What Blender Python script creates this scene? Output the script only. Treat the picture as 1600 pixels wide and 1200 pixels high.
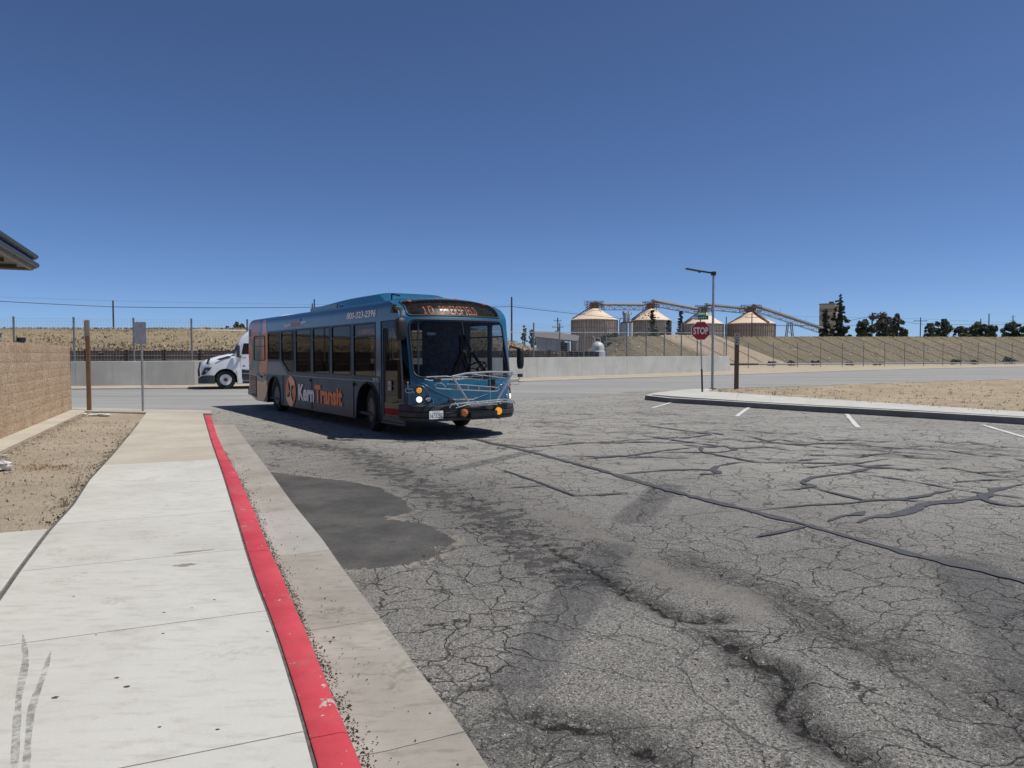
import bpy, math, random
import numpy as np
from mathutils import Vector, Matrix
from mathutils.geometry import tessellate_polygon
R = random.Random(7)
sc = bpy.context.scene
col = sc.collection
for o in list(bpy.data.objects): bpy.data.objects.remove(o)
# ------------------------------------------------------------------ camera
FPX, CAMH = 1150.0, 1.7
TH = math.atan(45 / FPX)
cam = bpy.data.cameras.new('camera'); cam.sensor_width = 36; cam.lens = 36 * FPX / 1600
cam.clip_start = 0.05; cam.clip_end = 6000
co = bpy.data.objects.new('camera', cam); col.objects.link(co)
co.location = (0, 0, CAMH); co.rotation_euler = (math.pi / 2 - TH, 0, 0)
sc.camera = co
# ------------------------------------------------------------------ light
SUN = Vector((1.42, -0.12, 2.84)).normalized()
elev = math.asin(SUN.z); az = math.atan2(SUN.x, SUN.y)
w = bpy.data.worlds.new('World'); sc.world = w; w.use_nodes = True
nt = w.node_tree; bg = nt.nodes['Background']
sky = nt.nodes.new('ShaderNodeTexSky'); sky.sky_type = 'NISHITA'; sky.sun_disc = False
sky.sun_elevation = elev; sky.sun_rotation = az
sky.altitude = 0; sky.air_density = 0.45; sky.dust_density = 0.4; sky.ozone_density = 6
tint = nt.nodes.new('ShaderNodeMix'); tint.data_type = 'RGBA'; tint.blend_type = 'MULTIPLY'; tint.inputs[0].default_value = 1
nt.links.new(sky.outputs[0], tint.inputs[6]); tint.inputs[7].default_value = (.95, 1.02, 1.1, 1)   # the camera's white balance
nt.links.new(tint.outputs[2], bg.inputs[0]); bg.inputs[1].default_value = 0.107
sl = bpy.data.lights.new('sun', 'SUN'); sl.energy = 4.1; sl.angle = math.radians(0.5); sl.color = (1, .96, .9)
so = bpy.data.objects.new('sun', sl); col.objects.link(so); so.rotation_euler = SUN.to_track_quat('Z', 'Y').to_euler()
so.location = (30, 0, 60)
vs = sc.view_settings; vs.view_transform = 'Standard'; vs.look = 'None'; vs.exposure = 0; vs.gamma = 1; vs.use_curve_mapping = False

# ------------------------------------------------------------------ geometry of the place from sight lines
def G(px, py, z=0.0):
    u = (px - 800) / FPX; v = (600 - py) / FPX
    d = (u, math.cos(TH) + v * math.sin(TH), -math.sin(TH) + v * math.cos(TH))
    t = (z - CAMH) / d[2]
    return (d[0] * t, d[1] * t, z)
def P(px, py, Y):
    u = (px - 800) / FPX; v = (600 - py) / FPX
    d = (u, math.cos(TH) + v * math.sin(TH), -math.sin(TH) + v * math.cos(TH))
    t = Y / d[1]
    return (d[0] * t, Y, CAMH + d[2] * t)

# ------------------------------------------------------------------ helpers
def tag(o, label=None, cat=None, group=None, kind=None):
    if label: o['label'] = label
    if cat: o['category'] = cat
    if group: o['group'] = group
    if kind: o['kind'] = kind
    return o
def empty(name, loc=(0, 0, 0), rz=0, label=None, cat=None, group=None, kind=None):
    o = bpy.data.objects.new(name, None); col.objects.link(o); o.location = loc; o.rotation_euler = (0, 0, rz)
    o.empty_display_size = .3
    return tag(o, label, cat, group, kind)
def link(name, me, parent=None, loc=None, rz=0):
    o = bpy.data.objects.new(name, me); col.objects.link(o)
    if parent: o.parent = parent
    if loc: o.location = loc
    if rz: o.rotation_euler = (0, 0, rz)
    return o
def copy_tree(o, parent=None):
    c = o.copy(); col.objects.link(c); c.parent = parent
    for ch in list(o.children): copy_tree(ch, c)
    return c
class MB:
    def __init__(s): s.v = []; s.f = []; s.m = []; s.uv = None
    def add(s, vs, fs, mi=0):
        n = len(s.v); s.v += [tuple(p) for p in vs]; s.f += [tuple(i + n for i in f) for f in fs]; s.m += [mi] * len(fs); return s
    def box(s, x0, x1, y0, y1, z0, z1, mi=0, M=None):
        vs = [(x, y, z) for z in (z0, z1) for y in (y0, y1) for x in (x0, x1)]
        if M is not None: vs = [tuple(M @ Vector(p)) for p in vs]
        return s.add(vs, [(0, 2, 3, 1), (4, 5, 7, 6), (0, 1, 5, 4), (2, 6, 7, 3), (0, 4, 6, 2), (1, 3, 7, 5)], mi)
    def beam(s, a, b, wy, wz, mi=0):
        a = Vector(a); b = Vector(b); d = b - a; L = d.length
        M = Matrix.Translation(a) @ d.to_track_quat('X', 'Z').to_matrix().to_4x4()
        return s.box(0, L, -wy / 2, wy / 2, -wz / 2, wz / 2, mi, M)
    def tube(s, pts, r, n=8, mi=0, closed=False, r2=None):
        pts = [Vector(p) for p in pts]; k = len(pts); vs = []; fs = []
        up = None
        for i, p in enumerate(pts):
            a = pts[i - 1] if (i > 0 or closed) else p; b = pts[(i + 1) % k] if (i < k - 1 or closed) else p
            t = (b - a).normalized()
            if up is None:
                up = Vector((0, 0, 1)) if abs(t.z) < .9 else Vector((1, 0, 0))
            e1 = t.cross(up).normalized(); e2 = t.cross(e1).normalized(); up = -e2 if False else up
            rr = r if r2 is None else r + (r2 - r) * i / (k - 1)
            for j in range(n):
                an = 2 * math.pi * j / n
                vs.append(p + e1 * rr * math.cos(an) + e2 * rr * math.sin(an))
        for i in range(k if closed else k - 1):
            for j in range(n):
                i2 = (i + 1) % k
                fs.append((i * n + j, i * n + (j + 1) % n, i2 * n + (j + 1) % n, i2 * n + j))
        if not closed:
            fs.append(tuple(range(n))[::-1]); fs.append(tuple((k - 1) * n + j for j in range(n)))
        return s.add(vs, fs, mi)
    def lathe(s, prof, n=24, mi=0, M=None):     # prof: (r,z), about Z
        vs = []; fs = []
        for r, z in prof:
            for j in range(n):
                a = 2 * math.pi * j / n; p = Vector((r * math.cos(a), r * math.sin(a), z))
                vs.append(M @ p if M is not None else p)
        for i in range(len(prof) - 1):
            for j in range(n):
                fs.append((i * n + j, i * n + (j + 1) % n, (i + 1) * n + (j + 1) % n, (i + 1) * n + j))
        if prof[0][0] > 1e-6: fs.append(tuple(range(n))[::-1])
        if prof[-1][0] > 1e-6: fs.append(tuple((len(prof) - 1) * n + j for j in range(n)))
        return s.add(vs, fs, mi)
    def plate(s, outer, holes=(), t=.02, fn=None, mi=0):   # outer/holes 2-D loops; fn(a,b,off)->3-D
        loops = [list(outer)] + [list(h) for h in holes]
        flat = [p for l in loops for p in l]
        tris = tessellate_polygon([[Vector((p[0], p[1], 0)) for p in l] for l in loops])
        N = len(flat)
        vs = [fn(p[0], p[1], 0) for p in flat] + [fn(p[0], p[1], -t) for p in flat]
        fs = []
        for a, b, c in tris:
            A, B, Cc = flat[a], flat[b], flat[c]
            ar = (B[0] - A[0]) * (Cc[1] - A[1]) - (B[1] - A[1]) * (Cc[0] - A[0])
            if ar < 0: a, c = c, a
            fs.append((a, b, c))
            if t: fs.append((c + N, b + N, a + N))
        if t:
            k = 0
            for l in loops:
                n = len(l)
                for i in range(n):
                    a = k + i; b = k + (i + 1) % n
                    fs.append((a, a + N, b + N, b))
                k += n
        return s.add(vs, fs, mi)
    def build(s, name, mats, parent=None, smooth=False, bevel=0, loc=None, recalc=False, rz=0):
        me = bpy.data.meshes.new(name); me.from_pydata([tuple(p) for p in s.v], [], s.f)
        if not isinstance(mats, (list, tuple)): mats = [mats]
        for m in mats: me.materials.append(m)
        if len(mats) > 1: me.polygons.foreach_set('material_index', s.m)
        if smooth: me.polygons.foreach_set('use_smooth', [True] * len(me.polygons))
        me.update()
        if smooth == 'auto':
            me.set_sharp_from_angle(angle=math.radians(35))
        o = link(name, me, parent, loc, rz)
        if bevel:
            b = o.modifiers.new('bevel', 'BEVEL'); b.width = bevel; b.segments = 2; b.limit_method = 'ANGLE'
        return o
def resample(pts, n):
    pts = np.array(pts, float); d = np.r_[0, np.cumsum(np.linalg.norm(np.diff(pts, axis=0), axis=1))]
    t = np.linspace(0, d[-1], n)
    return np.stack([np.interp(t, d, pts[:, k]) for k in range(pts.shape[1])], 1)
def rrect(x0, x1, y0, y1, r, n=4, bl=None):
    out = []
    for cx, cy, a0 in ((x1 - r, y1 - r, 0), (x0 + r, y1 - r, 90), (x0 + r, y0 + r, 180), (x1 - r, y0 + r, 270)):
        for k in range(n + 1):
            a = math.radians(a0 + 90 * k / n); out.append((cx + r * math.cos(a), cy + r * math.sin(a)))
    return out
# numpy noise
def _h(i, j, s):
    x = np.sin(i * 127.1 + j * 311.7 + s * 74.7) * 43758.5453
    return x - np.floor(x)
def vnoise(x, y, s=0):
    i = np.floor(x); j = np.floor(y); fx = x - i; fy = y - j
    fx = fx * fx * (3 - 2 * fx); fy = fy * fy * (3 - 2 * fy)
    return (_h(i, j, s) * (1 - fx) + _h(i + 1, j, s) * fx) * (1 - fy) + (_h(i, j + 1, s) * (1 - fx) + _h(i + 1, j + 1, s) * fx) * fy
def fbm(x, y, s=0, o=4):
    r = 0; a = .5
    for k in range(o): r = r + a * vnoise(x, y, s + k); x = x * 2.03 + 1.7; y = y * 2.03 + 3.1; a *= .5
    return r
def sdist(X, Y, pts):
    D = np.full(X.shape, 1e9)
    for (ax, ay), (bx, by) in zip(pts[:-1], pts[1:]):
        dx, dy = bx - ax, by - ay; L = dx * dx + dy * dy + 1e-12
        t = np.clip(((X - ax) * dx + (Y - ay) * dy) / L, 0, 1)
        D = np.minimum(D, np.hypot(X - ax - t * dx, Y - ay - t * dy))
    return D
def inpoly(X, Y, poly):
    c = np.zeros(X.shape, bool); n = len(poly)
    for i in range(n):
        x1, y1 = poly[i][:2]; x2, y2 = poly[(i + 1) % n][:2]
        if y1 == y2: continue
        m = ((y1 > Y) != (y2 > Y)) & (X < (x2 - x1) * (Y - y1) / (y2 - y1) + x1)
        c ^= m
    return c
def sstep(a, b, x):
    t = np.clip((x - a) / (b - a), 0, 1); return t * t * (3 - 2 * t)
def gxy(pts, z=0.0): return [G(x, y, z)[:2] for x, y in pts]

# ------------------------------------------------------------------ materials
def nodes(m):
    m.use_nodes = True; t = m.node_tree; return t, t.nodes, t.links
class NT:
    def __init__(s, name):
        s.m = bpy.data.materials.new(name); s.t, s.n, s.l = nodes(s.m); s.b = s.n['Principled BSDF']
        g = s.n.new('ShaderNodeNewGeometry'); s.pos = g.outputs['Position']
        tc = s.n.new('ShaderNodeTexCoord'); s.obj = tc.outputs['Object']; s.gen = tc.outputs['Generated']
        oi = s.n.new('ShaderNodeObjectInfo'); s.rand = oi.outputs['Random']
    def lk(s, a, b):
        if hasattr(a, 'node') or isinstance(a, bpy.types.NodeSocket): s.l.new(a, b)
        else: b.default_value = a
    def vec(s, v, sc=(1, 1, 1), rot=(0, 0, 0), loc=(0, 0, 0)):
        n = s.n.new('ShaderNodeMapping'); s.lk(v, n.inputs[0]); n.inputs['Scale'].default_value = sc; n.inputs['Rotation'].default_value = rot; n.inputs['Location'].default_value = loc
        return n.outputs[0]
    def noise(s, v, sc, det=4, ro=.55, dist=0, out=0):
        n = s.n.new('ShaderNodeTexNoise'); s.lk(v, n.inputs['Vector']); n.inputs['Scale'].default_value = sc; n.inputs['Detail'].default_value = det
        n.inputs['Roughness'].default_value = ro; n.inputs['Distortion'].default_value = dist; return n.outputs[out]
    def vor(s, v, sc, feat='F1', out='Distance', rnd=1):
        n = s.n.new('ShaderNodeTexVoronoi'); n.feature = feat; s.lk(v, n.inputs['Vector']); n.inputs['Scale'].default_value = sc; n.inputs['Randomness'].default_value = rnd
        return n.outputs[out]
    def mth(s, op, a, b=0.0, c=None, clamp=False):
        n = s.n.new('ShaderNodeMath'); n.operation = op; n.use_clamp = clamp; s.lk(a, n.inputs[0]); s.lk(b, n.inputs[1])
        if c is not None: s.lk(c, n.inputs[2])
        return n.outputs[0]
    def mr(s, v, a, b, c=0.0, d=1.0, sm=True):
        n = s.n.new('ShaderNodeMapRange'); n.interpolation_type = 'SMOOTHSTEP' if sm else 'LINEAR'; s.lk(v, n.inputs[0])
        for i, q in enumerate((a, b, c, d)): s.lk(q, n.inputs[1 + i])
        return n.outputs[0]
    def mix(s, f, a, b, typ='MIX'):
        n = s.n.new('ShaderNodeMix'); n.data_type = 'RGBA'; n.blend_type = typ; s.lk(f, n.inputs[0])
        for q, i in ((a, 6), (b, 7)):
            if isinstance(q, (tuple, list)): n.inputs[i].default_value = (*q[:3], 1)
            else: s.lk(q, n.inputs[i])
        return n.outputs[2]
    def vadd(s, a, b, k=1.0):
        n = s.n.new('ShaderNodeVectorMath'); n.operation = 'MULTIPLY_ADD'; s.lk(b, n.inputs[0]); n.inputs[1].default_value = (k, k, k) if not isinstance(k, tuple) else k; s.lk(a, n.inputs[2]); return n.outputs[0]
    def attr(s, nm):
        n = s.n.new('ShaderNodeAttribute'); n.attribute_name = nm; return n.outputs['Fac']
    def sep(s, v):
        n = s.n.new('ShaderNodeSeparateXYZ'); s.lk(v, n.inputs[0]); return n.outputs
    def bump(s, h, st, d=.01, prev=None):
        n = s.n.new('ShaderNodeBump'); s.lk(h, n.inputs['Height']); n.inputs['Strength'].default_value = st; n.inputs['Distance'].default_value = d
        if prev is not None: s.lk(prev, n.inputs['Normal'])
        return n.outputs[0]
    def done(s, c=None, rough=None, nrm=None, **k):
        if c is not None:
            if isinstance(c, (tuple, list)): s.b.inputs['Base Color'].default_value = (*c[:3], 1)
            else: s.lk(c, s.b.inputs['Base Color'])
        if rough is not None: s.lk(rough, s.b.inputs['Roughness'])
        if nrm is not None: s.lk(nrm, s.b.inputs['Normal'])
        for a, v in k.items(): s.lk(v, s.b.inputs[a.replace('_', ' ')])
        return s.m
def simple(name, c, rough=.6, metal=0, var=.12, vsc=6, bump=0, bsc=40, coat=0, dirt=None, spec=None):
    q = NT(name)
    n = q.noise(q.obj, vsc, 5)
    lo = tuple(x * (1 - var) for x in c); hi = tuple(min(1, x * (1 + var)) for x in c)
    cc = q.mix(q.mr(n, .3, .7), lo, hi)
    if dirt: cc = q.mix(q.mth('MULTIPLY', q.mr(q.noise(q.obj, vsc * 3, 6, .7), .5, .75), dirt[3]), cc, dirt[:3])
    nr = q.bump(q.noise(q.obj, bsc, 4), bump, .01) if bump else None
    q.done(cc, rough, nr)
    q.b.inputs['Metallic'].default_value = metal
    if coat: q.b.inputs['Coat Weight'].default_value = coat; q.b.inputs['Coat Roughness'].default_value = .08
    if spec is not None: q.b.inputs['Specular IOR Level'].default_value = spec
    return q.m
def asphalt():
    q = NT('asphalt')
    p = q.pos
    dark0, oil, skid, dust0, rough, street, crk = [q.attr(a) for a in ('patch', 'oil', 'skid', 'dust', 'ravel', 'street', 'crack')]
    edge = q.noise(p, 13, 5, .7)
    dark = q.mr(q.mth('ADD', dark0, q.mth('MULTIPLY', q.mth('SUBTRACT', edge, .5), .95)), .48, .52)
    dust = q.mr(q.mth('ADD', dust0, q.mth('MULTIPLY', q.mth('SUBTRACT', q.noise(p, 6, 5, .65), .5), 1.3)), .35, .8)
    warp = q.noise(p, 1.1, 2, out=1); warp2 = q.noise(p, 5, 3, out=1); warp3 = q.noise(p, 28, 3, .6, out=1)
    pw = q.vadd(p, warp, .7); pw = q.vadd(pw, warp2, .14); pw = q.vadd(pw, warp3, .035)
    big = q.noise(p, .3, 4); mid = q.noise(p, 1.9, 6, .65); fine = q.noise(p, 75, 3, .75)
    base = q.mix(q.mr(big, .3, .7), (.29, .273, .24), (.385, .367, .325))
    base = q.mix(q.mr(mid, .35, .75, 0, .55), base, (.43, .41, .365))
    base = q.mix(q.mr(q.noise(q.vec(p, loc=(3, 8, 0)), .9, 6, .7), .5, .7, 0, .45), base, (.2, .19, .17))
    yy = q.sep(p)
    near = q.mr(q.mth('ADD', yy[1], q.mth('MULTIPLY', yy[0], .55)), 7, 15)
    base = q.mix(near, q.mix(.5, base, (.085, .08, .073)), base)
    va = q.n.new('ShaderNodeTexVoronoi'); q.l.new(p, va.inputs['Vector']); va.inputs['Scale'].default_value = 120
    agg = va.outputs['Distance']; aggs = q.sep(va.outputs['Color'])
    base = q.mix(q.mr(aggs[0], .2, 1, 0, .6), base, q.mix(q.mr(aggs[1], .3, .8), (.05, .05, .047), (.38, .365, .33)))
    chip = q.mth('MULTIPLY', q.mr(aggs[2], .9, .96), q.mr(agg, .5, .25))
    base = q.mix(q.mth('MULTIPLY', chip, .7), base, (.72, .7, .65))
    pits = q.mr(q.noise(p, 70, 4, .8), .36, .47)
    base = q.mix(q.mth('MULTIPLY', q.mth('SUBTRACT', 1, pits), q.mth('SUBTRACT', .8, q.mth('MULTIPLY', near, .55))), base, (.04, .038, .035))
    def net(vec, scl, lo, hi, m):
        e = q.vor(vec, scl, 'DISTANCE_TO_EDGE'); wn = q.mth('MULTIPLY', q.mr(q.noise(p, 11, 4, .75), .3, .7, .25, 1.0, False), scl)
        return q.mth('MULTIPLY', q.mr(e, q.mth('MULTIPLY', wn, lo), q.mth('MULTIPLY', wn, hi), 1, 0), m)
    m1 = q.mr(q.noise(p, .55, 3), .3, .5, .45, 1); m2 = q.mr(q.noise(q.vec(p, loc=(9, 1, 2)), .6, 3), .38, .52); m3 = q.mr(q.mth('ADD', q.noise(q.vec(p, loc=(2, 7, 2)), .9, 3), q.mth('MULTIPLY', rough, .3)), .56, .68)
    m1 = q.mth('MULTIPLY', m1, q.mth('ADD', .6, q.mth('MULTIPLY', near, .4)))
    c1 = net(q.vec(pw, (1, .8, 1)), 1.35, .004, .0155, m1)
    c2 = net(q.vec(pw, loc=(5, 3, 0)), 2.9, .002, .0115, m2)
    c3 = net(q.vec(pw, loc=(1, 6, 0)), 6.5, .001, .0075, q.mth('MULTIPLY', m3, .8))
    cr = q.mth('MAXIMUM', c1, q.mth('MAXIMUM', c2, c3))
    cr = q.mth('MULTIPLY', cr, q.mth('SUBTRACT', 1, q.mth('MAXIMUM', dark, q.mth('MULTIPLY', dust, .75))))
    cr = q.mth('MULTIPLY', cr, q.mth('SUBTRACT', 1, q.mth('MULTIPLY', street, .85)))
    ckn = q.mr(q.mth('ADD', crk, q.mth('MULTIPLY', q.mth('SUBTRACT', q.noise(p, 16, 5, .75), .5), .55)), .93, .985)
    sband = q.mr(q.noise(q.vec(p, (.05, .6, 1), rot=(0, 0, -.62)), 1.2, 3), .35, .65)
    base = q.mix(q.mth('MULTIPLY', street, .85), base, q.mix(sband, (.255, .25, .235), (.35, .343, .32)))
    base = q.mix(q.mth('MULTIPLY', dust, .7), base, q.mix(mid, (.175, .163, .142), (.235, .22, .192)))
    pc = q.mix(q.mr(q.noise(p, 1.5, 6, .65), .3, .7), (.068, .065, .06), (.125, .12, .108)); pc = q.mix(q.mr(aggs[0], .5, 1, 0, .5), pc, (.04, .039, .036))
    base = q.mix(dark, base, pc)
    ring = q.mth('MULTIPLY', q.mr(dark0, .1, .35), q.mth('SUBTRACT', 1, dark)); base = q.mix(q.mth('MULTIPLY', ring, q.mr(q.noise(p, 2.0, 3), .45, .6, 0, .5)), base, (.36, .31, .24))
    oiln = q.mr(q.mth('ADD', q.noise(p, 5.5, 5, .66), q.mth('MULTIPLY', q.mth('SUBTRACT', oil, 1), .4)), .45, .5)
    base = q.mix(q.mth('MULTIPLY', oiln, .75), base, (.045, .043, .041)); base = q.mix(q.mth('MULTIPLY', oil, .36), base, (.07, .067, .063))
    drop = q.mth('MULTIPLY', q.mr(q.vor(q.vadd(p, warp2, .2), 3.2), .13, .10), q.mr(q.sep(q.vor(q.vadd(p, warp2, .2), 3.2, out='Color'))[0], .6, .65)); base = q.mix(q.mth('MULTIPLY', drop, q.mth('MULTIPLY', q.mth('SUBTRACT', 1, street), .5)), base, (.05, .047, .045))
    skn = q.mth('MULTIPLY', q.mr(skid, .25, .6), q.mr(q.noise(q.vec(p, (1, .2, 1), rot=(0, 0, .32)), 26, 3), .25, .6, .45, 1))
    base = q.mix(q.mth('MULTIPLY', skn, .62), base, (.07, .07, .073))
    rvn = q.mth('MULTIPLY', rough, q.mr(q.noise(p, 15, 5, .85), .42, .56))
    base = q.mix(q.mth('MULTIPLY', rvn, .75), base, (.035, .033, .03))
    base = q.mix(q.mth('MULTIPLY', cr, .88), base, (.03, .027, .024))
    base = q.mix(q.mth('MULTIPLY', ckn, .85), base, (.018, .016, .014))
    h = q.mth('ADD', q.mth('MULTIPLY', fine, .5), q.mth('MULTIPLY', pits, .8)); h = q.mth('MULTIPLY', h, q.mth('SUBTRACT', 1, q.mth('MULTIPLY', q.mth('MAXIMUM', dark, q.mth('MAXIMUM', dust, street)), .55)))
    h = q.mth('SUBTRACT', h, q.mth('MULTIPLY', cr, 1.8)); h = q.mth('SUBTRACT', h, q.mth('MULTIPLY', ckn, 3.0))
    h = q.mth('SUBTRACT', h, q.mth('MULTIPLY', rvn, 1.6)); h = q.mth('ADD', h, q.mth('MULTIPLY', dark, 1.2))
    h = q.mth('ADD', h, q.mth('MULTIPLY', q.noise(p, 4, 5, .65), 2.2))
    n = q.bump(h, .8, .009)
    return q.done(base, q.mr(dark, 0, 1, .92, .85), n, Specular_IOR_Level=.25)
def concrete(name, a, b, stain=(.3, .28, .24), st=.35, sc=1.0, speck=.5, zsplit=False):
    q = NT(name); p = q.pos
    n1 = q.noise(p, .9 * sc, 5, .6); n2 = q.noise(q.vec(p, (1, 3.5, 1), rot=(0, 0, -.4)), 5 * sc, 5, .65)
    c = q.mix(q.mr(n1, .3, .7), a, b)
    c = q.mix(q.mr(n2, .47, .72, 0, st * .7), c, stain)
    c = q.mix(q.mr(q.noise(q.vec(p, loc=(8, 2, 0)), 2.6, 6, .72), .54, .72, 0, st * .55), c, stain)
    blot = q.mth('MULTIPLY', q.mr(q.noise(q.vec(p, loc=(3, 7, 1)), 1.6 * sc, 6, .7), .56, .68), q.mr(q.noise(p, 25, 4, .7), .4, .6))
    c = q.mix(q.mth('MULTIPLY', blot, st), c, stain)
    v = q.vor(p, 7); sp = q.mth('MULTIPLY', q.mr(v, .035, .02), q.mr(q.sep(q.vor(p, 7, out='Color'))[0], .55, .6))
    c = q.mix(q.mth('MULTIPLY', sp, speck), c, (.06, .055, .05))
    c = q.mix(q.mr(q.rand, 0, 1, 0, .12, False), c, stain)
    f = q.noise(p, 130, 3, .7); c = q.mix(q.mr(f, .35, .65, 0, .12), c, stain)
    n = q.bump(q.mth('ADD', q.noise(p, 45, 5, .7), q.mth('MULTIPLY', f, .5)), .35, .004)
    return q.done(c, .88, n, Specular_IOR_Level=.3)
def dirtmat(name, a, b, darkc=(.12, .1, .075), peb=60, tuft=0.0):
    q = NT(name); p = q.pos
    c = q.mix(q.mr(q.noise(p, .5, 5, .6), .3, .7), a, b)
    c = q.mix(q.mr(q.noise(p, 3.2, 6, .7), .52, .75, 0, .6), c, darkc)
    v = q.vor(p, peb, out='Color'); s_ = q.sep(v)
    c = q.mix(q.mr(s_[0], .4, 1, 0, .5), c, q.mix(s_[1], darkc, tuple(min(1, x * 1.35) for x in b)))
    c = q.mix(q.mr(q.noise(p, 14, 5, .8), .58, .68, 0, .7), c, darkc)
    n = q.bump(q.mth('ADD', q.noise(p, 22, 6, .75), q.mth('MULTIPLY', q.vor(p, peb), .6)), .8, .03)
    return q.done(c, .95, n, Specular_IOR_Level=.15)
def glassmat(name, tint, rough=.01, dirt=.03, refl=1.0):
    q = NT(name); q.n.remove(q.b)
    out = q.n['Material Output']
    tr = q.n.new('ShaderNodeBsdfTransparent'); tr.inputs[0].default_value = (*tint, 1)
    gl = q.n.new('ShaderNodeBsdfGlossy'); gl.inputs['Roughness'].default_value = rough; gl.inputs[0].default_value = (refl, refl, refl, 1)
    fr = q.n.new('ShaderNodeFresnel'); fr.inputs[0].default_value = 1.5
    df = q.n.new('ShaderNodeBsdfDiffuse'); df.inputs[0].default_value = (.45, .42, .38, 1)
    m1 = q.n.new('ShaderNodeMixShader'); q.l.new(fr.outputs[0], m1.inputs[0]); q.l.new(tr.outputs[0], m1.inputs[1]); q.l.new(gl.outputs[0], m1.inputs[2])
    m2 = q.n.new('ShaderNodeMixShader'); q.l.new(q.mr(q.noise(q.obj, 25, 6, .8), .45, .8, 0, dirt * 3), m2.inputs[0]); q.l.new(m1.outputs[0], m2.inputs[1]); q.l.new(df.outputs[0], m2.inputs[2])
    q.l.new(m2.outputs[0], out.inputs[0]); return q.m
def hillmat(name, straw, dry, brown, stripe=0.0):
    q = NT(name); p = q.pos; s_ = q.sep(p)
    n1 = q.noise(p, .12, 5, .6); n2 = q.noise(q.vec(p, (1, 1, 2.2)), .9, 6, .75); n3 = q.noise(p, 3.5, 5, .8)
    c = q.mix(q.mr(n1, .35, .65), straw, dry)
    c = q.mix(q.mr(n2, .5, .68, 0, .75), c, brown)
    c = q.mix(q.mr(n3, .48, .66, 0, .55), c, tuple(x * .62 for x in brown))
    c = q.mix(q.mr(n3, .45, .3, 0, .5), c, tuple(min(1, x * 1.25) for x in straw))
    n = q.bump(q.mth('ADD', n3, n2), 1, .25)
    return q.done(c, .97, n, Specular_IOR_Level=.1)
M = {}
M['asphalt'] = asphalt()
M['walk'] = concrete('sidewalk_concrete', (.51, .5, .445), (.59, .58, .52), (.35, .33, .28), .6)
M['walk2'] = concrete('tan_concrete', (.44, .4, .32), (.53, .49, .4), (.34, .29, .22), .4)
M['gutter'] = concrete('gutter_concrete', (.31, .288, .245), (.42, .395, .34), (.18, .165, .135), .75, speck=.8)
M['gutter2'] = concrete('light_gutter_concrete', (.36, .345, .31), (.43, .415, .38), (.26, .24, .2), .5, speck=.8)
M['kerbface'] = concrete('shaded_kerb_concrete', (.17, .16, .15), (.23, .22, .2), (.11, .1, .095), .4)  # island kerb face: its shade is put into the colour, darker than the top
def redpaint():
    q = NT('red_kerb_paint'); p = q.pos
    c = q.mix(q.mr(q.noise(p, 3, 5), .3, .7), (.5, .045, .06), (.6, .07, .085))
    c = q.mix(q.mr(q.noise(p, 30, 5, .7), .55, .75, 0, .4), c, (.4, .05, .06))
    ch = q.mth('MULTIPLY', q.mr(q.noise(q.vec(p, loc=(7.4, 2.9, 0)), 1.1, 3), .63, .64), q.mr(q.noise(p, 11, 4, .6), .44, .452))
    ch2 = q.mr(q.noise(q.vec(p, loc=(5, 0, 0)), 16, 4, .6), .675, .69)
    c = q.mix(q.mr(q.noise(q.vec(p, (1, 1, 1), loc=(1, 4, 2)), 1.4, 6, .75), .48, .72, 0, .45), c, (.42, .16, .14)); c = q.mix(q.mr(q.noise(q.vec(p, loc=(6, 4, 2)), 7, 6, .8), .58, .72, 0, .5), c, (.2, .05, .05))
    c = q.mix(q.mth('MAXIMUM', ch, ch2), c, (.45, .42, .36))
    return q.done(c, .6, q.bump(q.noise(p, 60, 4), .3, .004))
M['red'] = redpaint()
M['bare'] = concrete('bare_concrete', (.42, .39, .33), (.5, .47, .4), speck=.3)
M['joint'] = simple('joint_filler', (.05, .045, .04), .9)
M['joint2'] = simple('grey_joint_filler', (.11, .1, .09), .9, var=.3, vsc=20)
M['tar'] = simple('tar', (.068, .068, .072), .75, var=.2, vsc=8, bump=.2, bsc=50)
M['tarfade'] = simple('faded_tar', (.088, .087, .087), .8, var=.2, vsc=8)
M['dirt'] = dirtmat('dirt', (.36, .3, .215), (.46, .385, .285), (.17, .14, .1))
M['dirt2'] = dirtmat('island_dirt', (.34, .27, .185), (.45, .365, .25), (.22, .175, .12), 30)
M['shoulder'] = dirtmat('shoulder_dirt', (.4, .33, .235), (.5, .43, .32), (.24, .19, .13), 30)
M['ground'] = dirtmat('open_ground', (.36, .3, .22), (.44, .37, .27), (.22, .18, .12), 5)
def linepaint(name, c):
    q = NT(name); p = q.pos
    a = q.mr(q.noise(p, 22, 5, .75), .36, .46)
    cc = q.mix(a, (.15, .145, .135), q.mix(q.mr(q.noise(p, 6, 4), .3, .7), tuple(x * .85 for x in c), c)); return q.done(cc, .8)
M['white_line'] = linepaint('white_line_paint', (.7, .69, .65))
def wornpaint(name, c, lo, hi, op=1.0):
    q = NT(name); p = q.pos
    a = q.mr(q.noise(p, 13, 5, .75), lo, hi)
    return q.done(c, .85, Alpha=q.mth('MULTIPLY', a, op))
M['yellow_line'] = wornpaint('worn_yellow_paint', (.42, .34, .16), .45, .75)
M['worn_white'] = wornpaint('worn_white_paint', (.5, .49, .45), .4, .75)
# ================================================================== GROUND
g = MB(); g.add([(-3000, -400, -.12), (3000, -400, -.12), (3000, 4500, -.12), (-3000, 4500, -.12)], [(0, 1, 2, 3)])
tag(g.build('ground', M['ground']), kind='structure')
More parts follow.
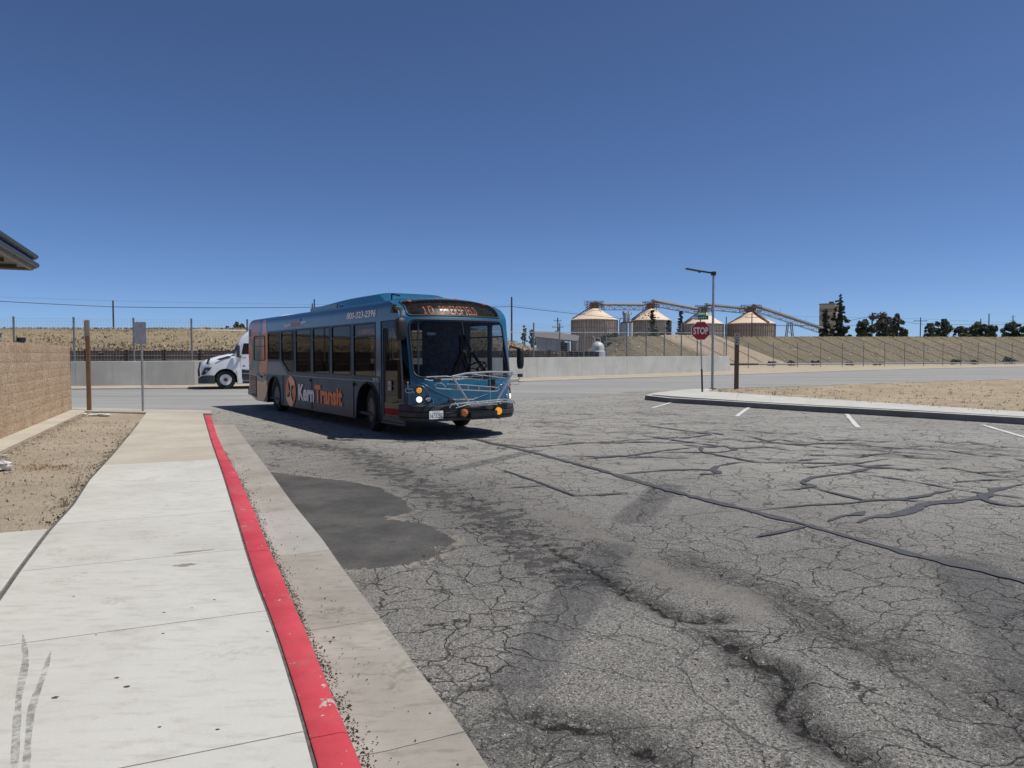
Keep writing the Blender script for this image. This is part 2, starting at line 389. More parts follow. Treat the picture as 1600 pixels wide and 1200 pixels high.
# far street edge / shoulder line, near street line
far_edge = gxy([(-700, 622), (-200, 613), (115, 608.5), (310, 607), (560, 602.5), (810, 596.5), (960, 591.5), (1140, 586), (1300, 580.5), (1450, 576.2), (1600, 573), (1900, 567.5)])
near_edge = gxy([(-600, 640), (115, 640), (320, 640), (640, 633), (900, 619), (1035, 611), (1100, 607), (1240, 603.5), (1400, 598.5), (1600, 592), (1900, 584)])
ER = [(1.0, 0)]
# asphalt sheet, graded grid
def graded(a, b, f):
    out = [a]
    while out[-1] < b: out.append(out[-1] + f(out[-1]))
    return np.array(out)
xs = graded(-120, 150, lambda x: .045 if -2.2 < x < 7 else (.045 + .06 * min(abs(x + 2.2), abs(x - 7))))
ys = graded(-4, 190, lambda y: .2 if y < 1.6 else (.032 + .0085 * (y - 1.6) if y < 14 else .14 + .05 * (y - 14)))
X, Y = np.meshgrid(xs, ys)
def smear(poly, w, jit=.12, js=1.2, s=0):
    wx = X + (fbm(X * js, Y * js, s) - .5) * jit * 2; wy = Y + (fbm(X * js, Y * js, s + 9) - .5) * jit * 2
    return wx, wy
px_patch = [(528, 889), (580, 888), (639, 880), (693, 864), (676, 855), (710, 851), (714, 844), (687, 829), (661, 819), (603, 810), (603, 806), (646, 799), (624, 776), (594, 761), (537, 750), (480, 745), (405, 735), (440, 790), (490, 845)]
wx, wy = smear(None, 0, .05, 3.1, 3)
ip = inpoly(wx, wy, gxy(px_patch)); dpt = sdist(wx, wy, gxy(px_patch + px_patch[:1]))
patch = np.clip(np.where(ip, .5 + dpt / .3, .5 - dpt / .3), 0, 1)
dustp = [(955, 868), (1025, 875), (1100, 900), (1170, 922), (1228, 950), (1240, 975), (1180, 970), (1140, 957), (1080, 925), (1000, 900), (962, 884)]
wx, wy = smear(None, 0, .16, 2.0, 5)
ip = inpoly(wx, wy, gxy(dustp)); dd = sdist(wx, wy, gxy(dustp + dustp[:1]))
dust = np.clip(np.where(ip, .5 + dd / .3, .5 - dd / .3), 0, 1)
dust = np.maximum(dust, np.clip(1.1 - sdist(wx, wy, gxy([(770, 790), (860, 800), (930, 830), (985, 862)])) / .3, 0, 1) * .85)
dust = np.maximum(dust, np.clip(1.0 - sdist(wx, wy, gxy([(480, 730), (560, 735), (620, 760)])) / .5, 0, 1) * .6)
oil = np.clip(1.15 - sdist(X, Y, gxy([(440, 690), (560, 705), (600, 730), (680, 770), (760, 800), (840, 860), (900, 900)])) / .95, 0, 1)
oil = np.maximum(oil, .8 * np.clip(1 - sdist(X, Y, gxy([(1180, 1040), (1240, 1080), (1290, 1150)])) / .3, 0, 1))
def band(pts, w, fade=1):
    D = sdist(X, Y, gxy(pts)); return np.clip(1.25 - D / (w / 2), 0, 1)
skid = np.maximum.reduce([band([(818, 1060), (860, 985), (935, 888), (960, 855)], .5) * .9, band([(985, 810), (1045, 760)], .55), band([(700, 735), (835, 704)], .45) * .8,
                          band([(1500, 880), (1570, 960), (1650, 1080)], .75)])
skid = skid * (.55 + .6 * fbm(X * 1.5, Y * 1.5, 21))
K = [[(690, 745), (706, 756), (744, 780), (785, 791), (856, 803)], [(850, 850), (905, 882), (945, 905), (975, 925), (1015, 940), (1050, 955), (1080, 961), (1120, 961)],
     [(1110, 990), (1180, 1030), (1225, 1050), (1235, 1080), (1230, 1110), (1250, 1130), (1280, 1145), (1330, 1180), (1360, 1230)],
     [(1090, 1030), (1150, 1075), (1200, 1102), (1235, 1130)], [(800, 1110), (865, 1122), (925, 1130), (975, 1150), (1015, 1180), (1035, 1220)],
     [(1060, 870), (1150, 905), (1230, 935), (1330, 990), (1420, 1030), (1520, 1080), (1600, 1120)], [(1000, 815), (1060, 845), (1150, 870), (1240, 920), (1330, 935), (1420, 985), (1600, 975)],
     [(1210, 1110), (1290, 1105), (1400, 1140), (1480, 1165), (1600, 1190)], [(560, 780), (600, 800), (720, 830)], [(640, 850), (720, 900), (760, 960)]]
wx, wy = smear(None, 0, .1, 6.0, 11)
crack = np.zeros_like(X)
for i, k in enumerate(K):
    wd = [.02, .032, .026, .02, .024, .018, .016, .016, .014, .014][i]
    crack = np.maximum(crack, np.clip(1.0 - (sdist(wx, wy, gxy(k)) - wd * .45) / .22, 0, 1) * [.97, 1, 1, .97, 1, .95, .94, .94, .92, .92][i])
ravel = np.zeros_like(X)
for k, wd, a in [(K[1][2:], .16, 1), (K[2], .17, 1), (K[4], .2, .9), ([(1230, 930), (1290, 965), (1330, 1000)], .25, .7), (K[5], .3, .6), ([(800, 1140), (900, 1180)], .4, .6), ([(1340, 1000), (1500, 1060), (1600, 1150)], .5, .5)]:
    ravel = np.maximum(ravel, a * np.clip(1.1 - sdist(wx, wy, gxy(k)) / wd, 0, 1))
ne = np.array(near_edge); nearline = np.interp(X, ne[:, 0], ne[:, 1]) if (np.diff(ne[:, 0]) > 0).all() else None
street = sstep(-.3, .6, Y - nearline)
Z = (fbm(X * .9, Y * .9, 31) - .5) * .012 - .016 * np.clip(crack * 2 - 1, 0, 1) ** 2 * (crack > .5) - .012 * ravel + .006 * sstep(.4, .6, patch)
depth = np.clip(1 - np.hypot(X - G(1100, 960)[0], Y - G(1100, 960)[1]) / .32, 0, 1); Z -= .03 * depth
Z = Z * (Y > 1) * (Y < 26); Z = np.minimum(Z, .006)
Z -= .0065
ny, nx = X.shape
me = bpy.data.meshes.new('asphalt')
me.vertices.add(nx * ny); me.vertices.foreach_set('co', np.stack([X, Y, Z], -1).astype(np.float32).ravel())
ii = np.arange((ny - 1) * (nx - 1)); r = ii // (nx - 1); c = ii % (nx - 1); a0 = r * nx + c
fc = np.stack([a0, a0 + 1, a0 + nx + 1, a0 + nx], -1)
me.loops.add(fc.size); me.loops.foreach_set('vertex_index', fc.ravel().astype(np.int32))
me.polygons.add(len(fc)); me.polygons.foreach_set('loop_start', (np.arange(len(fc)) * 4).astype(np.int32))
me.polygons.foreach_set('loop_total', np.full(len(fc), 4, np.int32)); me.update()
me.polygons.foreach_set('use_smooth', np.ones(len(fc), bool))
for nm, arr in dict(patch=patch, oil=oil, skid=skid, dust=dust, ravel=ravel, street=street, crack=crack).items():
    at = me.attributes.new(nm, 'FLOAT', 'POINT'); at.data.foreach_set('value', arr.astype(np.float32).ravel())
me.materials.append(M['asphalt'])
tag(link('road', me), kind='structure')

def sheet(name, poly, z, mat, parent=None, kind=None):
    b = MB(); b.plate(poly, t=0, fn=lambda x, y, o: (x, y, z)); o = b.build(name, mat, parent); 
    if kind: o['kind'] = kind
    return o
def sweep(mb, A, B, prof, mi=0, caps=True):
    """A,B resampled same-length 2-D polylines; prof: list of (t across 0..1 from A to B, z)"""
    n = len(A); k = len(prof); vs = []; fs = []
    for i in range(n):
        for t, z in prof: p = A[i] * (1 - t) + B[i] * t; vs.append((p[0], p[1], z))
    for i in range(n - 1):
        for j in range(k - 1): fs.append((i * k + j, i * k + j + 1, (i + 1) * k + j + 1, (i + 1) * k + j))
    if caps: fs.append(tuple(range(k))[::-1]); fs.append(tuple((n - 1) * k + j for j in range(k)))
    mb.add(vs, fs, mi)
# shoulder beyond the street
sh = far_edge + [(far_edge[-1][0], 1200), (-900, 1200), (-900, far_edge[0][1])]
sheet('dirt_shoulder', sh, .02, M['shoulder'], kind='structure')
fk = MB(); A = resample(far_edge, 80); dn = np.array([-.58, .81])
sweep(fk, A, A + dn * .5, [(0, 0), (0, .05), (.3, .07), (1, .07), (1, .02)]); tag(fk.build('street_edge_strip', M['bare']), kind='structure')

# ------------- sidewalk on the left
C6 = lambda x, y: (x * .35, 600 + y * .35)
C7 = lambda x, y: (x * .5, 900 + y * .5)
WZ = .15
U = np.array([-.4035, .915]); V = np.array([.915, .4035])
Lp = gxy([(229, 644), (210, 670), (175, 712), (140, 750), (115, 789), (80, 827), (35, 887), (0, 938)], WZ)
Rp = gxy([(317, 644), (331, 691), (345, 730), (353, 754), (366, 796), (385, 859), (402, 911), (423, 964), (441, 1016), (450, 1045), (472, 1115), (495, 1200)], WZ)
Fp = gxy([(328, 644), (341, 689), (360, 730), (376, 757), (388, 785), (406, 824), (425, 876), (446, 918), (465, 967), (486, 1016), (500, 1050), (530, 1125), (560, 1200)])
Gp = gxy([(357, 652), (387, 693), (420, 736), (458, 789), (504, 845), (542, 900), (595, 970), (650, 1045), (715, 1130), (760, 1200)])
def ext(p, back=8, d=None):
    p = [np.array(q) for q in p]; dd = np.array(d) if d is not None else (p[-1] - p[-4]) / np.linalg.norm(p[-1] - p[-4])
    return p + [p[-1] + dd * back]
Lp = ext(Lp, 9, -U); Rp = ext(Rp, 8, -U); Fp = ext(Fp, 8, -U); Gp = ext(Gp, 8, -U)
def at_u(poly, u):
    p = np.array(poly); us = p @ U; o = np.argsort(us); return np.array([np.interp(u, us[o], (p @ V)[o])])[0] * V + u * U
st = [-6, -4.5, -3, -1.5, 0, 1.5, 3.07, 4.64, 6.21, 7.8, 9.8, 11.8, 13.4, 15.0, 16.6, 18.2]
walk = empty('sidewalk', (float(Rp[-2][0]), float(Rp[-2][1]), 0), kind='structure')
W0 = Vector(walk.location)
def loc_build(mb, name, mat, parent, **k):
    mb.v = [(x - parent.location.x, y - parent.location.y, z - parent.location.z) for x, y, z in mb.v]
    return mb.build(name, mat, parent, **k)
def slab(parent, u0, u1, La, Ra, mat, z1=WZ, z0=0, name='slab', gap=.004, end=None, crown=None):
    n = 7; A = [];
    us = np.linspace(u0 + gap, u1 - gap, n)
    a = np.array([at_u(La, u) for u in us]); b = np.array([at_u(Ra, u) for u in us])
    if end is not None: a[-1], b[-1] = end
    mb = MB(); sweep(mb, a, b, [(0, z0), (0, z1 - .005), (.003, z1), (.997, z1), (1, z1 - .005), (1, z0)] if crown is None else crown)
    return loc_build(mb, name, mat, parent)
Rw = [np.array(p) - V * .012 for p in Rp]
for i in range(len(st)):
    u0 = st[i]; u1 = st[i + 1] if i + 1 < len(st) else 19.9
    if i + 1 == len(st): slab(walk, u0, u1, Lp, Rw, M['walk2'], end=(np.array(Lp[0]), np.array(Rw[0])))
    else: slab(walk, u0, u1, Lp, Rw, M['walk2'] if u0 > 11 else M['walk'])
# filler under joints and between walk and kerb
mb = MB(); us = np.linspace(-6, 19.3, 60); a = np.array([at_u(Lp, u) for u in us]) - V * .03; b = np.array([at_u(Rp, u) for u in us]) + V * .01
sweep(mb, a, b, [(0, .001), (0, .138), (1, .138), (1, .001)]); loc_build(mb, 'joint_filler', M['joint2'], walk)['kind'] = 'stuff'
# kerb pieces (red)
kerb = empty('red_kerb', (float(Fp[-2][0]), float(Fp[-2][1]), 0), kind='structure')
kst = [-6, -3, 0, 3.0, 6.1, 9.2, 12.3, 15.4, 18.5, 20.6]
for u0, u1 in zip(kst[:-1], kst[1:]):
    us = np.linspace(u0 + .003, u1 - .003, 10)
    a = np.array([at_u(Rp, u) for u in us]) + V * .006; b = np.array([at_u(Fp, u) for u in us])
    mb = MB(); sweep(mb, a, b, [(0, 0), (0, .146), (.04, .151), (.66, .15), (.76, .143), (.84, .12), (1, 0.0)]); loc_build(mb, 'kerb_piece', M['red'], kerb, smooth='auto')
# gutter panels
gut = empty('gutter', (float(Gp[-2][0]), float(Gp[-2][1]), 0), kind='structure')
ug = [float(np.array(G(*p)[:2]) @ U) for p in [(425, 800), (470, 866)]]
gst = [-6, -3, 0, 1.55, 3.05, 4.6, ug[1], ug[0], 11.0, 13.2, 16.3, 19.3]
gst = sorted(gst)
for u0, u1 in zip(gst[:-1], gst[1:]):
    light = abs((u0 + u1) / 2 - sum(ug) / 2) < .2
    slab(gut, u0, u1, [np.array(p) - V * .01 for p in Fp], Gp, M['gutter2'] if light else M['gutter'], name='gutter_panel', crown=[(0, -.03), (0, .006), (.3, .002), (1, .012), (1.0, -.03)], gap=.003)
# debris crumbs against the kerb and over the gutter
def stones(name, pts, mat, parent=None, label=None, cat=None, smin=.004, smax=.012, kind='stuff'):
    vs = []; fs = []
    base = np.array([(1, 0, 0), (-.6, .8, 0), (-.5, -.8, .1), (.1, .1, .8), (.2, -.1, -.4)])
    for (x, y, z) in pts:
        s = R.uniform(smin, smax) * (1 if R.random() < .85 else 1.8); a = R.uniform(0, 6.28); ca, sa = math.cos(a), math.sin(a)
        q = base * [s * R.uniform(.6, 1.3), s * R.uniform(.6, 1.3), s]
        n = len(vs)
        for p in q: vs.append((x + ca * p[0] - sa * p[1], y + sa * p[0] + ca * p[1], z + p[2]))
        fs += [(n, n + 1, n + 3), (n + 1, n + 2, n + 3), (n + 2, n, n + 3), (n, n + 4, n + 1), (n + 1, n + 4, n + 2), (n + 2, n + 4, n)]
    b = MB(); b.add(vs, fs); o = b.build(name, mat, parent); return tag(o, label, cat, kind=kind)
M['crumb'] = simple('dark_crumbs', (.05, .042, .034), .95, var=.5, vsc=60)
M['pebble'] = simple('pebbles', (.3, .26, .2), .95, var=.5, vsc=30)
pts = []
for _ in range(5000):
    u = R.uniform(.5, 14) if R.random() < .75 else R.uniform(.5, 7); o = abs(R.gauss(0, .024)) * (.45 + 1.1 * float(vnoise(np.array(u * 2.3), np.array(0.), 4)))
    p = at_u(Fp, u) + V * (o + .002); pts.append((p[0], p[1], .006))
stones('kerb_debris', pts, M['crumb'], kind='stuff', smin=.002, smax=.006)
pts = []
for _ in range(420):
    u = R.uniform(.8, 13); o = abs(R.gauss(0, .16)); 
    if o > .42: continue
    p = at_u(Fp, u) + V * o; pts.append((p[0], p[1], .011))
stones('gutter_crumbs', pts, M['crumb'], smin=.003, smax=.007)
pts = []
for _ in range(2600):
    y = 2 + 8 * R.random() ** 1.3; x = R.uniform(-.3, 5.5)
    if float(inpoly(np.array([x]), np.array([y]), [(p[0], p[1]) for p in Gp] + [(-9, -9), (-9, 30)])[0]): continue
    pts.append((x, y, -.003))
stones('loose_aggregate', pts, M['pebble'], smin=.003, smax=.007)
# spalls and gum on the walk
M['spall'] = concrete('spalled_concrete', (.3, .27, .22), (.38, .35, .29), (.16, .14, .12), .8)
M['gum'] = simple('dark_gum', (.07, .065, .06), .8)
M['scuff'] = wornpaint('rubber_scuff', (.2, .195, .18), .35, .7, .6)
def blob(cx, cy, rx, ry, z, rz=0, n=22, jag=.35, s=0):
    q = []
    for k in range(n):
        a = 2 * math.pi * k / n; r_ = 1 + jag * (R.random() - .5) * 2; x, y = rx * r_ * math.cos(a), ry * r_ * math.sin(a)
        q.append((cx + x * math.cos(rz) - y * math.sin(rz), cy + x * math.sin(rz) + y * math.cos(rz)))
    return q
for (x, y, rx, ry) in [(289, 883, .07, .035), (300, 862, .13, .02)]:
    c_ = G(x, y, WZ); o = sheet('spall', blob(c_[0] - W0.x, c_[1] - W0.y, rx, ry, 0, .4), WZ + .0012, M['spall'], walk); 
for (x, y, r_) in [(183, 1059, .011), (198, 1073, .014), (86, 1090, .016), (249, 1136, .008), (340, 1140, .009), (256, 957, .008), (300, 950, .006), (335, 937, .008), (255, 990, .008), (115, 932, .008), (418, 987, .007), (150, 992, .006), (232, 780, .008), (262, 790, .008)]:
    c_ = G(x, y, WZ); sheet('gum_spot', blob(c_[0] - W0.x, c_[1] - W0.y, r_, r_ * .8, 0, 0, 10, .25), WZ + .0015, M['gum'], walk)
def ribbon(pts, wd, z, name, mat, parent=None, kind=None, jit=.25, n=None, taper=True, seed=1):
    rr = random.Random(seed); p = np.array(pts); L = np.sum(np.linalg.norm(np.diff(p, axis=0), axis=1)); n = n or max(8, int(L / .07)); p = resample(p, n)
    t = np.gradient(p, axis=0); t /= np.linalg.norm(t, axis=1)[:, None] + 1e-9; nn = np.stack([-t[:, 1], t[:, 0]], 1)
    vs = []; fs = []; off = parent.location if parent else Vector((0, 0, 0))
    ph = rr.random() * 50
    for i in range(n):
        s = i / (n - 1); ws = .8 * wd[0] + (wd[1] - wd[0]) * s if isinstance(wd, tuple) else wd
        k = (1 + jit * (2 * float(vnoise(np.array(i * .6 + ph), np.array(0.), 2)) - 1) * 1.6)
        if taper: k *= min(1, 6 * s + .15, 6 * (1 - s) + .15)
        wob = nn[i] * ws * .25 * (float(vnoise(np.array(i * .45 + ph), np.array(9.), 2)) - .5)
        for sg in (-1, 1):
            q = p[i] + wob + nn[i] * sg * ws / 2 * k; vs.append((q[0] - off.x, q[1] - off.y, z))
        if i: fs.append((2 * i - 2, 2 * i - 1, 2 * i + 1, 2 * i))
    mb = MB(); mb.add(vs, fs); o = mb.build(name, mat, parent)
    if kind: o['kind'] = kind
    return o
for pts_, w_ in [([(36, 990), (40, 1040), (30, 1090), (26, 1140), (22, 1230)], .028), ([(80, 1018), (62, 1070), (50, 1110), (44, 1160), (40, 1230)], .026)]:
    ribbon(gxy(pts_, WZ), w_, WZ + .0012, 'scuff_mark', M['scuff'], walk, jit=.15)
# pavement left of the walk (near, bottom-left), with a wide dark joint
pL = [(float(p[0]), float(p[1])) for p in [at_u(Lp, u) - V * .035 for u in (-6, 0, 3, 6, 7.9)]]
eg = G(-500, 815, WZ); pl = empty('side_pavement', (-5, 5, 0), kind='structure')
pt = at_u(Lp, 8.02) - V * .035
def pav(u0, u1, v0, v1):
    mb = MB(); a = np.array([u * U + (at_u(Lp, u) @ V - .035 - v1) * V for u in np.linspace(u0 + .004, u1 - .004, 5)]); b = np.array([u * U + (at_u(Lp, u) @ V - .035 - v0) * V for u in np.linspace(u0 + .004, u1 - .004, 5)])
    sweep(mb, a, b, [(0, 0), (0, .142), (.003, .147), (.997, .147), (1, .142), (1, 0)]); loc_build(mb, 'slab', M['walk'], pl)
ul = float(np.array(G(60, 827, WZ)[:2]) @ U)
for k in range(6):
    for j in range(2): pav(ul - 1.9 * (k + 1), ul - 1.9 * k, .004 + 2.2 * j, 2.2 * (j + 1))
# ------------- brick wall geometry and the dirt strip
wa = np.array(G(112, 642.6, .12)[:2]); wb = np.array(G(0, 690, .12)[:2]); wd = (wb - wa) / np.linalg.norm(wb - wa)
def dirtgrid(name, poly, cell, zfn, mat, kind='structure'):
    P_ = np.array([p[:2] for p in poly]); x0, y0 = P_.min(0); x1, y1 = P_.max(0)
    gx = np.arange(x0, x1 + cell, cell); gy = np.arange(y0, y1 + cell, cell); XX, YY = np.meshgrid(gx, gy)
    cx = (XX[:-1, :-1] + XX[1:, 1:]) / 2; cy = (YY[:-1, :-1] + YY[1:, 1:]) / 2; mk = inpoly(cx, cy, poly)
    ZZ = zfn(XX, YY); nx_ = len(gx); i, j = np.nonzero(mk); a = i * nx_ + j
    f = np.stack([a, a + 1, a + nx_ + 1, a + nx_], -1); used, inv = np.unique(f, return_inverse=True)
    vs = np.stack([XX.ravel(), YY.ravel(), ZZ.ravel()], -1)[used]
    me = bpy.data.meshes.new(name); me.from_pydata(vs.tolist(), [], inv.reshape(f.shape).tolist()); me.polygons.foreach_set('use_smooth', [True] * len(me.polygons)); me.materials.append(mat)
    return tag(link(name, me), kind=kind)
endA = np.array(G(112, 642, .12)[:2]); endB = np.array(Lp[0])
poly = [tuple(endA + U * .3 - V * .6), tuple(endB + V * .15 - U * .02)] + [tuple(at_u(Lp, u) + V * .1) for u in (18, 15, 12, 10, 8, ul - .1)] + [tuple(wa + wd * (26) - V * 3), tuple(wa + wd * 26 - V * .5), ]
poly = [tuple(map(float, p)) for p in poly]
dirtgrid('dirt_strip', poly, .06, lambda x, y: .118 + (fbm(x * 2.2, y * 2.2, 3) - .5) * .05 + (fbm(x * 14, y * 14, 6, 3) - .5) * .022, M['dirt'])
# cross strip of concrete at the street end of the walk
cs = gxy([(330, 646), (318, 646), (300, 644.6), (229, 644.6), (112, 642.4), (-500, 641), (-500, 635), (115, 636.5), (200, 638.4), (330, 641.6)], WZ)
b_ = MB(); b_.plate(cs, t=.16, fn=lambda x, y, o: (x, y, WZ + .003 + o)); tag(b_.build('cross_kerb', M['bare'], recalc=True), kind='structure')
def footing(a, b, wdt, z, name, mat):
    d = np.array(b) - a; d = d / np.linalg.norm(d); nrm = np.array([-d[1], d[0]]); 
    if nrm[0] < 0: nrm = -nrm
    mb = MB(); A = resample([a, b], 30); sweep(mb, A - nrm * .02, A + nrm * wdt, [(0, 0), (0, z), (1, z - .01), (1, 0)]); return mb.build(name, mat)
tag(footing(wa - wd * .6, wa + wd * 26, .42, .165, 'wall_footing', M['walk2']), kind='structure')
# weeds and litter bits
pts = []
for _ in range(2600):
    u = R.uniform(7.8, 20); v = R.uniform(0.05, 3.6); q = at_u(Lp, u) - V * v
    pts.append((q[0], q[1], .125))
for _ in range(900):
    t = R.uniform(0, 12); q = wa + wd * t + V * (.45 + abs(R.gauss(0, .15))); pts.append((q[0], q[1], .13))
stones('strip_pebbles', pts, M['pebble'], smin=.006, smax=.02)
pts = []
for _ in range(600):
    u = R.uniform(7.9, 16); q = at_u(Lp, u) - V * abs(R.gauss(0, .09)); pts.append((q[0], q[1], .13))
stones('edge_crumbs', pts, M['crumb'], smin=.004, smax=.012)
M['drybrush'] = simple('dry_litter', (.3, .2, .12), .9, var=.5, vsc=9)
M['weed'] = simple('weed_green', (.08, .1, .045), .8, var=.3, vsc=9)
def blades(pts, h, wdt, n, lean=.5, seed=3):
    rr = random.Random(seed); vs = []; fs = []
    for (x, y, z) in pts:
        for _ in range(n):
            a = rr.uniform(0, 6.28); l = rr.uniform(.5, 1) * h; le = rr.random() * lean * l; w_ = wdt * rr.uniform(.6, 1.2); b0 = len(vs)
            bx, by = x + rr.gauss(0, wdt * 2), y + rr.gauss(0, wdt * 2); pa = a + 1.57
            vs += [(bx - w_ / 2 * math.cos(pa), by - w_ / 2 * math.sin(pa), z), (bx + w_ / 2 * math.cos(pa), by + w_ / 2 * math.sin(pa), z), (bx + le * math.cos(a), by + le * math.sin(a), z + l)]
            fs.append((b0, b0 + 1, b0 + 2))
    b = MB(); b.add(vs, fs); return b
wl = [((118, 752), .2, 'small green weed beside the sidewalk edge, nearest weed to the pavement corner'), ((100, 778), .22, 'thin upright weed beside the sidewalk edge in the dirt strip'), ((199, 682), .12, 'low green weed tuft pressed against the sidewalk edge'), ((56, 731), .07, 'brown flattened weed in the middle of the dirt strip')]
wl = [((118, 762), .17, 'twiggy weed in the dirt close beside the sidewalk edge'), ((100, 792), .13, 'thin weed in the dirt nearest the pavement corner'), ((199, 683), .12, 'green weed tuft pressed against the tan sidewalk slabs')]
for (p_, h, lab) in wl:
    q = G(*p_, .12); t = empty('weed', q, label=lab, cat='weed', group='weeds along the dirt strip')
    blades([(R.gauss(0, .05), R.gauss(0, .05), 0) for _ in range(5)], h, .004, 4, .9, int(q[0] * 100)).build('leaves', M['weed'], t)
    mb = MB(); 
    for k in range(5): a = R.uniform(0, 6.28); mb.tube([(0, 0, -.02), (h * .3 * math.cos(a), h * .3 * math.sin(a), h * .8)], .003, 4)
    mb.build('stem', M['drybrush'], t)
q = G(70, 731, .12); b = blades([(q[0] + R.gauss(0, .3), q[1] + R.gauss(0, .13), .12) for _ in range(90)], .05, .012, 4, 2.5, 8)
tag(b.build('dead_weeds', M['drybrush']), kind='stuff')
b = MB()
for _ in range(500):
    t = R.uniform(0, 11); q = wa + wd * t + V * (.45 + abs(R.gauss(0, .12))); a = R.uniform(0, 6.28); l = R.uniform(.02, .07)
    z = .14 + R.random() * .02; b.add([(q[0], q[1], z), (q[0] + l * math.cos(a), q[1] + l * math.sin(a), z + .01), (q[0] - l * .4 * math.sin(a), q[1] + l * .4 * math.cos(a), z + .004)], [(0, 1, 2)])
tag(b.build('dry_leaves', M['drybrush']), kind='stuff')
M['litter'] = simple('crumpled_litter', (.6, .58, .55), .35, var=.3, vsc=20)
def crumple(p, s, lab, sz=(1, .6, .45), cat='litter'):
    b = MB(); rr = random.Random(int(p[0] * 77)); prof = []
    n, m = 9, 6; vs = []; fs = []
    for i in range(m + 1):
        th = math.pi * i / m
        for j in range(n):
            a = 2 * math.pi * j / n; k = s * rr.uniform(.72, 1.15); vs.append((sz[0] * k * math.sin(th) * math.cos(a), sz[1] * k * math.sin(th) * math.sin(a), sz[2] * (k * math.cos(th) + s * .8)))
    for i in range(m):
        for j in range(n): fs.append((i * n + j, (i + 1) * n + j, (i + 1) * n + (j + 1) % n, i * n + (j + 1) % n))
    b.add(vs, fs); o = b.build('crumpled_litter', M['litter'], loc=p); return tag(o, lab, cat)
crumple(G(2, 735, .12), .17, 'crumpled pale plastic bag on the dirt at the left picture edge')
crumple(G(7, 713, .12), .06, 'small white scrap of litter beyond the crumpled bag', (1.4, .6, .3))
crumple(G(158, 650, .12), .22, 'grey crushed litter on the dirt near the two sign posts', (1.6, .5, .2))
crumple(G(127, 649, .12), .11, 'brown lump of rubble beside the timber post', (1.3, .6, .4))
# ------------- right-hand island
IZ = .17
C1 = lambda x, y: (1000 + x * .375, 600 + y * .375)
kt = [(1008, 617.5), (1022, 619.5), (1050, 622), (1100, 624.5), (1244, 633), (1400, 641), (1600, 652.5), (1800, 664.5), (2150, 686)]
kerbtop = gxy([(x, y - 0) for x, y in kt], IZ)
back = gxy([(2300, 574), (1600, 591), (1400, 597), (1240, 602.5), (1110, 606.3), (1060, 609), (1022, 613.5)], IZ)
outer = [(float(a), float(b)) for a, b in kerbtop + back]
walkin = gxy([(1106, 611.5), (1160, 614.8), (1244, 620.6), (1400, 630.5), (1600, 643.5), (1800, 656), (2150, 678)], IZ)
kb = MB(); loop = np.array(outer + outer[:1]); A = resample(loop, 160)
cen = A.mean(0); t = np.gradient(A, axis=0); t /= np.linalg.norm(t, axis=1)[:, None]; nn = np.stack([-t[:, 1], t[:, 0]], 1)
if ((A + nn * .1 - cen) ** 2).sum() < ((A - cen) ** 2).sum(): inn = nn
else: inn = -nn
isl = empty('island_kerb', (float(A[0][0]), float(A[0][1]), 0), kind='structure')
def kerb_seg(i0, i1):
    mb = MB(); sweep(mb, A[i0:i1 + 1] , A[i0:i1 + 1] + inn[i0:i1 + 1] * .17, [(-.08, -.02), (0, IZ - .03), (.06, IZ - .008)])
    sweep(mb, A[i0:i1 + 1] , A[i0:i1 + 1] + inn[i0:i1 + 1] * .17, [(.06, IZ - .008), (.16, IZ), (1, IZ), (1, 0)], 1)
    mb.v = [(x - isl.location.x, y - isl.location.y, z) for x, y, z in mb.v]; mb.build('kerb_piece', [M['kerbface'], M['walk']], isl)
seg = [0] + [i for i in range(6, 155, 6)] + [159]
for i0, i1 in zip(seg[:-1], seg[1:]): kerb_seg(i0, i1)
# island walk slabs: between kerb line and inner line
isw = empty('island_sidewalk', (float(A[0][0]), float(A[0][1]), 0), kind='structure')
k2 = gxy([(1014, 616), (1050, 619), (1100, 622.5), (1244, 631.5), (1400, 639.5), (1600, 651), (1800, 663), (2150, 684.5)], IZ)
o_ = MB(); pw_ = k2 + walkin[::-1] + gxy([(1112, 606.7), (1060, 609.6), (1025, 613.8)], IZ)
aa = resample(k2[2:], 12); bb_ = resample(walkin, 12)
for i in range(11):
    mb = MB(); d0 = (aa[i + 1] - aa[i]) * .002; mb.plate([tuple(aa[i] + d0), tuple(aa[i + 1] - d0), tuple(bb_[i + 1] - d0), tuple(bb_[i] + d0)], t=.15, fn=lambda x, y, o: (x - isw.location.x, y - isw.location.y, IZ + .004 + o)); mb.build('slab', M['walk'], isw)
mb = MB(); tip = [tuple(aa[0]), tuple(bb_[0])] + gxy([(1114, 607.0), (1060, 609.6), (1025, 613.8)], IZ) + k2[:2]
mb.plate(tip, t=.15, fn=lambda x, y, o: (x - isw.location.x, y - isw.location.y, IZ + .004 + o)); mb.build('slab', M['walk'], isw)
dp = [tuple(map(float, p)) for p in [np.array(q) + (0.0, 0.0) for q in gxy([(1106, 612.3), (1160, 615.8), (1244, 621.6), (1400, 631.5), (1600, 644.5), (1800, 657), (2150, 679), (2300, 575.5), (1600, 592), (1400, 598), (1240, 603.3), (1118, 607)], IZ)]]
def isz(x, y):
    rid = np.abs(fbm((x * .5 + y * .2), (y * .12 - x * .05), 4, 4) - .5) * .35
    e = np.clip(sdist(x, y, dp + dp[:1]) / .8, 0, 1)
    return IZ - .03 + .03 * e + e * (rid - .03 + (fbm(x * 1.6, y * 1.6, 9, 4) - .5) * .12 + (fbm(x * 7, y * 7, 5, 3) - .5) * .07)
dirtgrid('island_dirt', dp, .14, isz, M['dirt2'])
pts = []
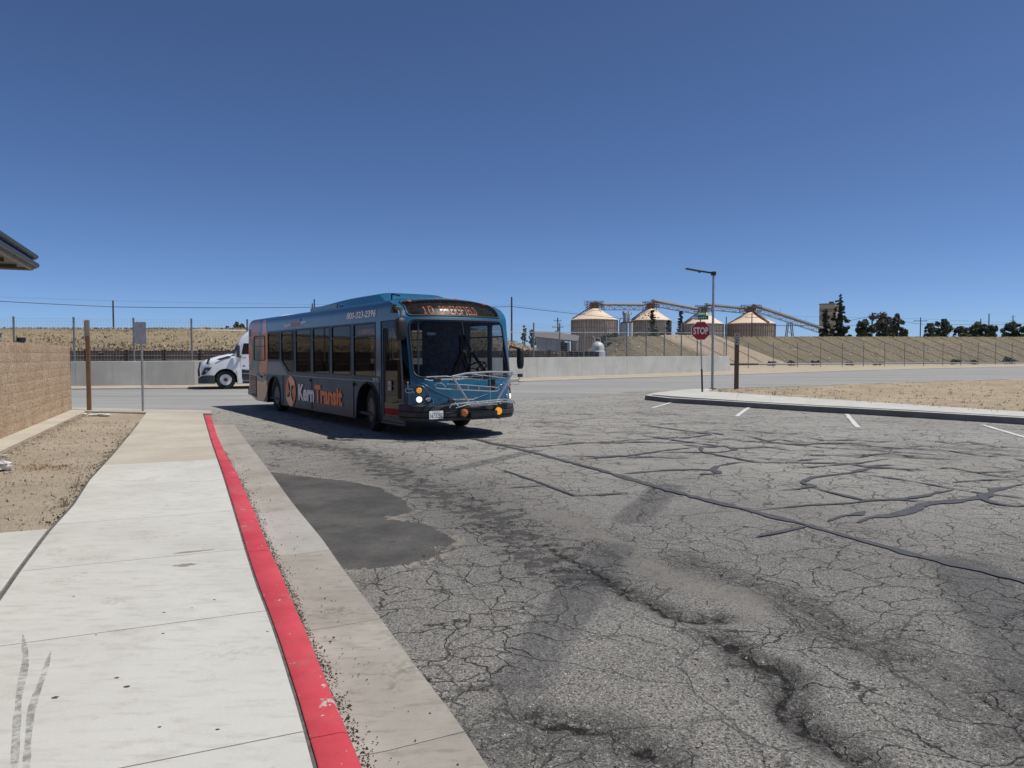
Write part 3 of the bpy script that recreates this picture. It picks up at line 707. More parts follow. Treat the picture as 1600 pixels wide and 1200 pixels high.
for _ in range(3000):
    a = R.random(); b = R.random() ** 1.5; lo = np.array(G(1120 + 650 * a, 614 + 43 * a, IZ)[:2]); hi = np.array(G(1120 + 650 * a, 607.5 - 18 * a, IZ)[:2]); q = lo * (1 - b) + hi * b
    if q[1] > 47: continue
    pts.append((q[0], q[1], float(isz(np.array([q[0]]), np.array([q[1]]))[0])))
stones('island_rubble', pts, M['pebble'], smin=.01, smax=.03)
pts = [(x, y, z) for x, y, z in pts if R.random() < .12]
tag(blades(pts, .1, .02, 4, 1.2, 5).build('island_weeds', simple('dull_weed', (.13, .125, .07), .9, var=.3)), kind='stuff')
# ------------- painted marks
def line(p, q, wdt, mat, name, lab, cat='marking', group=None):
    a = np.array(G(*p)[:2]); b = np.array(G(*q)[:2]); o = ribbon([a, b], wdt, .004, name, mat, jit=.06, taper=False, n=30); return tag(o, lab, cat, group)
gS = 'white parking stall lines by the island'
line((1056, 627), (1019, 637.5), .11, M['white_line'], 'stall_line', 'white stall line nearest the island tip', group=gS)
line((1171, 636), (1151, 650.5), .11, M['white_line'], 'stall_line', 'short white stall line below the brown timber post', group=gS)
line((1323, 647), (1341, 668), .11, M['white_line'], 'stall_line', 'white stall line slanting right in the middle of the island kerb', group=gS)
line((1536, 664), (1606, 684.5), .11, M['white_line'], 'stall_line', 'white stall line at the right picture edge', group=gS)
line((812, 617.5), (1000, 617.5), .3, M['worn_white'], 'stop_line', 'worn white stop line across the lane mouth beyond the bus', 'marking')
for i, (a, b) in enumerate([((815, 632), (835, 625.5)), ((832, 633), (858, 626)), ((852, 633), (884, 626.5)), ((872, 632.5), (903, 627))]):
    line(a, b, .35, M['worn_white'], 'hatch_mark', ['leftmost', 'second from the left', 'third from the left', 'rightmost'][i] + ' of the worn white hatch bars right of the bus nose', 'marking', 'worn hatch bars')
for dz in (0, 1):
    line((1350, 708.5 + 4.5 * dz), (1640, 745 + 6.5 * dz), .09, M['yellow_line'], 'centre_line', 'worn %s yellow centre line among the tar seals' % ('far' if dz == 0 else 'near'), 'marking', 'double yellow line')
line((1000, 663), (1250, 690), .1, M['yellow_line'], 'centre_line', 'faint yellow line remnant on the asphalt left of the tar seals', 'marking', 'double yellow line')
# ------------- tar seals
C8 = lambda x, y: (500 + x * .375, 660 + y * .375)
T = []
def cs1(*p): return [C1(*q) for q in p]
def cs8(*p): return [C8(*q) for q in p]
T.append(([(735, 684), (775, 694), (830, 706), (940, 735), (1040, 765), (1240, 815), (1420, 865), (1600, 908), (1700, 934)], .13, 0))
for p, w_ in [(cs1((580, 442), (660, 438), (720, 425), (670, 410), (720, 388), (880, 370), (1000, 340), (1100, 338)), .1), (cs1((720, 430), (830, 460), (940, 485), (1060, 482), (1190, 465), (1250, 450), (1310, 440)), .09),
              (cs1((490, 525), (700, 505), (870, 497), (940, 488), (1060, 480), (1200, 492), (1320, 490), (1430, 478)), .06), (cs1((905, 577), (960, 555), (1050, 548), (1140, 525), (1180, 503), (1290, 490), (1430, 475), (1480, 440), (1600, 418)), .15),
              (cs1((945, 378), (1100, 400), (1280, 432), (1420, 455), (1560, 470), (1650, 485)), .07), (cs1((785, 572), (840, 550), (900, 545), (935, 530)), .1), (cs1((480, 637), (590, 615), (700, 592)), .07),
              (cs1((0, 285), (240, 285), (330, 285), (400, 275), (350, 258), (250, 262), (260, 285), (320, 295), (480, 325), (900, 332), (1040, 310)), .09), (cs1((0, 368), (140, 358), (300, 358), (330, 340), (400, 328), (480, 325)), .09),
              (cs1((250, 378), (330, 372), (300, 350)), .13), (cs1((0, 213), (150, 235), (300, 255), (400, 268), (600, 262)), .11), (cs1((80, 220), (190, 225), (300, 210), (150, 190), (0, 170)), .1),
              (cs8((660, 78), (860, 105), (1110, 85), (1440, 65), (1600, 60)), .07), (cs8((750, 195), (900, 245), (1060, 305), (1190, 300), (1330, 290)), .06), (cs8((1070, 155), (1280, 140), (1430, 118), (1600, 100)), .08),
              (cs8((1250, 215), (1440, 200), (1600, 195)), .06), (cs8((780, 272), (870, 268), (960, 262)), .04), (cs1((1400, 470), (1490, 500), (1580, 510), (1640, 500)), .08), (cs1((1300, 410), (1440, 400), (1600, 395)), .06),
              (cs1((1230, 355), (1290, 348), (1400, 370), (1600, 362)), .06), (cs1((800, 350), (900, 362), (1000, 372)), .04), (cs1((440, 215), (560, 245), (760, 265), (960, 275), (1150, 290), (1300, 300)), .09), (cs1((600, 240), (800, 250), (1000, 262), (1270, 280)), .08)]:
    T.append((p, w_, 0))
rr = random.Random(11)
for k in range(26):   # denser seal work towards the island
    x = rr.uniform(1060, 1640); y0 = 655 + (x - 1060) * .055; y = rr.uniform(y0 + 8, y0 + 60); p = [(x, y)]
    dx = rr.choice((-1, 1)) * rr.uniform(18, 40)
    for j in range(rr.randint(3, 7)): x += dx * rr.uniform(.6, 1.4); y += rr.uniform(-3.2, 4.0) + dx * .03; p.append((x, max(y, y0 + 3)))
    T.append((p, rr.uniform(.05, .1), 1 if rr.random() < .5 else 0))
for k in range(16):   # towards the bus nose
    x = rr.uniform(800, 1080); y = rr.uniform(640, 690); p = [(x, y)]; dx = rr.choice((-1, 1)) * rr.uniform(15, 30)
    for j in range(rr.randint(3, 6)): x += dx * rr.uniform(.6, 1.4); y += rr.uniform(-2.2, 2.6); p.append((x, max(y, 634)))
    T.append((p, rr.uniform(.04, .08), 1))
seal = empty('tar_seals', (3, 10, 0), kind='structure')
for i, (p, w_, fd) in enumerate(T):
    ribbon(gxy(p), w_ * .8, .0045 + .00012 * i, 'tar_seal', M['tarfade' if fd else 'tar'], seal, jit=.35, taper=i > 0, seed=i)
# ================================================================== BUILT THINGS
# ------------- split-face block wall
def splitmat():
    q = NT('split_face_block'); p = q.pos
    n = q.noise(p, 26, 5, .75); v = q.vor(p, 48, out='Color')
    c = q.mix(q.mr(q.noise(p, 2, 4), .3, .7), (.58, .435, .29), (.7, .555, .39))
    c = q.mix(q.mr(n, .46, .6, 0, .8), c, (.36, .22, .14)); c = q.mix(q.mr(q.sep(v)[0], .6, .95, 0, .6), c, (.72, .56, .41)); c = q.mix(q.mr(q.sep(v)[1], .75, 1, 0, .7), c, (.1, .06, .04))
    c = q.mix(q.mr(q.rand, 0, 1, 0, .22, False), c, (.3, .19, .12))
    return q.done(c, .95, q.bump(q.mth('ADD', n, q.mth('MULTIPLY', q.noise(p, 70, 3), .6)), 1, .025), Specular_IOR_Level=.15)
M['block'] = splitmat(); M['mortar'] = simple('mortar', (.42, .33, .25), .95, var=.15, vsc=30, bump=.3)
wang = math.atan2(wd[1], wd[0])   # wall runs from far end wa towards the camera
wall = empty('block_wall', (float(wa[0]), float(wa[1]), .12), wang, 'tan split-face block wall beside the dirt strip at the left picture edge', 'wall')
# local x along wd (towards camera); street side is local +y or -y
side_n = np.array([-wd[1], wd[0]]); SG = 1 if side_n @ V > 0 else -1
BW, BH, BT = .4, .2, .2
meshes = []
for k in range(7):
    rr = random.Random(k + 50); mb = MB(); nx_, nz_ = 5, 3; g_ = .0035; vs = []; fs = []
    for j in range(nz_ + 1):
        for i in range(nx_ + 1):
            e = (i in (0, nx_)) or (j in (0, nz_)); vs.append((g_ + (BW - 2 * g_) * i / nx_, SG * (0 if e else rr.uniform(.001, .006)), g_ + (BH - 2 * g_) * j / nz_))
    for j in range(nz_):
        for i in range(nx_):
            a = j * (nx_ + 1) + i; f = (a, a + 1, a + nx_ + 2, a + nx_ + 1); fs.append(f if SG < 0 else f[::-1])
    n0 = len(vs); vs += [(g_, -SG * BT, g_), (BW - g_, -SG * BT, g_), (BW - g_, -SG * BT, BH - g_), (g_, -SG * BT, BH - g_)]
    tl = nz_ * (nx_ + 1); tr = tl + nx_
    fs += [(n0, n0 + 1, n0 + 2, n0 + 3), tuple([*range(tl, tr + 1)] + [n0 + 2, n0 + 3]), tuple([j * (nx_ + 1) for j in range(nz_ + 1)] + [n0 + 3, n0]), tuple([j * (nx_ + 1) + nx_ for j in range(nz_ + 1)] + [n0 + 2, n0 + 1])]
    me = bpy.data.meshes.new('block'); me.from_pydata(vs, [], fs); me.materials.append(M['block']); me.update(); meshes.append(me)
NB = 32
for j in range(9):
    for i in range(NB):
        o = link('block', meshes[R.randrange(7)], wall, (i * BW - (BW / 2 if j % 2 else 0) + (.2), R.uniform(-.002, .002), j * BH + .04))
    if j % 2 == 0: o = link('block', meshes[R.randrange(7)], wall, (0, 0, j * BH + .04)); o.scale = (.5, 1, 1)
mb = MB(); y0, y1 = (-BT + .01, -.003) if SG > 0 else (.003, BT - .01); mb.box(.0, NB * BW, y0, y1, 0, 9 * BH + .03); o = mb.build('mortar_core', M['mortar'], wall)
# ------------- things seen over the wall
M['galv'] = simple('galvanised_steel', (.28, .29, .3), .45, .7, .15, 8); M['dkmetal'] = simple('dark_metal', (.035, .037, .04), .5, .3, .2)
M['grey'] = simple('grey_paint', (.3, .31, .32), .5); M['black'] = simple('black_plastic', (.02, .02, .021), .5, var=.2)
q = P(33, 533, 17.5); t = empty('vent_pipe', (q[0], q[1], 0), label='short grey vent pipe with a black cap behind the block wall', cat='pipe')
mb = MB(); mb.lathe([(.075, 0), (.075, q[2])], 16); mb.build('pipe', M['galv'], t, smooth='auto')
mb = MB(); mb.lathe([(.0, q[2] + .09), (.095, q[2] + .085), (.1, q[2] - .01), (.07, q[2] - .01)], 16); mb.build('cap', M['black'], t, smooth='auto')
q = P(4, 519, 17); zt = q[2]; t = empty('condenser_unit', (q[0] - .75, q[1], 0), wang, label='grey louvred condenser unit showing over the block wall at the left edge', cat='air conditioner')
mb = MB(); mb.box(-.5, .5, -.5, .5, 0, zt - .03); mb.build('cabinet', M['grey'], t, bevel=.01)
mb = MB(); mb.box(-.53, .53, -.53, .53, zt - .03, zt); mb.build('lid', M['galv'], t)
for k in range(14):
    mb = MB(); z = .9 + k * (zt - 1) / 14; mb.box(-.525, .525, -.525, .525, z, z + .03); mb.build('louvre', M['grey'], t)
# ------------- canopy roof corner top left
M['roof'] = simple('brown_green_metal_roof', (.055, .062, .06), .4, .4, .1); M['soffit'] = simple('soffit', (.09, .07, .055), .7); M['fascia'] = simple('tan_fascia', (.2, .17, .14), .45, .2)
can = empty('canopy_building', (0, 0, 0), label='dark two-tier metal canopy roof jutting in at the upper left', cat='building')
dv = 12.5; zl = P(57, 417, dv)[2]; cl = P(57, 417, dv); zu = P(56, 404, dv)[2]
Uc = U; Vc = V
def eave(c0, z, th, name, mat, mat2, slope=.0):
    c0 = np.array(c0[:2]); L1, L2 = 16, 12
    pts = [c0, c0 - Uc * L1, c0 - Uc * L1 - Vc * L2, c0 - Vc * L2]
    mb = MB(); mb.plate([tuple(p) for p in pts[::-1]], t=th, fn=lambda x, y, o: (x, y, z + o + slope * 0)); mb.build(name, mat, can, recalc=True)
    # rounded gutter edge along both visible eaves
    for a, b in ((pts[0], pts[1]), (pts[3], pts[0])):
        mb = MB(); mb.tube([(a[0], a[1], z - th * .3), (b[0], b[1], z - th * .3)], th * .55, 10); mb.build('gutter', M['roof'], can, smooth=True)
        a2 = a - Uc * .06 - Vc * .06; b2 = b - Uc * .06 - Vc * .06
        mb = MB(); mb.tube([(a2[0], a2[1], z - th * 1.05), (b2[0], b2[1], z - th * 1.05)], th * .4, 10); mb.build('fascia', mat2, can, smooth=True)
eave(cl, zl + .05, .085, 'lower_roof', M['roof'], M['fascia']); eave(P(56, 404, dv), zu + .05, .075, 'upper_roof', M['roof'], M['soffit'])
c0 = np.array(cl[:2])
for k in range(9):
    a = c0 - Uc * (.5 + k * .9); b = a - Vc * 11.5; mb = MB(); mb.beam((a[0] - V[0] * .2, a[1] - V[1] * .2, zl - .06), (b[0], b[1], zl - .06), .07, .05); mb.build('joist', M['soffit'], can)
for k in (4, 12):
    a = c0 - Vc * k * .9 - Uc * 3; mb = MB(); mb.box(a[0] - .09, a[0] + .09, a[1] - .09, a[1] + .09, 0, zl - .05); mb.build('column', M['roof'], can)
mb = MB(); a = c0 - Vc * 1.2 - Uc * 1.2; mb.beam((a[0], a[1], (zl + zu) / 2), (a[0] - Vc[0] * 10, a[1] - Vc[1] * 10, (zl + zu) / 2), .08, zu - zl - .06); mb.build('spacer_beam', M['roof'], can)
mb = MB(); mb.beam((a[0], a[1], (zl + zu) / 2), (a[0] - Uc[0] * 14, a[1] - Uc[1] * 14, (zl + zu) / 2), .08, zu - zl - .06); mb.build('spacer_beam', M['roof'], can)
# ------------- posts and signs near
def woodmat(name, a, b):
    q = NT(name); c = q.mix(q.mr(q.noise(q.vec(q.obj, (12, 12, .6)), 3, 5, .7), .3, .7), a, b); return q.done(c, .85, q.bump(q.noise(q.vec(q.obj, (30, 30, 1)), 3, 4), .4, .005))
M['wood'] = woodmat('brown_timber', (.12, .065, .035), (.2, .115, .065)); M['woodtop'] = woodmat('weathered_timber', (.2, .16, .11), (.3, .25, .18)); M['wood2'] = woodmat('dark_brown_timber', (.075, .05, .035), (.13, .085, .06))
M['signback'] = simple('bare_sign_aluminium', (.42, .44, .47), .5, 0, .1); M['post'] = simple('galvanised_post', (.33, .34, .355), .5, .5, .1)
b_ = G(139.5, 641.0, .15); hh = P(134, 500, b_[1])[2]
t = empty('sign_post', b_, .3, 'brown timber post with an edge-on sign at the left, by the block wall end', 'post')
mb = MB(); mb.box(-.052, .052, -.052, .052, -.15, hh - .15 - .45); mb.build('post', M['wood'], t, bevel=.008)
mb = MB(); mb.box(-.052, .052, -.052, .052, hh - .6, hh - .15); mb.build('post_top', M['woodtop'], t, bevel=.008)
mb = MB(); mb.plate(rrect(-.23, .23, hh - .75, hh - .14, .04), t=.004, fn=lambda a, b, o: (-.069 + o, a * .35 - .02, b)); mb.build('sign_plate', M['signback'], t)
b_ = G(223.5, 643, .15); hh = P(219.5, 503, b_[1])[2] - .15
t = empty('metal_sign_post', b_, -.05, 'thin galvanised post carrying the grey back of a small rectangular sign', 'sign')
mb = MB(); mb.tube([(0, 0, -.1), (-.0, 0, hh)], .03, 12); mb.build('post', M['post'], t, smooth='auto')
mb = MB(); mb.plate(rrect(-.17, .155, hh - .61, hh + .0, .05), t=.004, fn=lambda a, b, o: (a, -.036 + o, b)); mb.build('sign_plate', M['signback'], t)
mb = MB(); mb.lathe([(0, .012), (.34, .01), (.36, -.02)], 20, M=Matrix.Diagonal((1, .5, 1, 1))); mb.build('footing', M['bare'], t)
for z in (hh - .12, hh - .5):
    mb = MB(); mb.box(-.02, .02, -.05, -.04, z - .02, z + .02); mb.build('bolt', M['galv'], t)
# ------------- text helper
def text2d(s, x0, x1, z0, z1, shear=0, bold=0, res=3, shift=True):
    cu = bpy.data.curves.new('lettering', 'FONT'); cu.body = s; cu.shear = shear; cu.offset = bold; cu.resolution_u = res; cu.fill_mode = 'FRONT'
    o = bpy.data.objects.new('lettering', cu); col.objects.link(o); bpy.context.view_layer.update()
    me = bpy.data.meshes.new_from_object(o.evaluated_get(bpy.context.evaluated_depsgraph_get())); bpy.data.objects.remove(o); bpy.data.curves.remove(cu)
    v = np.array([p.co[:] for p in me.vertices]); f = [tuple(p.vertices) for p in me.polygons]; bpy.data.meshes.remove(me)
    a, b = v.min(0), v.max(0); out = [((p[0] - a[0]) / (b[0] - a[0]) * (x1 - x0) + x0, (p[1] - a[1]) / (b[1] - a[1]) * (z1 - z0) + z0) for p in v]
    return out, f
def lettering(s, box, fn, mat, parent, name='lettering', **k):
    v, f = text2d(s, *box, **k); mb = MB(); mb.add([fn(x, z) for x, z in v], f); return mb.build(name, mat, parent)
# ------------- stop sign
M['red_sign'] = simple('red_sign_face', (.33, .012, .02), .45, var=.08); M['white_sign'] = simple('white_sign_face', (.75, .74, .73), .5, var=.04); M['green_sign'] = simple('green_sign_face', (.005, .13, .085), .4, var=.06)
b_ = G(1097.5, 612.5, IZ); hs = P(1094.3, 517, b_[1])[2] - IZ
t = empty('stop_sign', b_, math.radians(-8), 'red octagonal stop sign topped with green street-name blades on a leaning post', 'sign')
lean = -.095
def ln(z): return lean * z / hs
mb = MB(); mb.tube([(0, 0, -.1), (ln(.95), 0, .95)], .038, 12); mb.build('post_sleeve', M['black'], t, smooth='auto')
mb = MB(); mb.tube([(ln(.9), 0, .9), (ln(hs + 1), 0, hs + .95)], .03, 12); mb.build('post', M['post'], t, smooth='auto')
def octo(r): return [(r * math.cos(math.radians(22.5 + 45 * k)) + lean, hs + r * math.sin(math.radians(22.5 + 45 * k))) for k in range(8)]
mb = MB(); mb.plate(octo(.412), t=.004, fn=lambda a, b, o: (a, -.045 - o, b)); mb.build('sign_border', M['white_sign'], t)
mb = MB(); mb.plate(octo(.388), t=.002, fn=lambda a, b, o: (a, -.052 - o, b)); mb.build('sign_face', M['red_sign'], t)
lettering('STOP', (lean - .3, lean + .3, hs - .14, hs + .15), lambda x, z: (x, -.055, z), M['white_sign'], t, bold=.02)
M['backing'] = M['signback']
bl = empty('street_name_blade', (b_[0], b_[1], IZ), 0, 'pair of green street-name blades crossing above the stop sign', 'sign')
for (za, zb, xa, xb, ang) in [(.62, .8, -.16, .28, .45), (.46, .63, -.24, .33, -.35)]:
    ca, sa = math.cos(ang), math.sin(ang); X0 = lean * 1.3
    fnn = lambda a, b, o, ca=ca, sa=sa: (X0 + a * ca + (o + .03) * sa, a * sa - (o + .03) * ca - .02, hs + b)
    mb = MB(); mb.plate(rrect(xa, xb, za, zb, .015), t=.004, fn=fnn); mb.build('blade', M['green_sign'], bl)
    for k in range(6):
        x = xa + .05 + k * (xb - xa - .1) / 6; mb = MB(); mb.plate([(x, za + .05), (x + .03, za + .05), (x + .03, za + .12), (x, za + .12)], t=0, fn=lambda a, b, o, f=fnn: f(a, b, .003)); o_ = mb.build('worn_print', M['white_sign'], bl)
mb = MB(); mb.box(lean * 1.3 - .26, lean * 1.3 - .12, -.05, -.045, hs + .47, hs + .6); mb.build('pale_tab', M['signback'], bl)
# ------------- lamp post
b_ = G(1113, 607.3, IZ); hl = P(1115.5, 427, b_[1])[2] - IZ
t = empty('street_lamp', b_, 0, 'tall slim grey street lamp with a dark LED arm pointing left', 'street lamp')
mb = MB(); mb.tube([(0, 0, 0), (.0, 0, hl)], .062, 14, r2=.05); mb.build('pole', M['post'], t, smooth='auto')
mb = MB(); mb.box(-.12, .12, -.12, .12, -.02, .03); mb.build('base_plate', M['galv'], t)
mb = MB(); mb.box(-.1, .1, -.09, .09, hl - .1, hl + .08); mb.build('head_bracket', M['black'], t, bevel=.02)
mb = MB(); mb.beam((0, 0, hl), (-.62, 0, hl + .1), .08, .07); mb.build('arm', M['black'], t)
mb = MB(); mb.beam((-.55, 0, hl + .08), (-1.26, 0, hl + .21), .28, .06); mb.build('lamp_head', M['black'], t, bevel=.02)
mb = MB(); mb.box(-.68, -.6, -.04, .04, hl + .02, hl + .08); mb.build('sensor', M['black'], t)
# ------------- right timber post with small signs
b_ = G(1150.5, 607.8, IZ); hw_ = P(1151.5, 520.5, b_[1])[2] - IZ
t = empty('sign_post', b_, 0, 'dark brown timber post with small parking plates, right of the stop sign', 'post')
mb = MB(); mb.box(-.085, .085, -.08, .08, -.1, hw_ - .15); mb.build('post', M['wood2'], t, bevel=.01)
M['signgrey'] = simple('faded_sign', (.3, .28, .28), .6); M['signblue'] = simple('dark_sign_print', (.06, .06, .08), .6)
for z0, z1, k in ((hw_ - .2, hw_, 0), (hw_ - .52, hw_ - .22, 1)):
    mb = MB(); mb.plate(rrect(-.14, .1, z0, z1, .02), t=.004, fn=lambda a, b, o: (a, -.088 - o, b)); mb.build('sign_plate', M['signgrey'], t)
    for zz in ([(z0 + .08)] if k == 0 else [z0 + .07, z0 + .17]):
        mb = MB(); mb.plate(rrect(-.07, .03, zz, zz + .06, .01), t=0, fn=lambda a, b, o: (a, -.0945, b)); mb.build('print', M['signblue'], t)
# ------------- concrete wall with steel mesh fence
def wallmat():
    q = NT('cast_concrete_wall'); p = q.pos
    st_ = q.noise(q.vec(p, (1, 1, .07)), 1.6, 5, .65); n = q.noise(p, .5, 4)
    c = q.mix(q.mr(n, .3, .7), (.39, .395, .37), (.48, .485, .455)); c = q.mix(q.mr(st_, .55, .75, 0, .55), c, (.62, .62, .6)); c = q.mix(q.mr(q.noise(q.vec(p, (1, 1, .12), loc=(4, 4, 0)), 2.3, 5, .7), .55, .75, 0, .5), c, (.29, .29, .27))
    c = q.mix(q.mr(q.noise(p, 9, 5, .7), .5, .8, 0, .25), c, (.3, .29, .27))
    return q.done(c, .9, q.bump(q.noise(p, 20, 4), .3, .01))
M['cwall'] = wallmat()
wpx = [(-250, 566.5, 605.5), (110, 565, 603.5), (310, 563.5, 602), (560, 561, 597.5), (810, 558.8, 591.2), (960, 557.3, 586.2), (1139, 556.2, 580.2)]
base = np.array([G(x, b)[:2] for x, t_, b in wpx]); top = np.array([P(x, t_, G(x, b)[1])[2] for x, t_, b in wpx])
s_ = np.r_[0, np.cumsum(np.linalg.norm(np.diff(base, axis=0), axis=1))]
def wall_at(d): return np.array([np.interp(d, s_, base[:, 0]), np.interp(d, s_, base[:, 1])]), float(np.interp(d, s_, top))
def wdir(d): a, _ = wall_at(max(0, d - 1)); b, _ = wall_at(min(s_[-1], d + 1)); v_ = b - a; return v_ / np.linalg.norm(v_)
cw = empty('concrete_wall', (float(base[0][0]), float(base[0][1]), 0), label='long grey cast concrete wall across the street, streaked and shoulder high', cat='wall')
npn = int(s_[-1] / 6.1)
for k in range(npn):
    a_, b_ = s_[-1] - (k + 1) * 6.1, s_[-1] - k * 6.1; mb = MB(); vs = []; n = 5
    for d in np.linspace(a_ + .006, b_ - .006, n):
        c_, h_ = wall_at(d); nn_ = wdir(d); nn_ = np.array([-nn_[1], nn_[0]])
        rk = .35 * (1 if (k == 0 and d > b_ - .1) else 0)
        for (o, z) in ((-.06, -.1), (0, h_ - .02), (.02, h_), (.28, h_), (.3, h_ - .02), (.36, -.1)):
            q = c_ + nn_ * o + wdir(d) * (rk * (1 - max(z, 0) / h_)); vs.append((q[0] - cw.location.x, q[1] - cw.location.y, z))
    fs = [(i * 6 + j, (i + 1) * 6 + j, (i + 1) * 6 + j + 1, i * 6 + j + 1) for i in range(n - 1) for j in range(5)] + [(0, 1, 2, 3, 4, 5), tuple((n - 1) * 6 + j for j in range(6))[::-1]]
    mb.add(vs, fs); mb.build('wall_panel', M['cwall'], cw)
# fence posts on the wall: real spacing 3.05 m
M['fpost'] = simple('fence_post_steel', (.2, .21, .215), .5, .5, .2); M['wire'] = simple('fence_wire', (.36, .38, .4), .4, .6, .1); M['railw'] = simple('pale_rail', (.5, .52, .54), .35, .7, .08); M['railg'] = simple('grey_rail', (.2, .22, .24), .45, .5, .1)
def wirepanel(L, H, dx, dz, r):
    mb = MB()
    n = int(L / dx)
    for i in range(1, n): mb.beam((i * L / n, 0, 0), (i * L / n, 0, H), r, r)
    m = int(H / dz)
    for j in range(m + 1): mb.beam((0, r, j * H / m), (L, r, j * H / m), r, r)
    return mb
def fence(name, lab, pts3, heights, post_r, rails, panel, x_post=None):
    f0 = empty(name, tuple(pts3[0]), label=lab, cat='fence'); pm = None; ml = {}
    for i, (p, h) in enumerate(zip(pts3, heights)):
        rel = Vector(p) - f0.location; mb = MB(); mb.tube([(0, 0, -.1), (0, 0, h)], post_r, 8); mb.build('post', M['fpost'], f0, loc=rel, smooth='auto')
        mb = MB(); mb.lathe([(post_r * 1.2, h - .02), (post_r * 1.1, h + .04), (0, h + .06)], 8); mb.build('post_cap', M['wire'], f0, loc=rel)
        if i + 1 < len(pts3):
            q = Vector(pts3[i + 1]); d = q - Vector(p); L = math.hypot(d.x, d.y); rz = math.atan2(d.y, d.x); h2 = (h + heights[i + 1]) / 2
            mb = wirepanel(L, h2 - .05, *panel); mb.v = [(x, y, z + d.z * x / L) for x, y, z in mb.v]; o = mb.build('mesh_panel', M['wire'], f0, loc=rel, rz=rz)
            for fr, r_, mt in rails:
                mb = MB(); mb.tube([(0, 0, h * fr), (L, 0, heights[i + 1] * fr + d.z)], r_, 6); mb.build('rail', mt, f0, loc=rel, rz=rz)
    return f0
fp = []; fh = []
topl = lambda d: 3.98 + (4.95 - 3.98) * max(0, d - 20) / (s_[-1] - 20)
d = s_[-1] - .3
while d > 1:
    c_, h_ = wall_at(d); nn_ = wdir(d); nn_ = np.array([-nn_[1], nn_[0]]); q = c_ + nn_ * .16; fp.append((q[0], q[1], h_ - .02)); fh.append((d, h_)); d -= 3.04
fp = fp[::-1]; fh = fh[::-1]
hts = []
for (p, (d, h_)) in zip(fp, fh):
    px = 800 + FPX * p[0] / p[1]; py = np.interp(px, [0, 811, 1130], [494.5, 504.5, 507]); z = P(px, py, p[1])[2]; hts.append(z - h_)
fence('mesh_fence', 'tall steel mesh fence standing on the grey concrete wall', fp, hts, .055, [(.74, .028, M['railw'])], (.15, .15, .0055))
interp_ = lambda x, a, b: float(np.interp(x, a, b))
# lower fence beyond the street on the right
bpx = [(1160, 577.5), (1208, 575.5), (1246, 575), (1282, 574.3), (1349, 573), (1413, 571.8), (1473, 570.5), (1528, 569.3), (1581, 568), (1700, 566)]
bp = np.array([G(*p)[:2] for p in bpx]); ss = np.r_[0, np.cumsum(np.linalg.norm(np.diff(bp, axis=0), axis=1))]
fpx = [1131, 1169, 1208, 1246, 1282, 1316, 1349, 1382, 1413, 1443, 1473, 1501, 1528, 1555, 1581, 1606, 1630, 1653, 1676, 1698]
pts3 = [(*G(x, interp_(x, [1131, 1208, 1473, 1606, 1700], [576.3, 574.6, 571.4, 569.4, 568.2]))[:2], 0) for x in fpx]
hh2 = [P(800, 535.3, p[1])[2] for p in pts3]
f2 = fence('chain_link_fence', 'long dark wire fence along the foot of the striped embankment, right side', pts3, hh2, .05, [(.85, .02, M['railg']), (.12, .025, M['railg'])], (.3, .3, .006))
for k in (0, 2, 6, 11, 16):
    if k + 1 < len(pts3) and k != 0:
        a = Vector(pts3[k]) - f2.location; b = Vector(pts3[k]) * (1 - .85) + Vector(pts3[k + 1]) * .85 - f2.location; mb = MB(); mb.tube([(a.x, a.y, 2.9), (b.x, b.y, .2)], .03, 6); mb.build('brace', M['fpost'], f2)
# ================================================================== BUS
# local axes: X forward, Y to the driver's side, Z up; origin under the front axle
bus = empty('city_bus', (-2.128, 17.077, 0), math.radians(-55.85), 'blue transit bus with orange wrap shapes at its rear and a bike rack in front', 'bus')
def paint(name, c, coat=.6, rough=.35, dust=.25):
    q = NT(name); n = q.noise(q.obj, 2.2, 5, .6); z = q.sep(q.obj)[2]
    cc = q.mix(q.mr(n, .3, .7), tuple(x * .9 for x in c), tuple(min(1, x * 1.1) for x in c))
    dd = q.mth('MULTIPLY', q.mr(q.noise(q.vec(q.obj, (1, 1, .4)), 7, 6, .75), .45, .8), q.mr(z, 1.2, .3, .25, 1)); cc = q.mix(q.mth('MULTIPLY', dd, dust), cc, (.22, .19, .15))
    q.done(cc, rough, q.bump(q.noise(q.obj, 1.4, 2), .08, .02)); q.b.inputs['Coat Weight'].default_value = coat; q.b.inputs['Coat Roughness'].default_value = .06; return q.m
M['bblue'] = paint('bus_blue_paint', (.007, .105, .2)); M['bnavy'] = paint('bus_upper_blue_paint', (.006, .055, .115))
def muralmat():
    q = NT('side_wrap_print'); p = q.obj; s3 = q.sep(p)
    n = q.noise(q.vec(p, (.5, 1, 1.3)), 1.6, 6, .65); n2 = q.noise(q.vec(p, (2.2, 1, .5)), 2.4, 5, .7)
    c = q.mix(q.mr(n, .35, .65), (.012, .05, .09), (.034, .078, .12)); c = q.mix(q.mr(n2, .5, .62, 0, .6), c, (.006, .024, .055))
    low = q.mr(q.mth('ADD', s3[2], q.mth('MULTIPLY', n, .35)), .62, .52); c = q.mix(q.mth('MULTIPLY', low, .6), c, (.035, .03, .045))
    c = q.mix(q.mr(q.noise(p, 9, 5, .8), .5, .8, 0, .35), c, (.06, .065, .07))
    q.done(c, .4); q.b.inputs['Coat Weight'].default_value = .06; q.b.inputs['Specular IOR Level'].default_value = .22; q.b.inputs['Coat Roughness'].default_value = .1; return q.m
M['mural'] = muralmat()
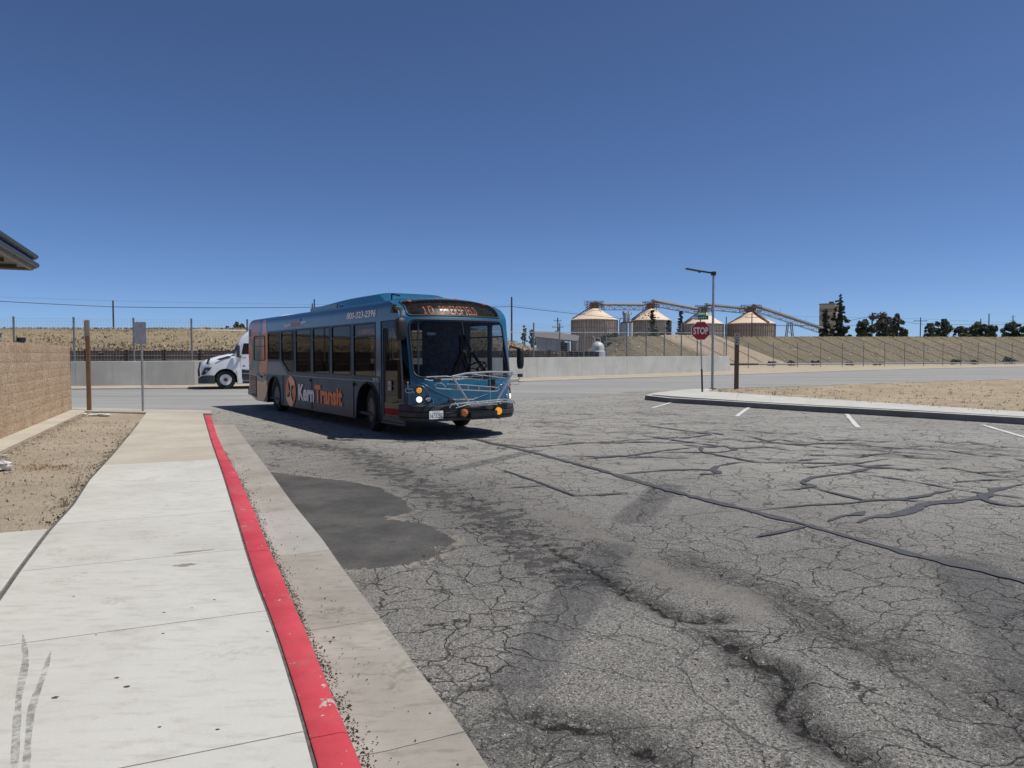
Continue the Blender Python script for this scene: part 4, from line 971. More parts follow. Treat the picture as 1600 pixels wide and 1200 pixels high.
M['w_or'] = paint('wrap_orange', (.7, .19, .06), dust=.08); M['w_rd'] = paint('wrap_brick_red', (.42, .11, .07), dust=.08); M['w_nv'] = paint('wrap_navy', (.03, .07, .13)); M['w_gn'] = paint('wrap_green', (.05, .19, .1)); M['w_tan'] = paint('wrap_tan_orange', (.6, .22, .08), dust=.08)
M['rubber'] = simple('black_rubber', (.012, .012, .013), .55, var=.2); M['tyre'] = simple('tyre_rubber', (.011, .011, .012), .85, var=.35, vsc=14)
M['glass_side'] = glassmat('tinted_side_glass', (.30, .31, .32), .015, .012, .6); M['glass_far'] = glassmat('tinted_far_glass', (.36, .35, .33), .015, .012, .6); M['glass_ws'] = glassmat('windshield_glass', (.42, .47, .5), .01, .02, .6); M['glass_dest'] = glassmat('sign_glass', (.75, .75, .75), .3, .05, .1); M['glass_clear'] = glassmat('clear_lens', (.9, .9, .92), .02, 0)
M['bumper'] = simple('bumper_rubber', (.03, .031, .034), .6, var=.3, vsc=5, bump=.15, bsc=30)
M['steel'] = simple('stainless_tube', (.6, .6, .58), .3, .8, .08); M['rim'] = simple('wheel_rim', (.1, .1, .1), .5, .3, .3); M['inter'] = simple('bus_interior', (.06, .07, .085), .8); M['seat'] = simple('seat_fabric', (.03, .045, .09), .85)
M['inter_l'] = simple('interior_panel', (.22, .23, .24), .7); M['lettw'] = simple('white_lettering', (.85, .85, .85), .5, var=.05); M['letto'] = simple('orange_lettering', (.8, .22, .06), .5, var=.06)
def emis(name, c, st, base=(.1, .1, .1)):
    q = NT(name); q.done(base, .3); q.b.inputs['Emission Color'].default_value = (*c, 1); q.b.inputs['Emission Strength'].default_value = st; return q.m
M['led'] = emis('led_dots', (1, .25, .12), .42); M['lamp_on'] = emis('headlamp_on', (1, .95, .8), 1.0, (.8, .8, .75)); M['amber_on'] = emis('amber_lamp', (1, .42, .03), .5, (.6, .2, .02)); M['amber'] = simple('amber_lens', (.6, .19, .03), .25, coat=.8)
M['redlens'] = simple('marker_lens', (.5, .12, .06), .3)
YR = -1.3
secP = [(1.30, 2.50), (1.298, 2.68), (1.285, 2.76), (1.25, 2.82), (1.18, 2.865)]
def interp(x, xp, fp): return float(np.interp(x, xp, fp))
# --- right side plate with real openings
def sideplane(sg, off=0): return lambda a, b, o: (a, sg * (1.3 + off + o), b)
def arch(cx, r, top, z0, n=9):
    out = []
    for k in range(n + 1):
        a = math.pi - math.pi * k / n; out.append((cx + r * math.cos(a), z0 + (top - z0) * math.sin(a) ** .7))
    return out
X_R, X_F = -9.90, 1.80
def quad_r(pts, r=.06, n=3):     # rounded polygon
    out = []; m = len(pts)
    for i in range(m):
        p0, p1, p2 = [Vector((*pts[j % m], 0)) for j in (i - 1, i, i + 1)]
        a = p1 + (p0 - p1).normalized() * r; b = p1 + (p2 - p1).normalized() * r
        for k in range(n + 1):
            t = k / n; q = a * (1 - t) ** 2 + p1 * 2 * t * (1 - t) + b * t * t; out.append((q.x, q.y))
    return out
winR = [[(-6.5, 1.56), (-6.5, 2.37), (-7.7, 2.37), (-7.7, 1.56)][::-1],
        [(-6.36, 1.56), (-6.36, 2.39), (-5.16, 2.39), (-5.16, 1.22), (-5.68, 1.22)][::-1]] + [[(a, 1.22), (b, 1.22), (b, 2.41), (a, 2.41)] for a, b in ((-5.02, -3.76), (-3.6, -2.37), (-2.22, -.98), (-.82, .43))]
winL = [[(a, 1.22), (b, 1.22), (b, 2.41), (a, 2.41)] for a, b in ((-5.9, -4.7), (-4.5, -3.3), (-3.1, -1.9), (-1.7, -.5), (-.3, .95), (1.05, 1.58))]
door = (.72, 1.76, .30, 2.42)
outer = [(X_R, .3 + .1)] + [(-9.05, .24)] + arch(-7.1, .66, 1.06, .24) + [(-6.3, .24)] + arch(0, .66, 1.10, .25) + [(X_F, .26), (X_F, 1.25), (1.625, 2.5), (X_R, 2.5)]
def bodyside(sg, wins, withdoor):
    holes = [quad_r(w_) for w_ in wins]
    if withdoor: holes.append([(.72, .3), (1.775, .3), (1.765, 1.2), (1.60, 2.42), (.72, 2.42)])
    # split upper (blue) and lower (wrap) bands at the belt line z=1.12
    mb = MB(); mb.plate(outer, holes, t=.05, fn=sideplane(sg)); return mb
mb = bodyside(-1, winR, True)
o = mb.build('side_panel', [M['mural']], bus, recalc=True); o['label'] = 'kerb side panel with grey city wrap'
outer = [p for p in outer if p != (X_F, .26)]; outer.insert(-3, (1.4, .26)); outer.insert(-3, (1.5, .66)); outer.insert(-3, (X_F, .7))
mb = bodyside(1, winL, False); mb.build('side_panel', [M['bblue']], bus)
def decal(name, pts, mat, off=.002, r=.0, t=.0): 
    mb = MB(); p = pts
    ar = sum(p[i][0] * p[(i + 1) % len(p)][1] - p[(i + 1) % len(p)][0] * p[i][1] for i in range(len(p)))
    mb.plate(p if ar > 0 else p[::-1], t=t, fn=lambda a, b, o: (a, YR - off - o, b)); return mb.build(name, mat, bus)
# blue band over the windows and pillar area
decal('blue_band', [(X_R + 2.1, 2.43), (X_F, 2.43), (X_F, 2.5), (X_R + 2.1, 2.5)], M['bnavy'], .002)
decal('navy_sweep', quad_r([(-8.3, 1.13), (-5.75, 1.13), (-6.42, 1.5), (-7.7, 1.5), (-8.0, 1.48)], .03), M['bnavy'], .002)
decal('blue_door_post', [(.47, 1.25), (.70, 1.25), (.70, 2.43), (.47, 2.43)], M['bnavy'], .002)
# rear wrap shapes
rear_base = [(-9.9, .4), (-9.05, .25), (-7.93, .25), (-7.86, .7), (-7.74, 1.1), (-7.72, 1.54), (-7.72, 2.5), (-9.9, 2.5)]
win0 = [(-9.22, 1.54), (-8.0, 1.54), (-8.0, 2.3), (-9.22, 2.3)]
decal('wrap_patch', [(-9.9, .4), (-9.05, .25), (-8.9, .25), (-8.9, 1.1), (-8.6, 1.1), (-7.74, 1.1), (-7.72, 1.54), (-7.72, 2.5), (-9.9, 2.5)], M['w_rd'], .003)
for pts_, mt, of in [([(-8.58, 2.5), (-8.24, 2.5), (-8.19, 2.3), (-8.34, 2.05), (-8.55, 1.7), (-8.6, 1.3), (-8.75, 1.0), (-8.95, 1.3), (-8.85, 1.9)], M['w_nv'], .005), ([(-8.24, 2.5), (-7.8, 2.5), (-7.76, 2.3), (-7.75, 1.5), (-8.3, 1.5), (-8.35, 2.1), (-8.28, 2.35)], M['w_or'], .006),
                     ([(-9.9, 2.26), (-9.52, 2.26), (-9.3, 2.1), (-9.25, 1.8), (-9.3, 1.2), (-9.9, 1.2)], M['w_nv'], .005), ([(-9.9, 1.42), (-9.9, 2.05), (-9.73, 2.12), (-9.47, 1.99), (-9.36, 1.72), (-9.49, 1.51), (-9.77, 1.36)], M['w_or'], .007),
                     ([(-9.22, 2.2), (-9.04, 2.1), (-8.9, 1.7), (-8.80, 1.17), (-9.05, 1.0), (-9.28, 1.25), (-9.33, 1.7)], M['w_gn'], .008), ([(-8.54, 1.52), (-7.72, 1.53), (-7.83, 1.28), (-8.27, .98), (-8.6, 1.08), (-8.68, 1.31)], M['w_or'], .007),
                     ([(-8.93, 1.09), (-8.35, 1.0), (-7.77, 1.12), (-7.9, .96), (-8.35, .82), (-8.94, .9)], M['w_nv'], .008), ([(-8.94, .88), (-8.35, .84), (-7.9, .98), (-7.79, .65), (-7.98, .4), (-8.2, .26), (-8.94, .26)], M['w_tan'], .006)]:
    decal('wrap_patch', quad_r(pts_, .07, 3), mt, of)
# louvred engine grille and vents at the rear flank
decal('engine_grille', quad_r([(-9.8, .42), (-9.0, .33), (-9.0, 1.02), (-9.8, 1.04)], .04), M['rubber'], .009)
for k in range(11):
    z = .46 + k * .052; mb = MB(); mb.box(-9.76, -9.04, YR - .022, YR - .01, z, z + .022); mb.build('grille_slat', M['w_rd'], bus)
for k in range(4):
    mb = MB(); mb.box(-9.82, -9.6, YR - .012, YR - .006, 2.32 + .06 * k, 2.355 + .06 * k); mb.build('vent_slot', M['rubber'], bus)
mb = MB(); mb.tube([(x, YR - .01, z) for x, z in quad_r(win0, .09, 4)], .018, 6, closed=True); mb.build('blind_window_frame', M['rubber'], bus)
for zz in (2.28, 2.02): 
    mb = MB(); mb.box(-9.2, -8.0, YR - .016, YR - .008, zz - .05, zz - .03); mb.build('blind_window_bar', M['rubber'], bus)
# windows
def window(w_, sg, nm, clear=False):
    gm = M['glass_side'] if sg < 0 or w_[0][0] > 1 else M['glass_far']
    q = quad_r(w_); cx = sum(p[0] for p in q) / len(q); cz = sum(p[1] for p in q) / len(q)
    inn = [(cx + (x - cx) * .955, cz + (z - cz) * .955) for x, z in q]
    mb = MB(); mb.plate(q, [inn], t=.045, fn=lambda a, b, o: (a, sg * (1.304 + o), b)); f = mb.build('window', M['rubber'], bus)
    mb = MB(); mb.plate(inn, t=0, fn=lambda a, b, o: (a, sg * 1.285, b)); mb.build('pane', M['glass_clear'] if w_[0][0] > 1 else gm, f)
    x0 = min(p[0] for p in inn); x1 = max(p[0] for p in inn); mb = MB(); mb.box(x0, x1, min(sg * 1.279, sg * 1.309), max(sg * 1.279, sg * 1.309), 2.1, 2.13); mb.build('transom', M['rubber'], f)
for w_ in winR: window(w_, -1, 'r')
for w_ in winL: window(w_, 1, 'l')
# belt rail, panel seams
mb = MB(); mb.box(X_R, .66, YR - .014, YR - .001, 1.115, 1.14); mb.build('belt_rail', M['bnavy'], bus, bevel=.004)
for x in (-6.2, -3.7, -.82, .62):
    mb = MB(); mb.box(x - .003, x + .003, YR - .0125, YR - .001, .27, 1.1); mb.build('panel_seam', M['rubber'], bus)
for x, z in ((-8.4, 1.03), (-3.78, 1.04), (-.78, 1.03), (-4.55, 2.66)):
    mb = MB(); mb.lathe([(.0, .03), (.03, .028), (.035, 0)], 10, M=Matrix.Translation((x, YR + (-.012 if z < 2 else .02), z)) @ Matrix.Rotation(math.pi / 2, 4, 'X')); mb.build('side_marker', M['rubber'], bus)
# --- door: two leaves with glass
for x0, x1 in ((.73, 1.75),):
    fr = [(.728, .31), (1.765, .31), (1.755, 1.2), (1.59, 2.41), (.728, 2.41)]; inn = quad_r([(.80, .40), (1.70, .40), (1.69, 1.2), (1.54, 2.27), (.80, 2.27)], .05)
    mb = MB(); mb.plate(fr, [inn], t=.04, fn=lambda a, b, o: (a, YR + .012 - o, b)); d_ = mb.build('door', M['mural'], bus)
    mb = MB(); mb.plate(inn, t=0, fn=lambda a, b, o: (a, YR + .025, b)); mb.build('pane', M['glass_side'], d_)
    mb = MB(); mb.tube([(x1 - .1 if x0 < 1 else x0 + .1, YR + .08, .9), (x1 - .1 if x0 < 1 else x0 + .1, YR + .08, 1.6)], .012, 6); mb.build('handle', M['steel'], d_)
for i, z in enumerate((1.07, .96)):
    mb = MB(); mb.box(1.05, 1.22, YR - .003, YR + .004, z, z + .095); mb.build('notice', simple('notice_print%d' % i, (.5, .35, .33), .6, vsc=60, var=.5), bus)
# --- roof: section extruded, cove follows the front curve
DX = lambda w_: interp(w_, [.6, 1.25, 2.4, 2.5, 2.64, 2.78, 2.9, 3.0], [1.80, 1.80, 1.635, 1.62, 1.56, 1.42, 1.2, .9])
mb = MB(); zd = lambda w_: w_ if w_ <= 2.5 else 2.5 + (w_ - 2.5) * .73
wlist = [2.5, 2.58, 2.66, 2.74, 2.82, 2.9, 2.96, 3.0]
def yz(z): return interp(z, [p[1] for p in secP], [p[0] for p in secP])
def roofhalf(sg):
    vs = []; fs = []; n = len(wlist)
    for w_ in wlist:
        z = zd(w_); y = yz(z)
        for x in (X_R + .02 + .25 * ((z - 2.5) / .37) ** 2, -5, .2, DX(w_)): vs.append((x, sg * y, z))
    for i in range(n - 1):
        for j in range(3): f = (i * 4 + j, i * 4 + j + 1, i * 4 + j + 5, i * 4 + j + 4); fs.append(f if sg < 0 else f[::-1])
    return vs, fs
mb.add(*roofhalf(-1)); mb.add(*roofhalf(1))
ns = 16; vs = []; fs = []
for x in (X_R + .27, -5, .9):
    for j in range(ns + 1):
        s = -1 + 2 * j / ns; vs.append((x, 1.18 * s, 2.865 + .085 * (1 - abs(s) ** 2.2)))
for i in range(2):
    for j in range(ns): fs.append((i * (ns + 1) + j, (i + 1) * (ns + 1) + j, (i + 1) * (ns + 1) + j + 1, i * (ns + 1) + j + 1))
mb.add(vs, fs); roof = mb.build('roof', M['bnavy'], bus, smooth='auto')
mb = MB(); mb.plate([(X_R, 1.9), (X_R, 2.5), (X_R + .02, 2.62), (X_R + .08, 2.72), (X_R + .15, 2.8)][:1] + [(-9.9, 2.5), (-9.89, 2.6), (-9.82, 2.72), (-7.82, 2.72), (-7.75, 2.5)], t=0, fn=lambda a, b, o: (a, -(yz(b) if b > 2.5 else 1.3) - .006, b))
# rear top corner wrap patches follow the cove
def covepatch(x0, x1, mat):
    mb = MB(); vs = []; fs = []; zz = [2.5, 2.56, 2.62, 2.68, 2.74, 2.79]
    for z in zz:
        for x in (max(x0, X_R + .02 + .25 * ((z - 2.5) / .37) ** 2), x1): vs.append((x, -yz(z) - .004, z + .002))
    for i in range(len(zz) - 1): fs.append((2 * i, 2 * i + 1, 2 * i + 3, 2 * i + 2))
    mb.add(vs, fs); mb.build('wrap_patch', mat, bus)
covepatch(-9.9, -8.58, M['w_rd']); covepatch(-8.58, -8.24, M['w_nv']); covepatch(-8.24, -7.84, M['w_or'])
# rear end
mb = MB(); rp = [(-1.3, .38), (1.3, .38), (1.3, 2.5)] + [(y, z) for y, z in secP[1:]] + [(-y, z) for y, z in secP[::-1]][:-1] + [(-1.3, 2.5)]
mb.plate(rp, t=.04, fn=lambda a, b, o: (X_R - .0 - o * -1 * 0 + (.25 * max(0, (b - 2.5) / .37) ** 2) + o * 0, a, b)); mb.build('rear_panel', M['w_rd'], bus)
mb = MB(); mb.plate([(-1.27, 1.5), (1.27, 1.5), (1.27, 2.4), (-1.27, 2.4)][::-1], t=0, fn=lambda a, b, o: (X_R - .012, a, b)); mb.build('rear_upper_patch', M['w_or'], bus)
mb = MB(); mb.box(X_R - .2, X_R, -1.3, 1.3, .38, .62); mb.build('rear_bumper', M['bumper'], bus, bevel=.03)
for s in (-1, 1):
    for z in (.9, 1.1, 1.3): mb = MB(); mb.lathe([(0, .02), (.07, .02), (.075, 0)], 12, M=Matrix.Translation((X_R - .01, s * 1.1, z)) @ Matrix.Rotation(-math.pi / 2, 4, 'Y')); mb.build('tail_lamp', M['redlens'], bus)
# roof air-conditioning pod
def pod(x0, x1, w0, z0, z1, name, mat):
    n = 14; vs = []; fs = []; XS = [x0, x0 + .12, x0 + .5, x1 - 1.6, x1 - .5, x1]; HH = [.25, .55, .86, 1, .75, .0]
    HH = [.5, .66, .94, 1.0, .98, .3]
    XS = [x0, x0 + .1, x0 + 1.8, x0 + 2.4, x1 - .3, x1]
    for x, h in zip(XS, HH):
        for j in range(n + 1):
            s = -1 + 2 * j / n; vs.append((x, w0 * s, z0 + (z1 - z0) * h * (1 - abs(s) ** 7) ** .5 if abs(s) < 1 else z0))
    m = n + 1
    for i in range(len(XS) - 1):
        for j in range(n): fs.append((i * m + j, (i + 1) * m + j, (i + 1) * m + j + 1, i * m + j + 1))
    fs.append(tuple(range(m))); fs.append(tuple((len(XS) - 1) * m + j for j in range(m))[::-1])
    mb = MB(); mb.add(vs, fs); return mb.build(name, mat, bus, smooth='auto')
mb = MB(); mb.box(-4.72, -2.5, -.98, .98, 2.8, 2.99); mb.build('roof_unit_base', M['bnavy'], bus, bevel=.02)
pod(-4.68, -.1, .97, 2.86, 3.15, 'roof_unit', M['bblue'])
for x in (-3.5,): mb = MB(); mb.box(x - .85, x + .85, -.995, -.98, 2.9, 3.0); mb.build('roof_unit_grille', M['bnavy'], bus)
for pts_ in ([(-4.2, -.3, 2.96), (-4.2, -.3, 3.1)], [(-4.35, -.3, 3.1), (-4.05, -.3, 3.1)], [(-4.6, -.9, 3.0), (-4.6, -.9, 3.24)], [(-.9, -.6, 3.08), (-.9, -.6, 3.15)], [(-.5, -.5, 3.13), (.6, -.8, 3.0)]):
    mb = MB(); mb.tube(pts_, .018, 6); mb.build('antenna', M['rubber'], bus)
# --- front mask
CX = lambda w_: interp(w_, [.6, 1.1, 1.25, 2.4, 2.5, 2.72, 2.84, 2.92, 3.0], [2.26, 2.27, 2.24, 1.92, 1.88, 1.73, 1.58, 1.36, .9])
YD = lambda w_: 1.3 if w_ <= 2.3 else yz(max(2.5, zd(w_))) if w_ > 2.5 else interp(w_, [2.3, 2.5], [1.3, 1.3])
def FS(s, w_, off=0.0):
    def raw(s, w_):
        k = 1 - abs(s) ** interp(w_, [1.2, 2.4], [5, 2.6]); k2 = 1 - abs(s) ** 2.2; d_, c_ = DX(w_), CX(w_)
        zc = w_ if w_ <= 2.5 else 2.5 + (w_ - 2.5) * .93
        tp = interp(w_, [1.2, 2.5, 2.95], [0, .05, .12])   # pillars lean in a little
        y = YD(w_) * s * (1 - tp * (1 - abs(s) ** 8) * abs(s) ** .5)
        return Vector((d_ + (c_ - d_) * k - .04 * s * s * k, y, zd(w_) + (zc - zd(w_)) * k2))
    p = raw(s, w_)
    if off:
        e = .01; a = raw(min(1, s + e), w_) - raw(max(-1, s - e), w_); b = raw(s, w_ + e) - raw(s, w_ - e); n = a.cross(b).normalized(); p = p + n * off
    return p
def FY(y, w_, off=0.0): return FS(max(-1, min(1, y / YD(w_))), w_, off)
def sgrid(): 
    s = np.linspace(-1, 1, 120); return np.sign(s) * (1 - (1 - np.abs(s)) ** 1.25)
def ws_half(w_): return 1.14 - .0 * w_
def in_rr(y, w_, x0, x1, y0, y1, r):
    if not (x0 <= y <= x1 and y0 <= w_ <= y1): return False
    dx = max(x0 + r - y, y - x1 + r, 0); dy = max(y0 + r - w_, w_ - y1 + r, 0); return dx * dx + dy * dy <= r * r or dx == 0 or dy == 0
WS = (-1.16, 1.16, 1.25, 2.43, .14); DS = (-1.18, 1.14, 2.52, 2.93, .07); QW = (-1.0, -.915, 1.2, 2.12)
S_ = sgrid(); Wl = np.r_[np.linspace(.62, 2.5, 76), np.linspace(2.53, 3.0, 22)]
def front_patch(keep, off, name, mat, smooth=True, inset=0):
    vs = []; fs = []; idx = {}
    for i in range(len(Wl) - 1):
        for j in range(len(S_) - 1):
            sc_ = (S_[j] + S_[j + 1]) / 2; wc = (Wl[i] + Wl[i + 1]) / 2
            if not keep(sc_ * YD(wc), wc, sc_): continue
            q = []
            for (a, b) in ((i, j), (i, j + 1), (i + 1, j + 1), (i + 1, j)):
                if (a, b) not in idx: idx[(a, b)] = len(vs); vs.append(FS(S_[b], Wl[a], off))
                q.append(idx[(a, b)])
            fs.append(q)
    mb = MB(); mb.add(vs, fs); return mb.build(name, mat, bus, smooth=smooth)
e_ = .02
front_patch(lambda y, w_, s: not in_rr(y, w_, WS[0] + e_, WS[1] - e_, WS[2] + e_, WS[3] - e_, WS[4]) and not in_rr(y, w_, DS[0] + e_, DS[1] - e_, DS[2] + e_, DS[3] - e_, DS[4]), 0, 'front_mask', M['bblue'])
front_patch(lambda y, w_, s: in_rr(y, w_, WS[0] - .01, WS[1] + .01, WS[2] - .01, WS[3] + .01, WS[4]), -.012, 'windshield', M['glass_ws'])
front_patch(lambda y, w_, s: in_rr(y, w_, DS[0] - .01, DS[1] + .01, DS[2] - .01, DS[3] + .01, DS[4]), -.010, 'sign_window', M['glass_dest'])
front_patch(lambda y, w_, s: in_rr(y, w_, DS[0] - .02, DS[1] + .02, DS[2] - .02, DS[3] + .02, DS[4]), -.06, 'sign_backing', simple('sign_interior', (.02, .02, .021), .95, spec=.05))
front_patch(lambda y, w_, s: s < -.935 and QW[2] < w_ < QW[3] and w_ < 2.15 - (s + 1) * 0, .004, 'quarter_window', M['glass_side'])
front_patch(lambda y, w_, s: s < -.93 and 1.1 < w_ < 2.25, -.001 + .002, 'quarter_surround', M['rubber'])
front_patch(lambda y, w_, s: s < -.955 and w_ < 1.1, .003, 'corner_wrap', M['mural'])
def frame_loop(rr_, r_, off, name, mat):
    pts = []; loop = rrect(rr_[0], rr_[1], rr_[2], rr_[3], rr_[4], 6)
    for i in range(len(loop)):
        a = loop[i]; b = loop[(i + 1) % len(loop)]; L = math.hypot(b[0] - a[0], b[1] - a[1]); n = max(1, int(L / .08))
        for k in range(n): t = k / n; pts.append(FY(a[0] + (b[0] - a[0]) * t, a[1] + (b[1] - a[1]) * t, off))
    mb = MB(); mb.tube(pts, r_, 6, closed=True); return mb.build(name, mat, bus, smooth=True)
frame_loop(WS, .024, 0, 'windshield_gasket', M['rubber']); frame_loop(DS, .02, 0, 'sign_gasket', M['rubber'])
mb = MB(); mb.tube([FY(.0, w_, -.004) for w_ in np.linspace(1.26, 2.42, 8)], .013, 6); mb.build('windshield_divider', M['rubber'], bus)
# crease curve on the nose and panel lines
cr = [(-1.14, 1.17), (-1.0, 1.12), (-.8, .98), (-.5, .84), (-.2, .78), (.1, .79), (.4, .88), (.7, 1.02), (.95, 1.16)]
crp = resample(cr, 30); mb = MB(); mb.tube([FY(y, w_, .001) for y, w_ in crp], .008, 6); mb.build('nose_crease', M['bblue'], bus, smooth=True)
# front skirt underneath nose
mb = MB(); vs = [FS(s, .62) for s in np.linspace(-1, 1, 30)]; vs2 = [Vector((v.x - .02, v.y * .99, .36)) for v in vs]; mb.add(vs + vs2, [(i, i + 1, 31 + i, 30 + i) for i in range(29)]); mb.build('front_skirt', M['rubber'], bus)
# bumper
bp_ = []; 
for s in np.linspace(-1, 1, 40):
    k = 1 - abs(s) ** 6; bp_.append((1.75 + (2.44 - 1.75) * k - .05 * s * s, 1.37 * s))
prof = [(0, .37), (.06, .38), (.09, .44), (.07, .455), (.1, .47), (.105, .55), (.085, .565), (.1, .58), (.08, .68), (0.02, .7), (-.1, .7)]
vs = []; fs = []
for i, (x, y) in enumerate(bp_):
    a = bp_[max(0, i - 1)]; b = bp_[min(39, i + 1)]; t = Vector((b[0] - a[0], b[1] - a[1])).normalized(); nx2, ny2 = t.y, -t.x
    for o_, z in prof: vs.append((x + nx2 * (o_ - .1), y + ny2 * (o_ - .1), z))
m = len(prof)
for i in range(39):
    for j in range(m - 1): fs.append((i * m + j, i * m + j + 1, (i + 1) * m + j + 1, (i + 1) * m + j)[::-1])
fs += [tuple(range(m)), tuple(39 * m + j for j in range(m))[::-1]]
mb = MB(); mb.add(vs, fs); mb.build('front_bumper', M['bumper'], bus, smooth='auto')
# headlamp clusters
def disc(y, w_, r_, off, d_, name, mat, par=bus, n=20, prof=None):
    p = FY(y, w_, off); a = FY(y, w_, off + .05) - p; Mx = Matrix.Translation(p) @ a.to_track_quat('Z', 'Y').to_matrix().to_4x4()
    mb = MB(); mb.lathe(prof or [(0, d_), (r_ * .8, d_ * .8), (r_, 0)], n, M=Mx); return mb.build(name, mat, par, smooth='auto')
for sg, ycl in ((-1, 1.0), (1, 1.07)):
    tri = quad_r([(sg * (ycl + .17), 1.1), (sg * (ycl + .17), .71), (sg * (ycl - .2), .71), (sg * (ycl + .02), 1.09)], .07, 4)
    tri = tri if sg < 0 else tri[::-1]
    pp = [FY(y, w_, .003) for y, w_ in resample(tri + tri[:1], 40)[:-1]]; mb = MB(); mb.tube(pp, .014, 6, closed=True); hl = mb.build('headlight_bezel', M['bblue'], bus, smooth=True)
    for (dy, w_, r_, mt, rim) in ((.08, .995, .058, 'amber_on' if sg < 0 else 'amber', 1), (.08, .81, .062, 'lamp_on', 1), (-.075, .815, .06, 'chrome', 1)):
        if mt == 'chrome' and 'chrome' not in M: M['chrome'] = simple('lamp_reflector', (.45, .46, .48), .12, 1, .1)
        y = sg * (ycl + dy)
        disc(y, w_, r_ + .018, -.002, .012, 'lamp_housing', M['rubber']); disc(y, w_, r_, .008, .02, 'headlight' if 'lamp_on' == mt else ('indicator' if 'amber' in mt else 'clear_lamp'), M[mt])
# clearance lamps
for y in (-1.0, -.25, .0, .25, 1.0):
    p = FY(y, 2.94 if abs(y) < .9 else 2.9, .0); mb = MB(); mb.lathe([(.055, -.01), (.05, .02), (.02, .04), (0, .042)], 10, M=Matrix.Translation(p) @ Matrix.Diagonal((1, 1, .8, 1))); mb.build('clearance_lamp', M['redlens'], bus, smooth='auto')
# destination sign LED text
G57 = {'1': '00100 01100 00100 00100 00100 00100 01110', '0': '01110 10001 10001 10001 10001 10001 01110', 'B': '11110 10001 10001 11110 10001 10001 11110', 'A': '01110 10001 10001 11111 10001 10001 10001', 'K': '10001 10010 10100 11000 10100 10010 10001',
       'E': '11111 10000 10000 11110 10000 10000 11111', 'R': '11110 10001 10001 11110 10100 10010 10001', 'S': '01111 10000 10000 01110 00001 00001 11110', 'F': '11111 10000 10000 11110 10000 10000 10000', 'I': '01110 00100 00100 00100 00100 00100 01110', 'L': '10000 10000 10000 10000 10000 10000 11111', 'D': '11110 10001 10001 10001 10001 10001 11110', ' ': '00000 ' * 6 + '00000'}
def led(text, x0, x1, z0, z1, fn, name, parent, r=.49):
    cols = []
    for ch in text:
        rows = G57[ch].split(); 
        for c_ in range(5): cols.append([rows[r_][c_] for r_ in range(7)])
        cols.append(['0'] * 7)
    cols = cols[:-1]; dx = (x1 - x0) / len(cols); dz = (z1 - z0) / 7; vs = []; fs = []
    for i, cc in enumerate(cols):
        for j, v_ in enumerate(cc):
            if v_ == '1':
                x = x0 + (i + .5) * dx; z = z1 - (j + .5) * dz; n = len(vs)
                vs += [fn(x - dx * r, z - dz * r), fn(x + dx * r, z - dz * r), fn(x + dx * r, z + dz * r), fn(x - dx * r, z + dz * r)]; fs.append((n, n + 1, n + 2, n + 3))
    mb = MB(); mb.add(vs, fs); return mb.build(name, M['led'], parent)
led('10', -.84, -.58, 2.59, 2.80, lambda x, z: FY(x, z, -.045), 'sign_lettering', bus)
led('BAKERSFIELD', -.42, .52, 2.59, 2.80, lambda x, z: FY(x, z, -.045), 'sign_lettering', bus)
led('10 BAKERSFIELD', -.62, .36, 2.17, 2.28, lambda x, z: (x, -1.262, z), 'side_sign_lettering', bus)
mb = MB(); mb.box(-.76, .4, -1.25, -1.2, 2.13, 2.34); mb.build('side_sign_case', M['inter'], bus)
# lettering on the flank
LT = lambda off: (lambda x, z: (x, YR - off, z))
lettering('KernTransit', (-4.78, -1.5, .44, .92), LT(.016), M['lettw'], bus, bold=.01) if False else None
lettering('Kern', (-4.78, -3.5, .46, .91), LT(.016), M['lettw'], bus, bold=.045)
lettering('Transit', (-3.44, -1.5, .46, .93), LT(.0165), M['letto'], bus, bold=.045)
lettering('Kern', (-6.02, -5.42, 2.50, 2.62), LT(.008), M['lettw'], bus, shear=.25, bold=.02)
lettering('Transit', (-5.40, -4.62, 2.505, 2.64), LT(.008), M['letto'], bus, shear=.25, bold=.02)
lettering('.org', (-4.60, -4.08, 2.49, 2.62), LT(.008), M['lettw'], bus, shear=.25, bold=.02)
lettering('800-323-2396', (-1.2, .48, 2.535, 2.69), LT(.008), M['lettw'], bus, shear=.3, bold=.028)
lettering('8154', (.33, .60, 1.145, 1.205), LT(.016), M['lettw'], bus)
# petal emblem
def petal(a0, c_=(-5.45, .68)):
    out = []
    for k in range(11): a = a0 + k / 10 * 1.75; out.append((c_[0] + .46 * math.cos(a), c_[1] + .43 * math.sin(a)))
    for k in range(1, 10): t = 1 - k / 10; a = a0 + t * 1.75 + .25 * math.sin(math.pi * t); r_ = .46 - .36 * math.sin(math.pi * (1 - t) ** .8) ** .8; out.append((c_[0] + r_ * math.cos(a), c_[1] + .93 * r_ * math.sin(a)))
    return out
for k in range(4): decal('emblem_petal', petal(k * math.pi / 2 + .35), M['letto'] if k % 2 else M['w_or'], .0165 + .0006 * k)
decal('emblem_core', [(-5.52, .55), (-5.40, .6), (-5.38, .8), (-5.5, .76)], M['w_gn'], .0192)
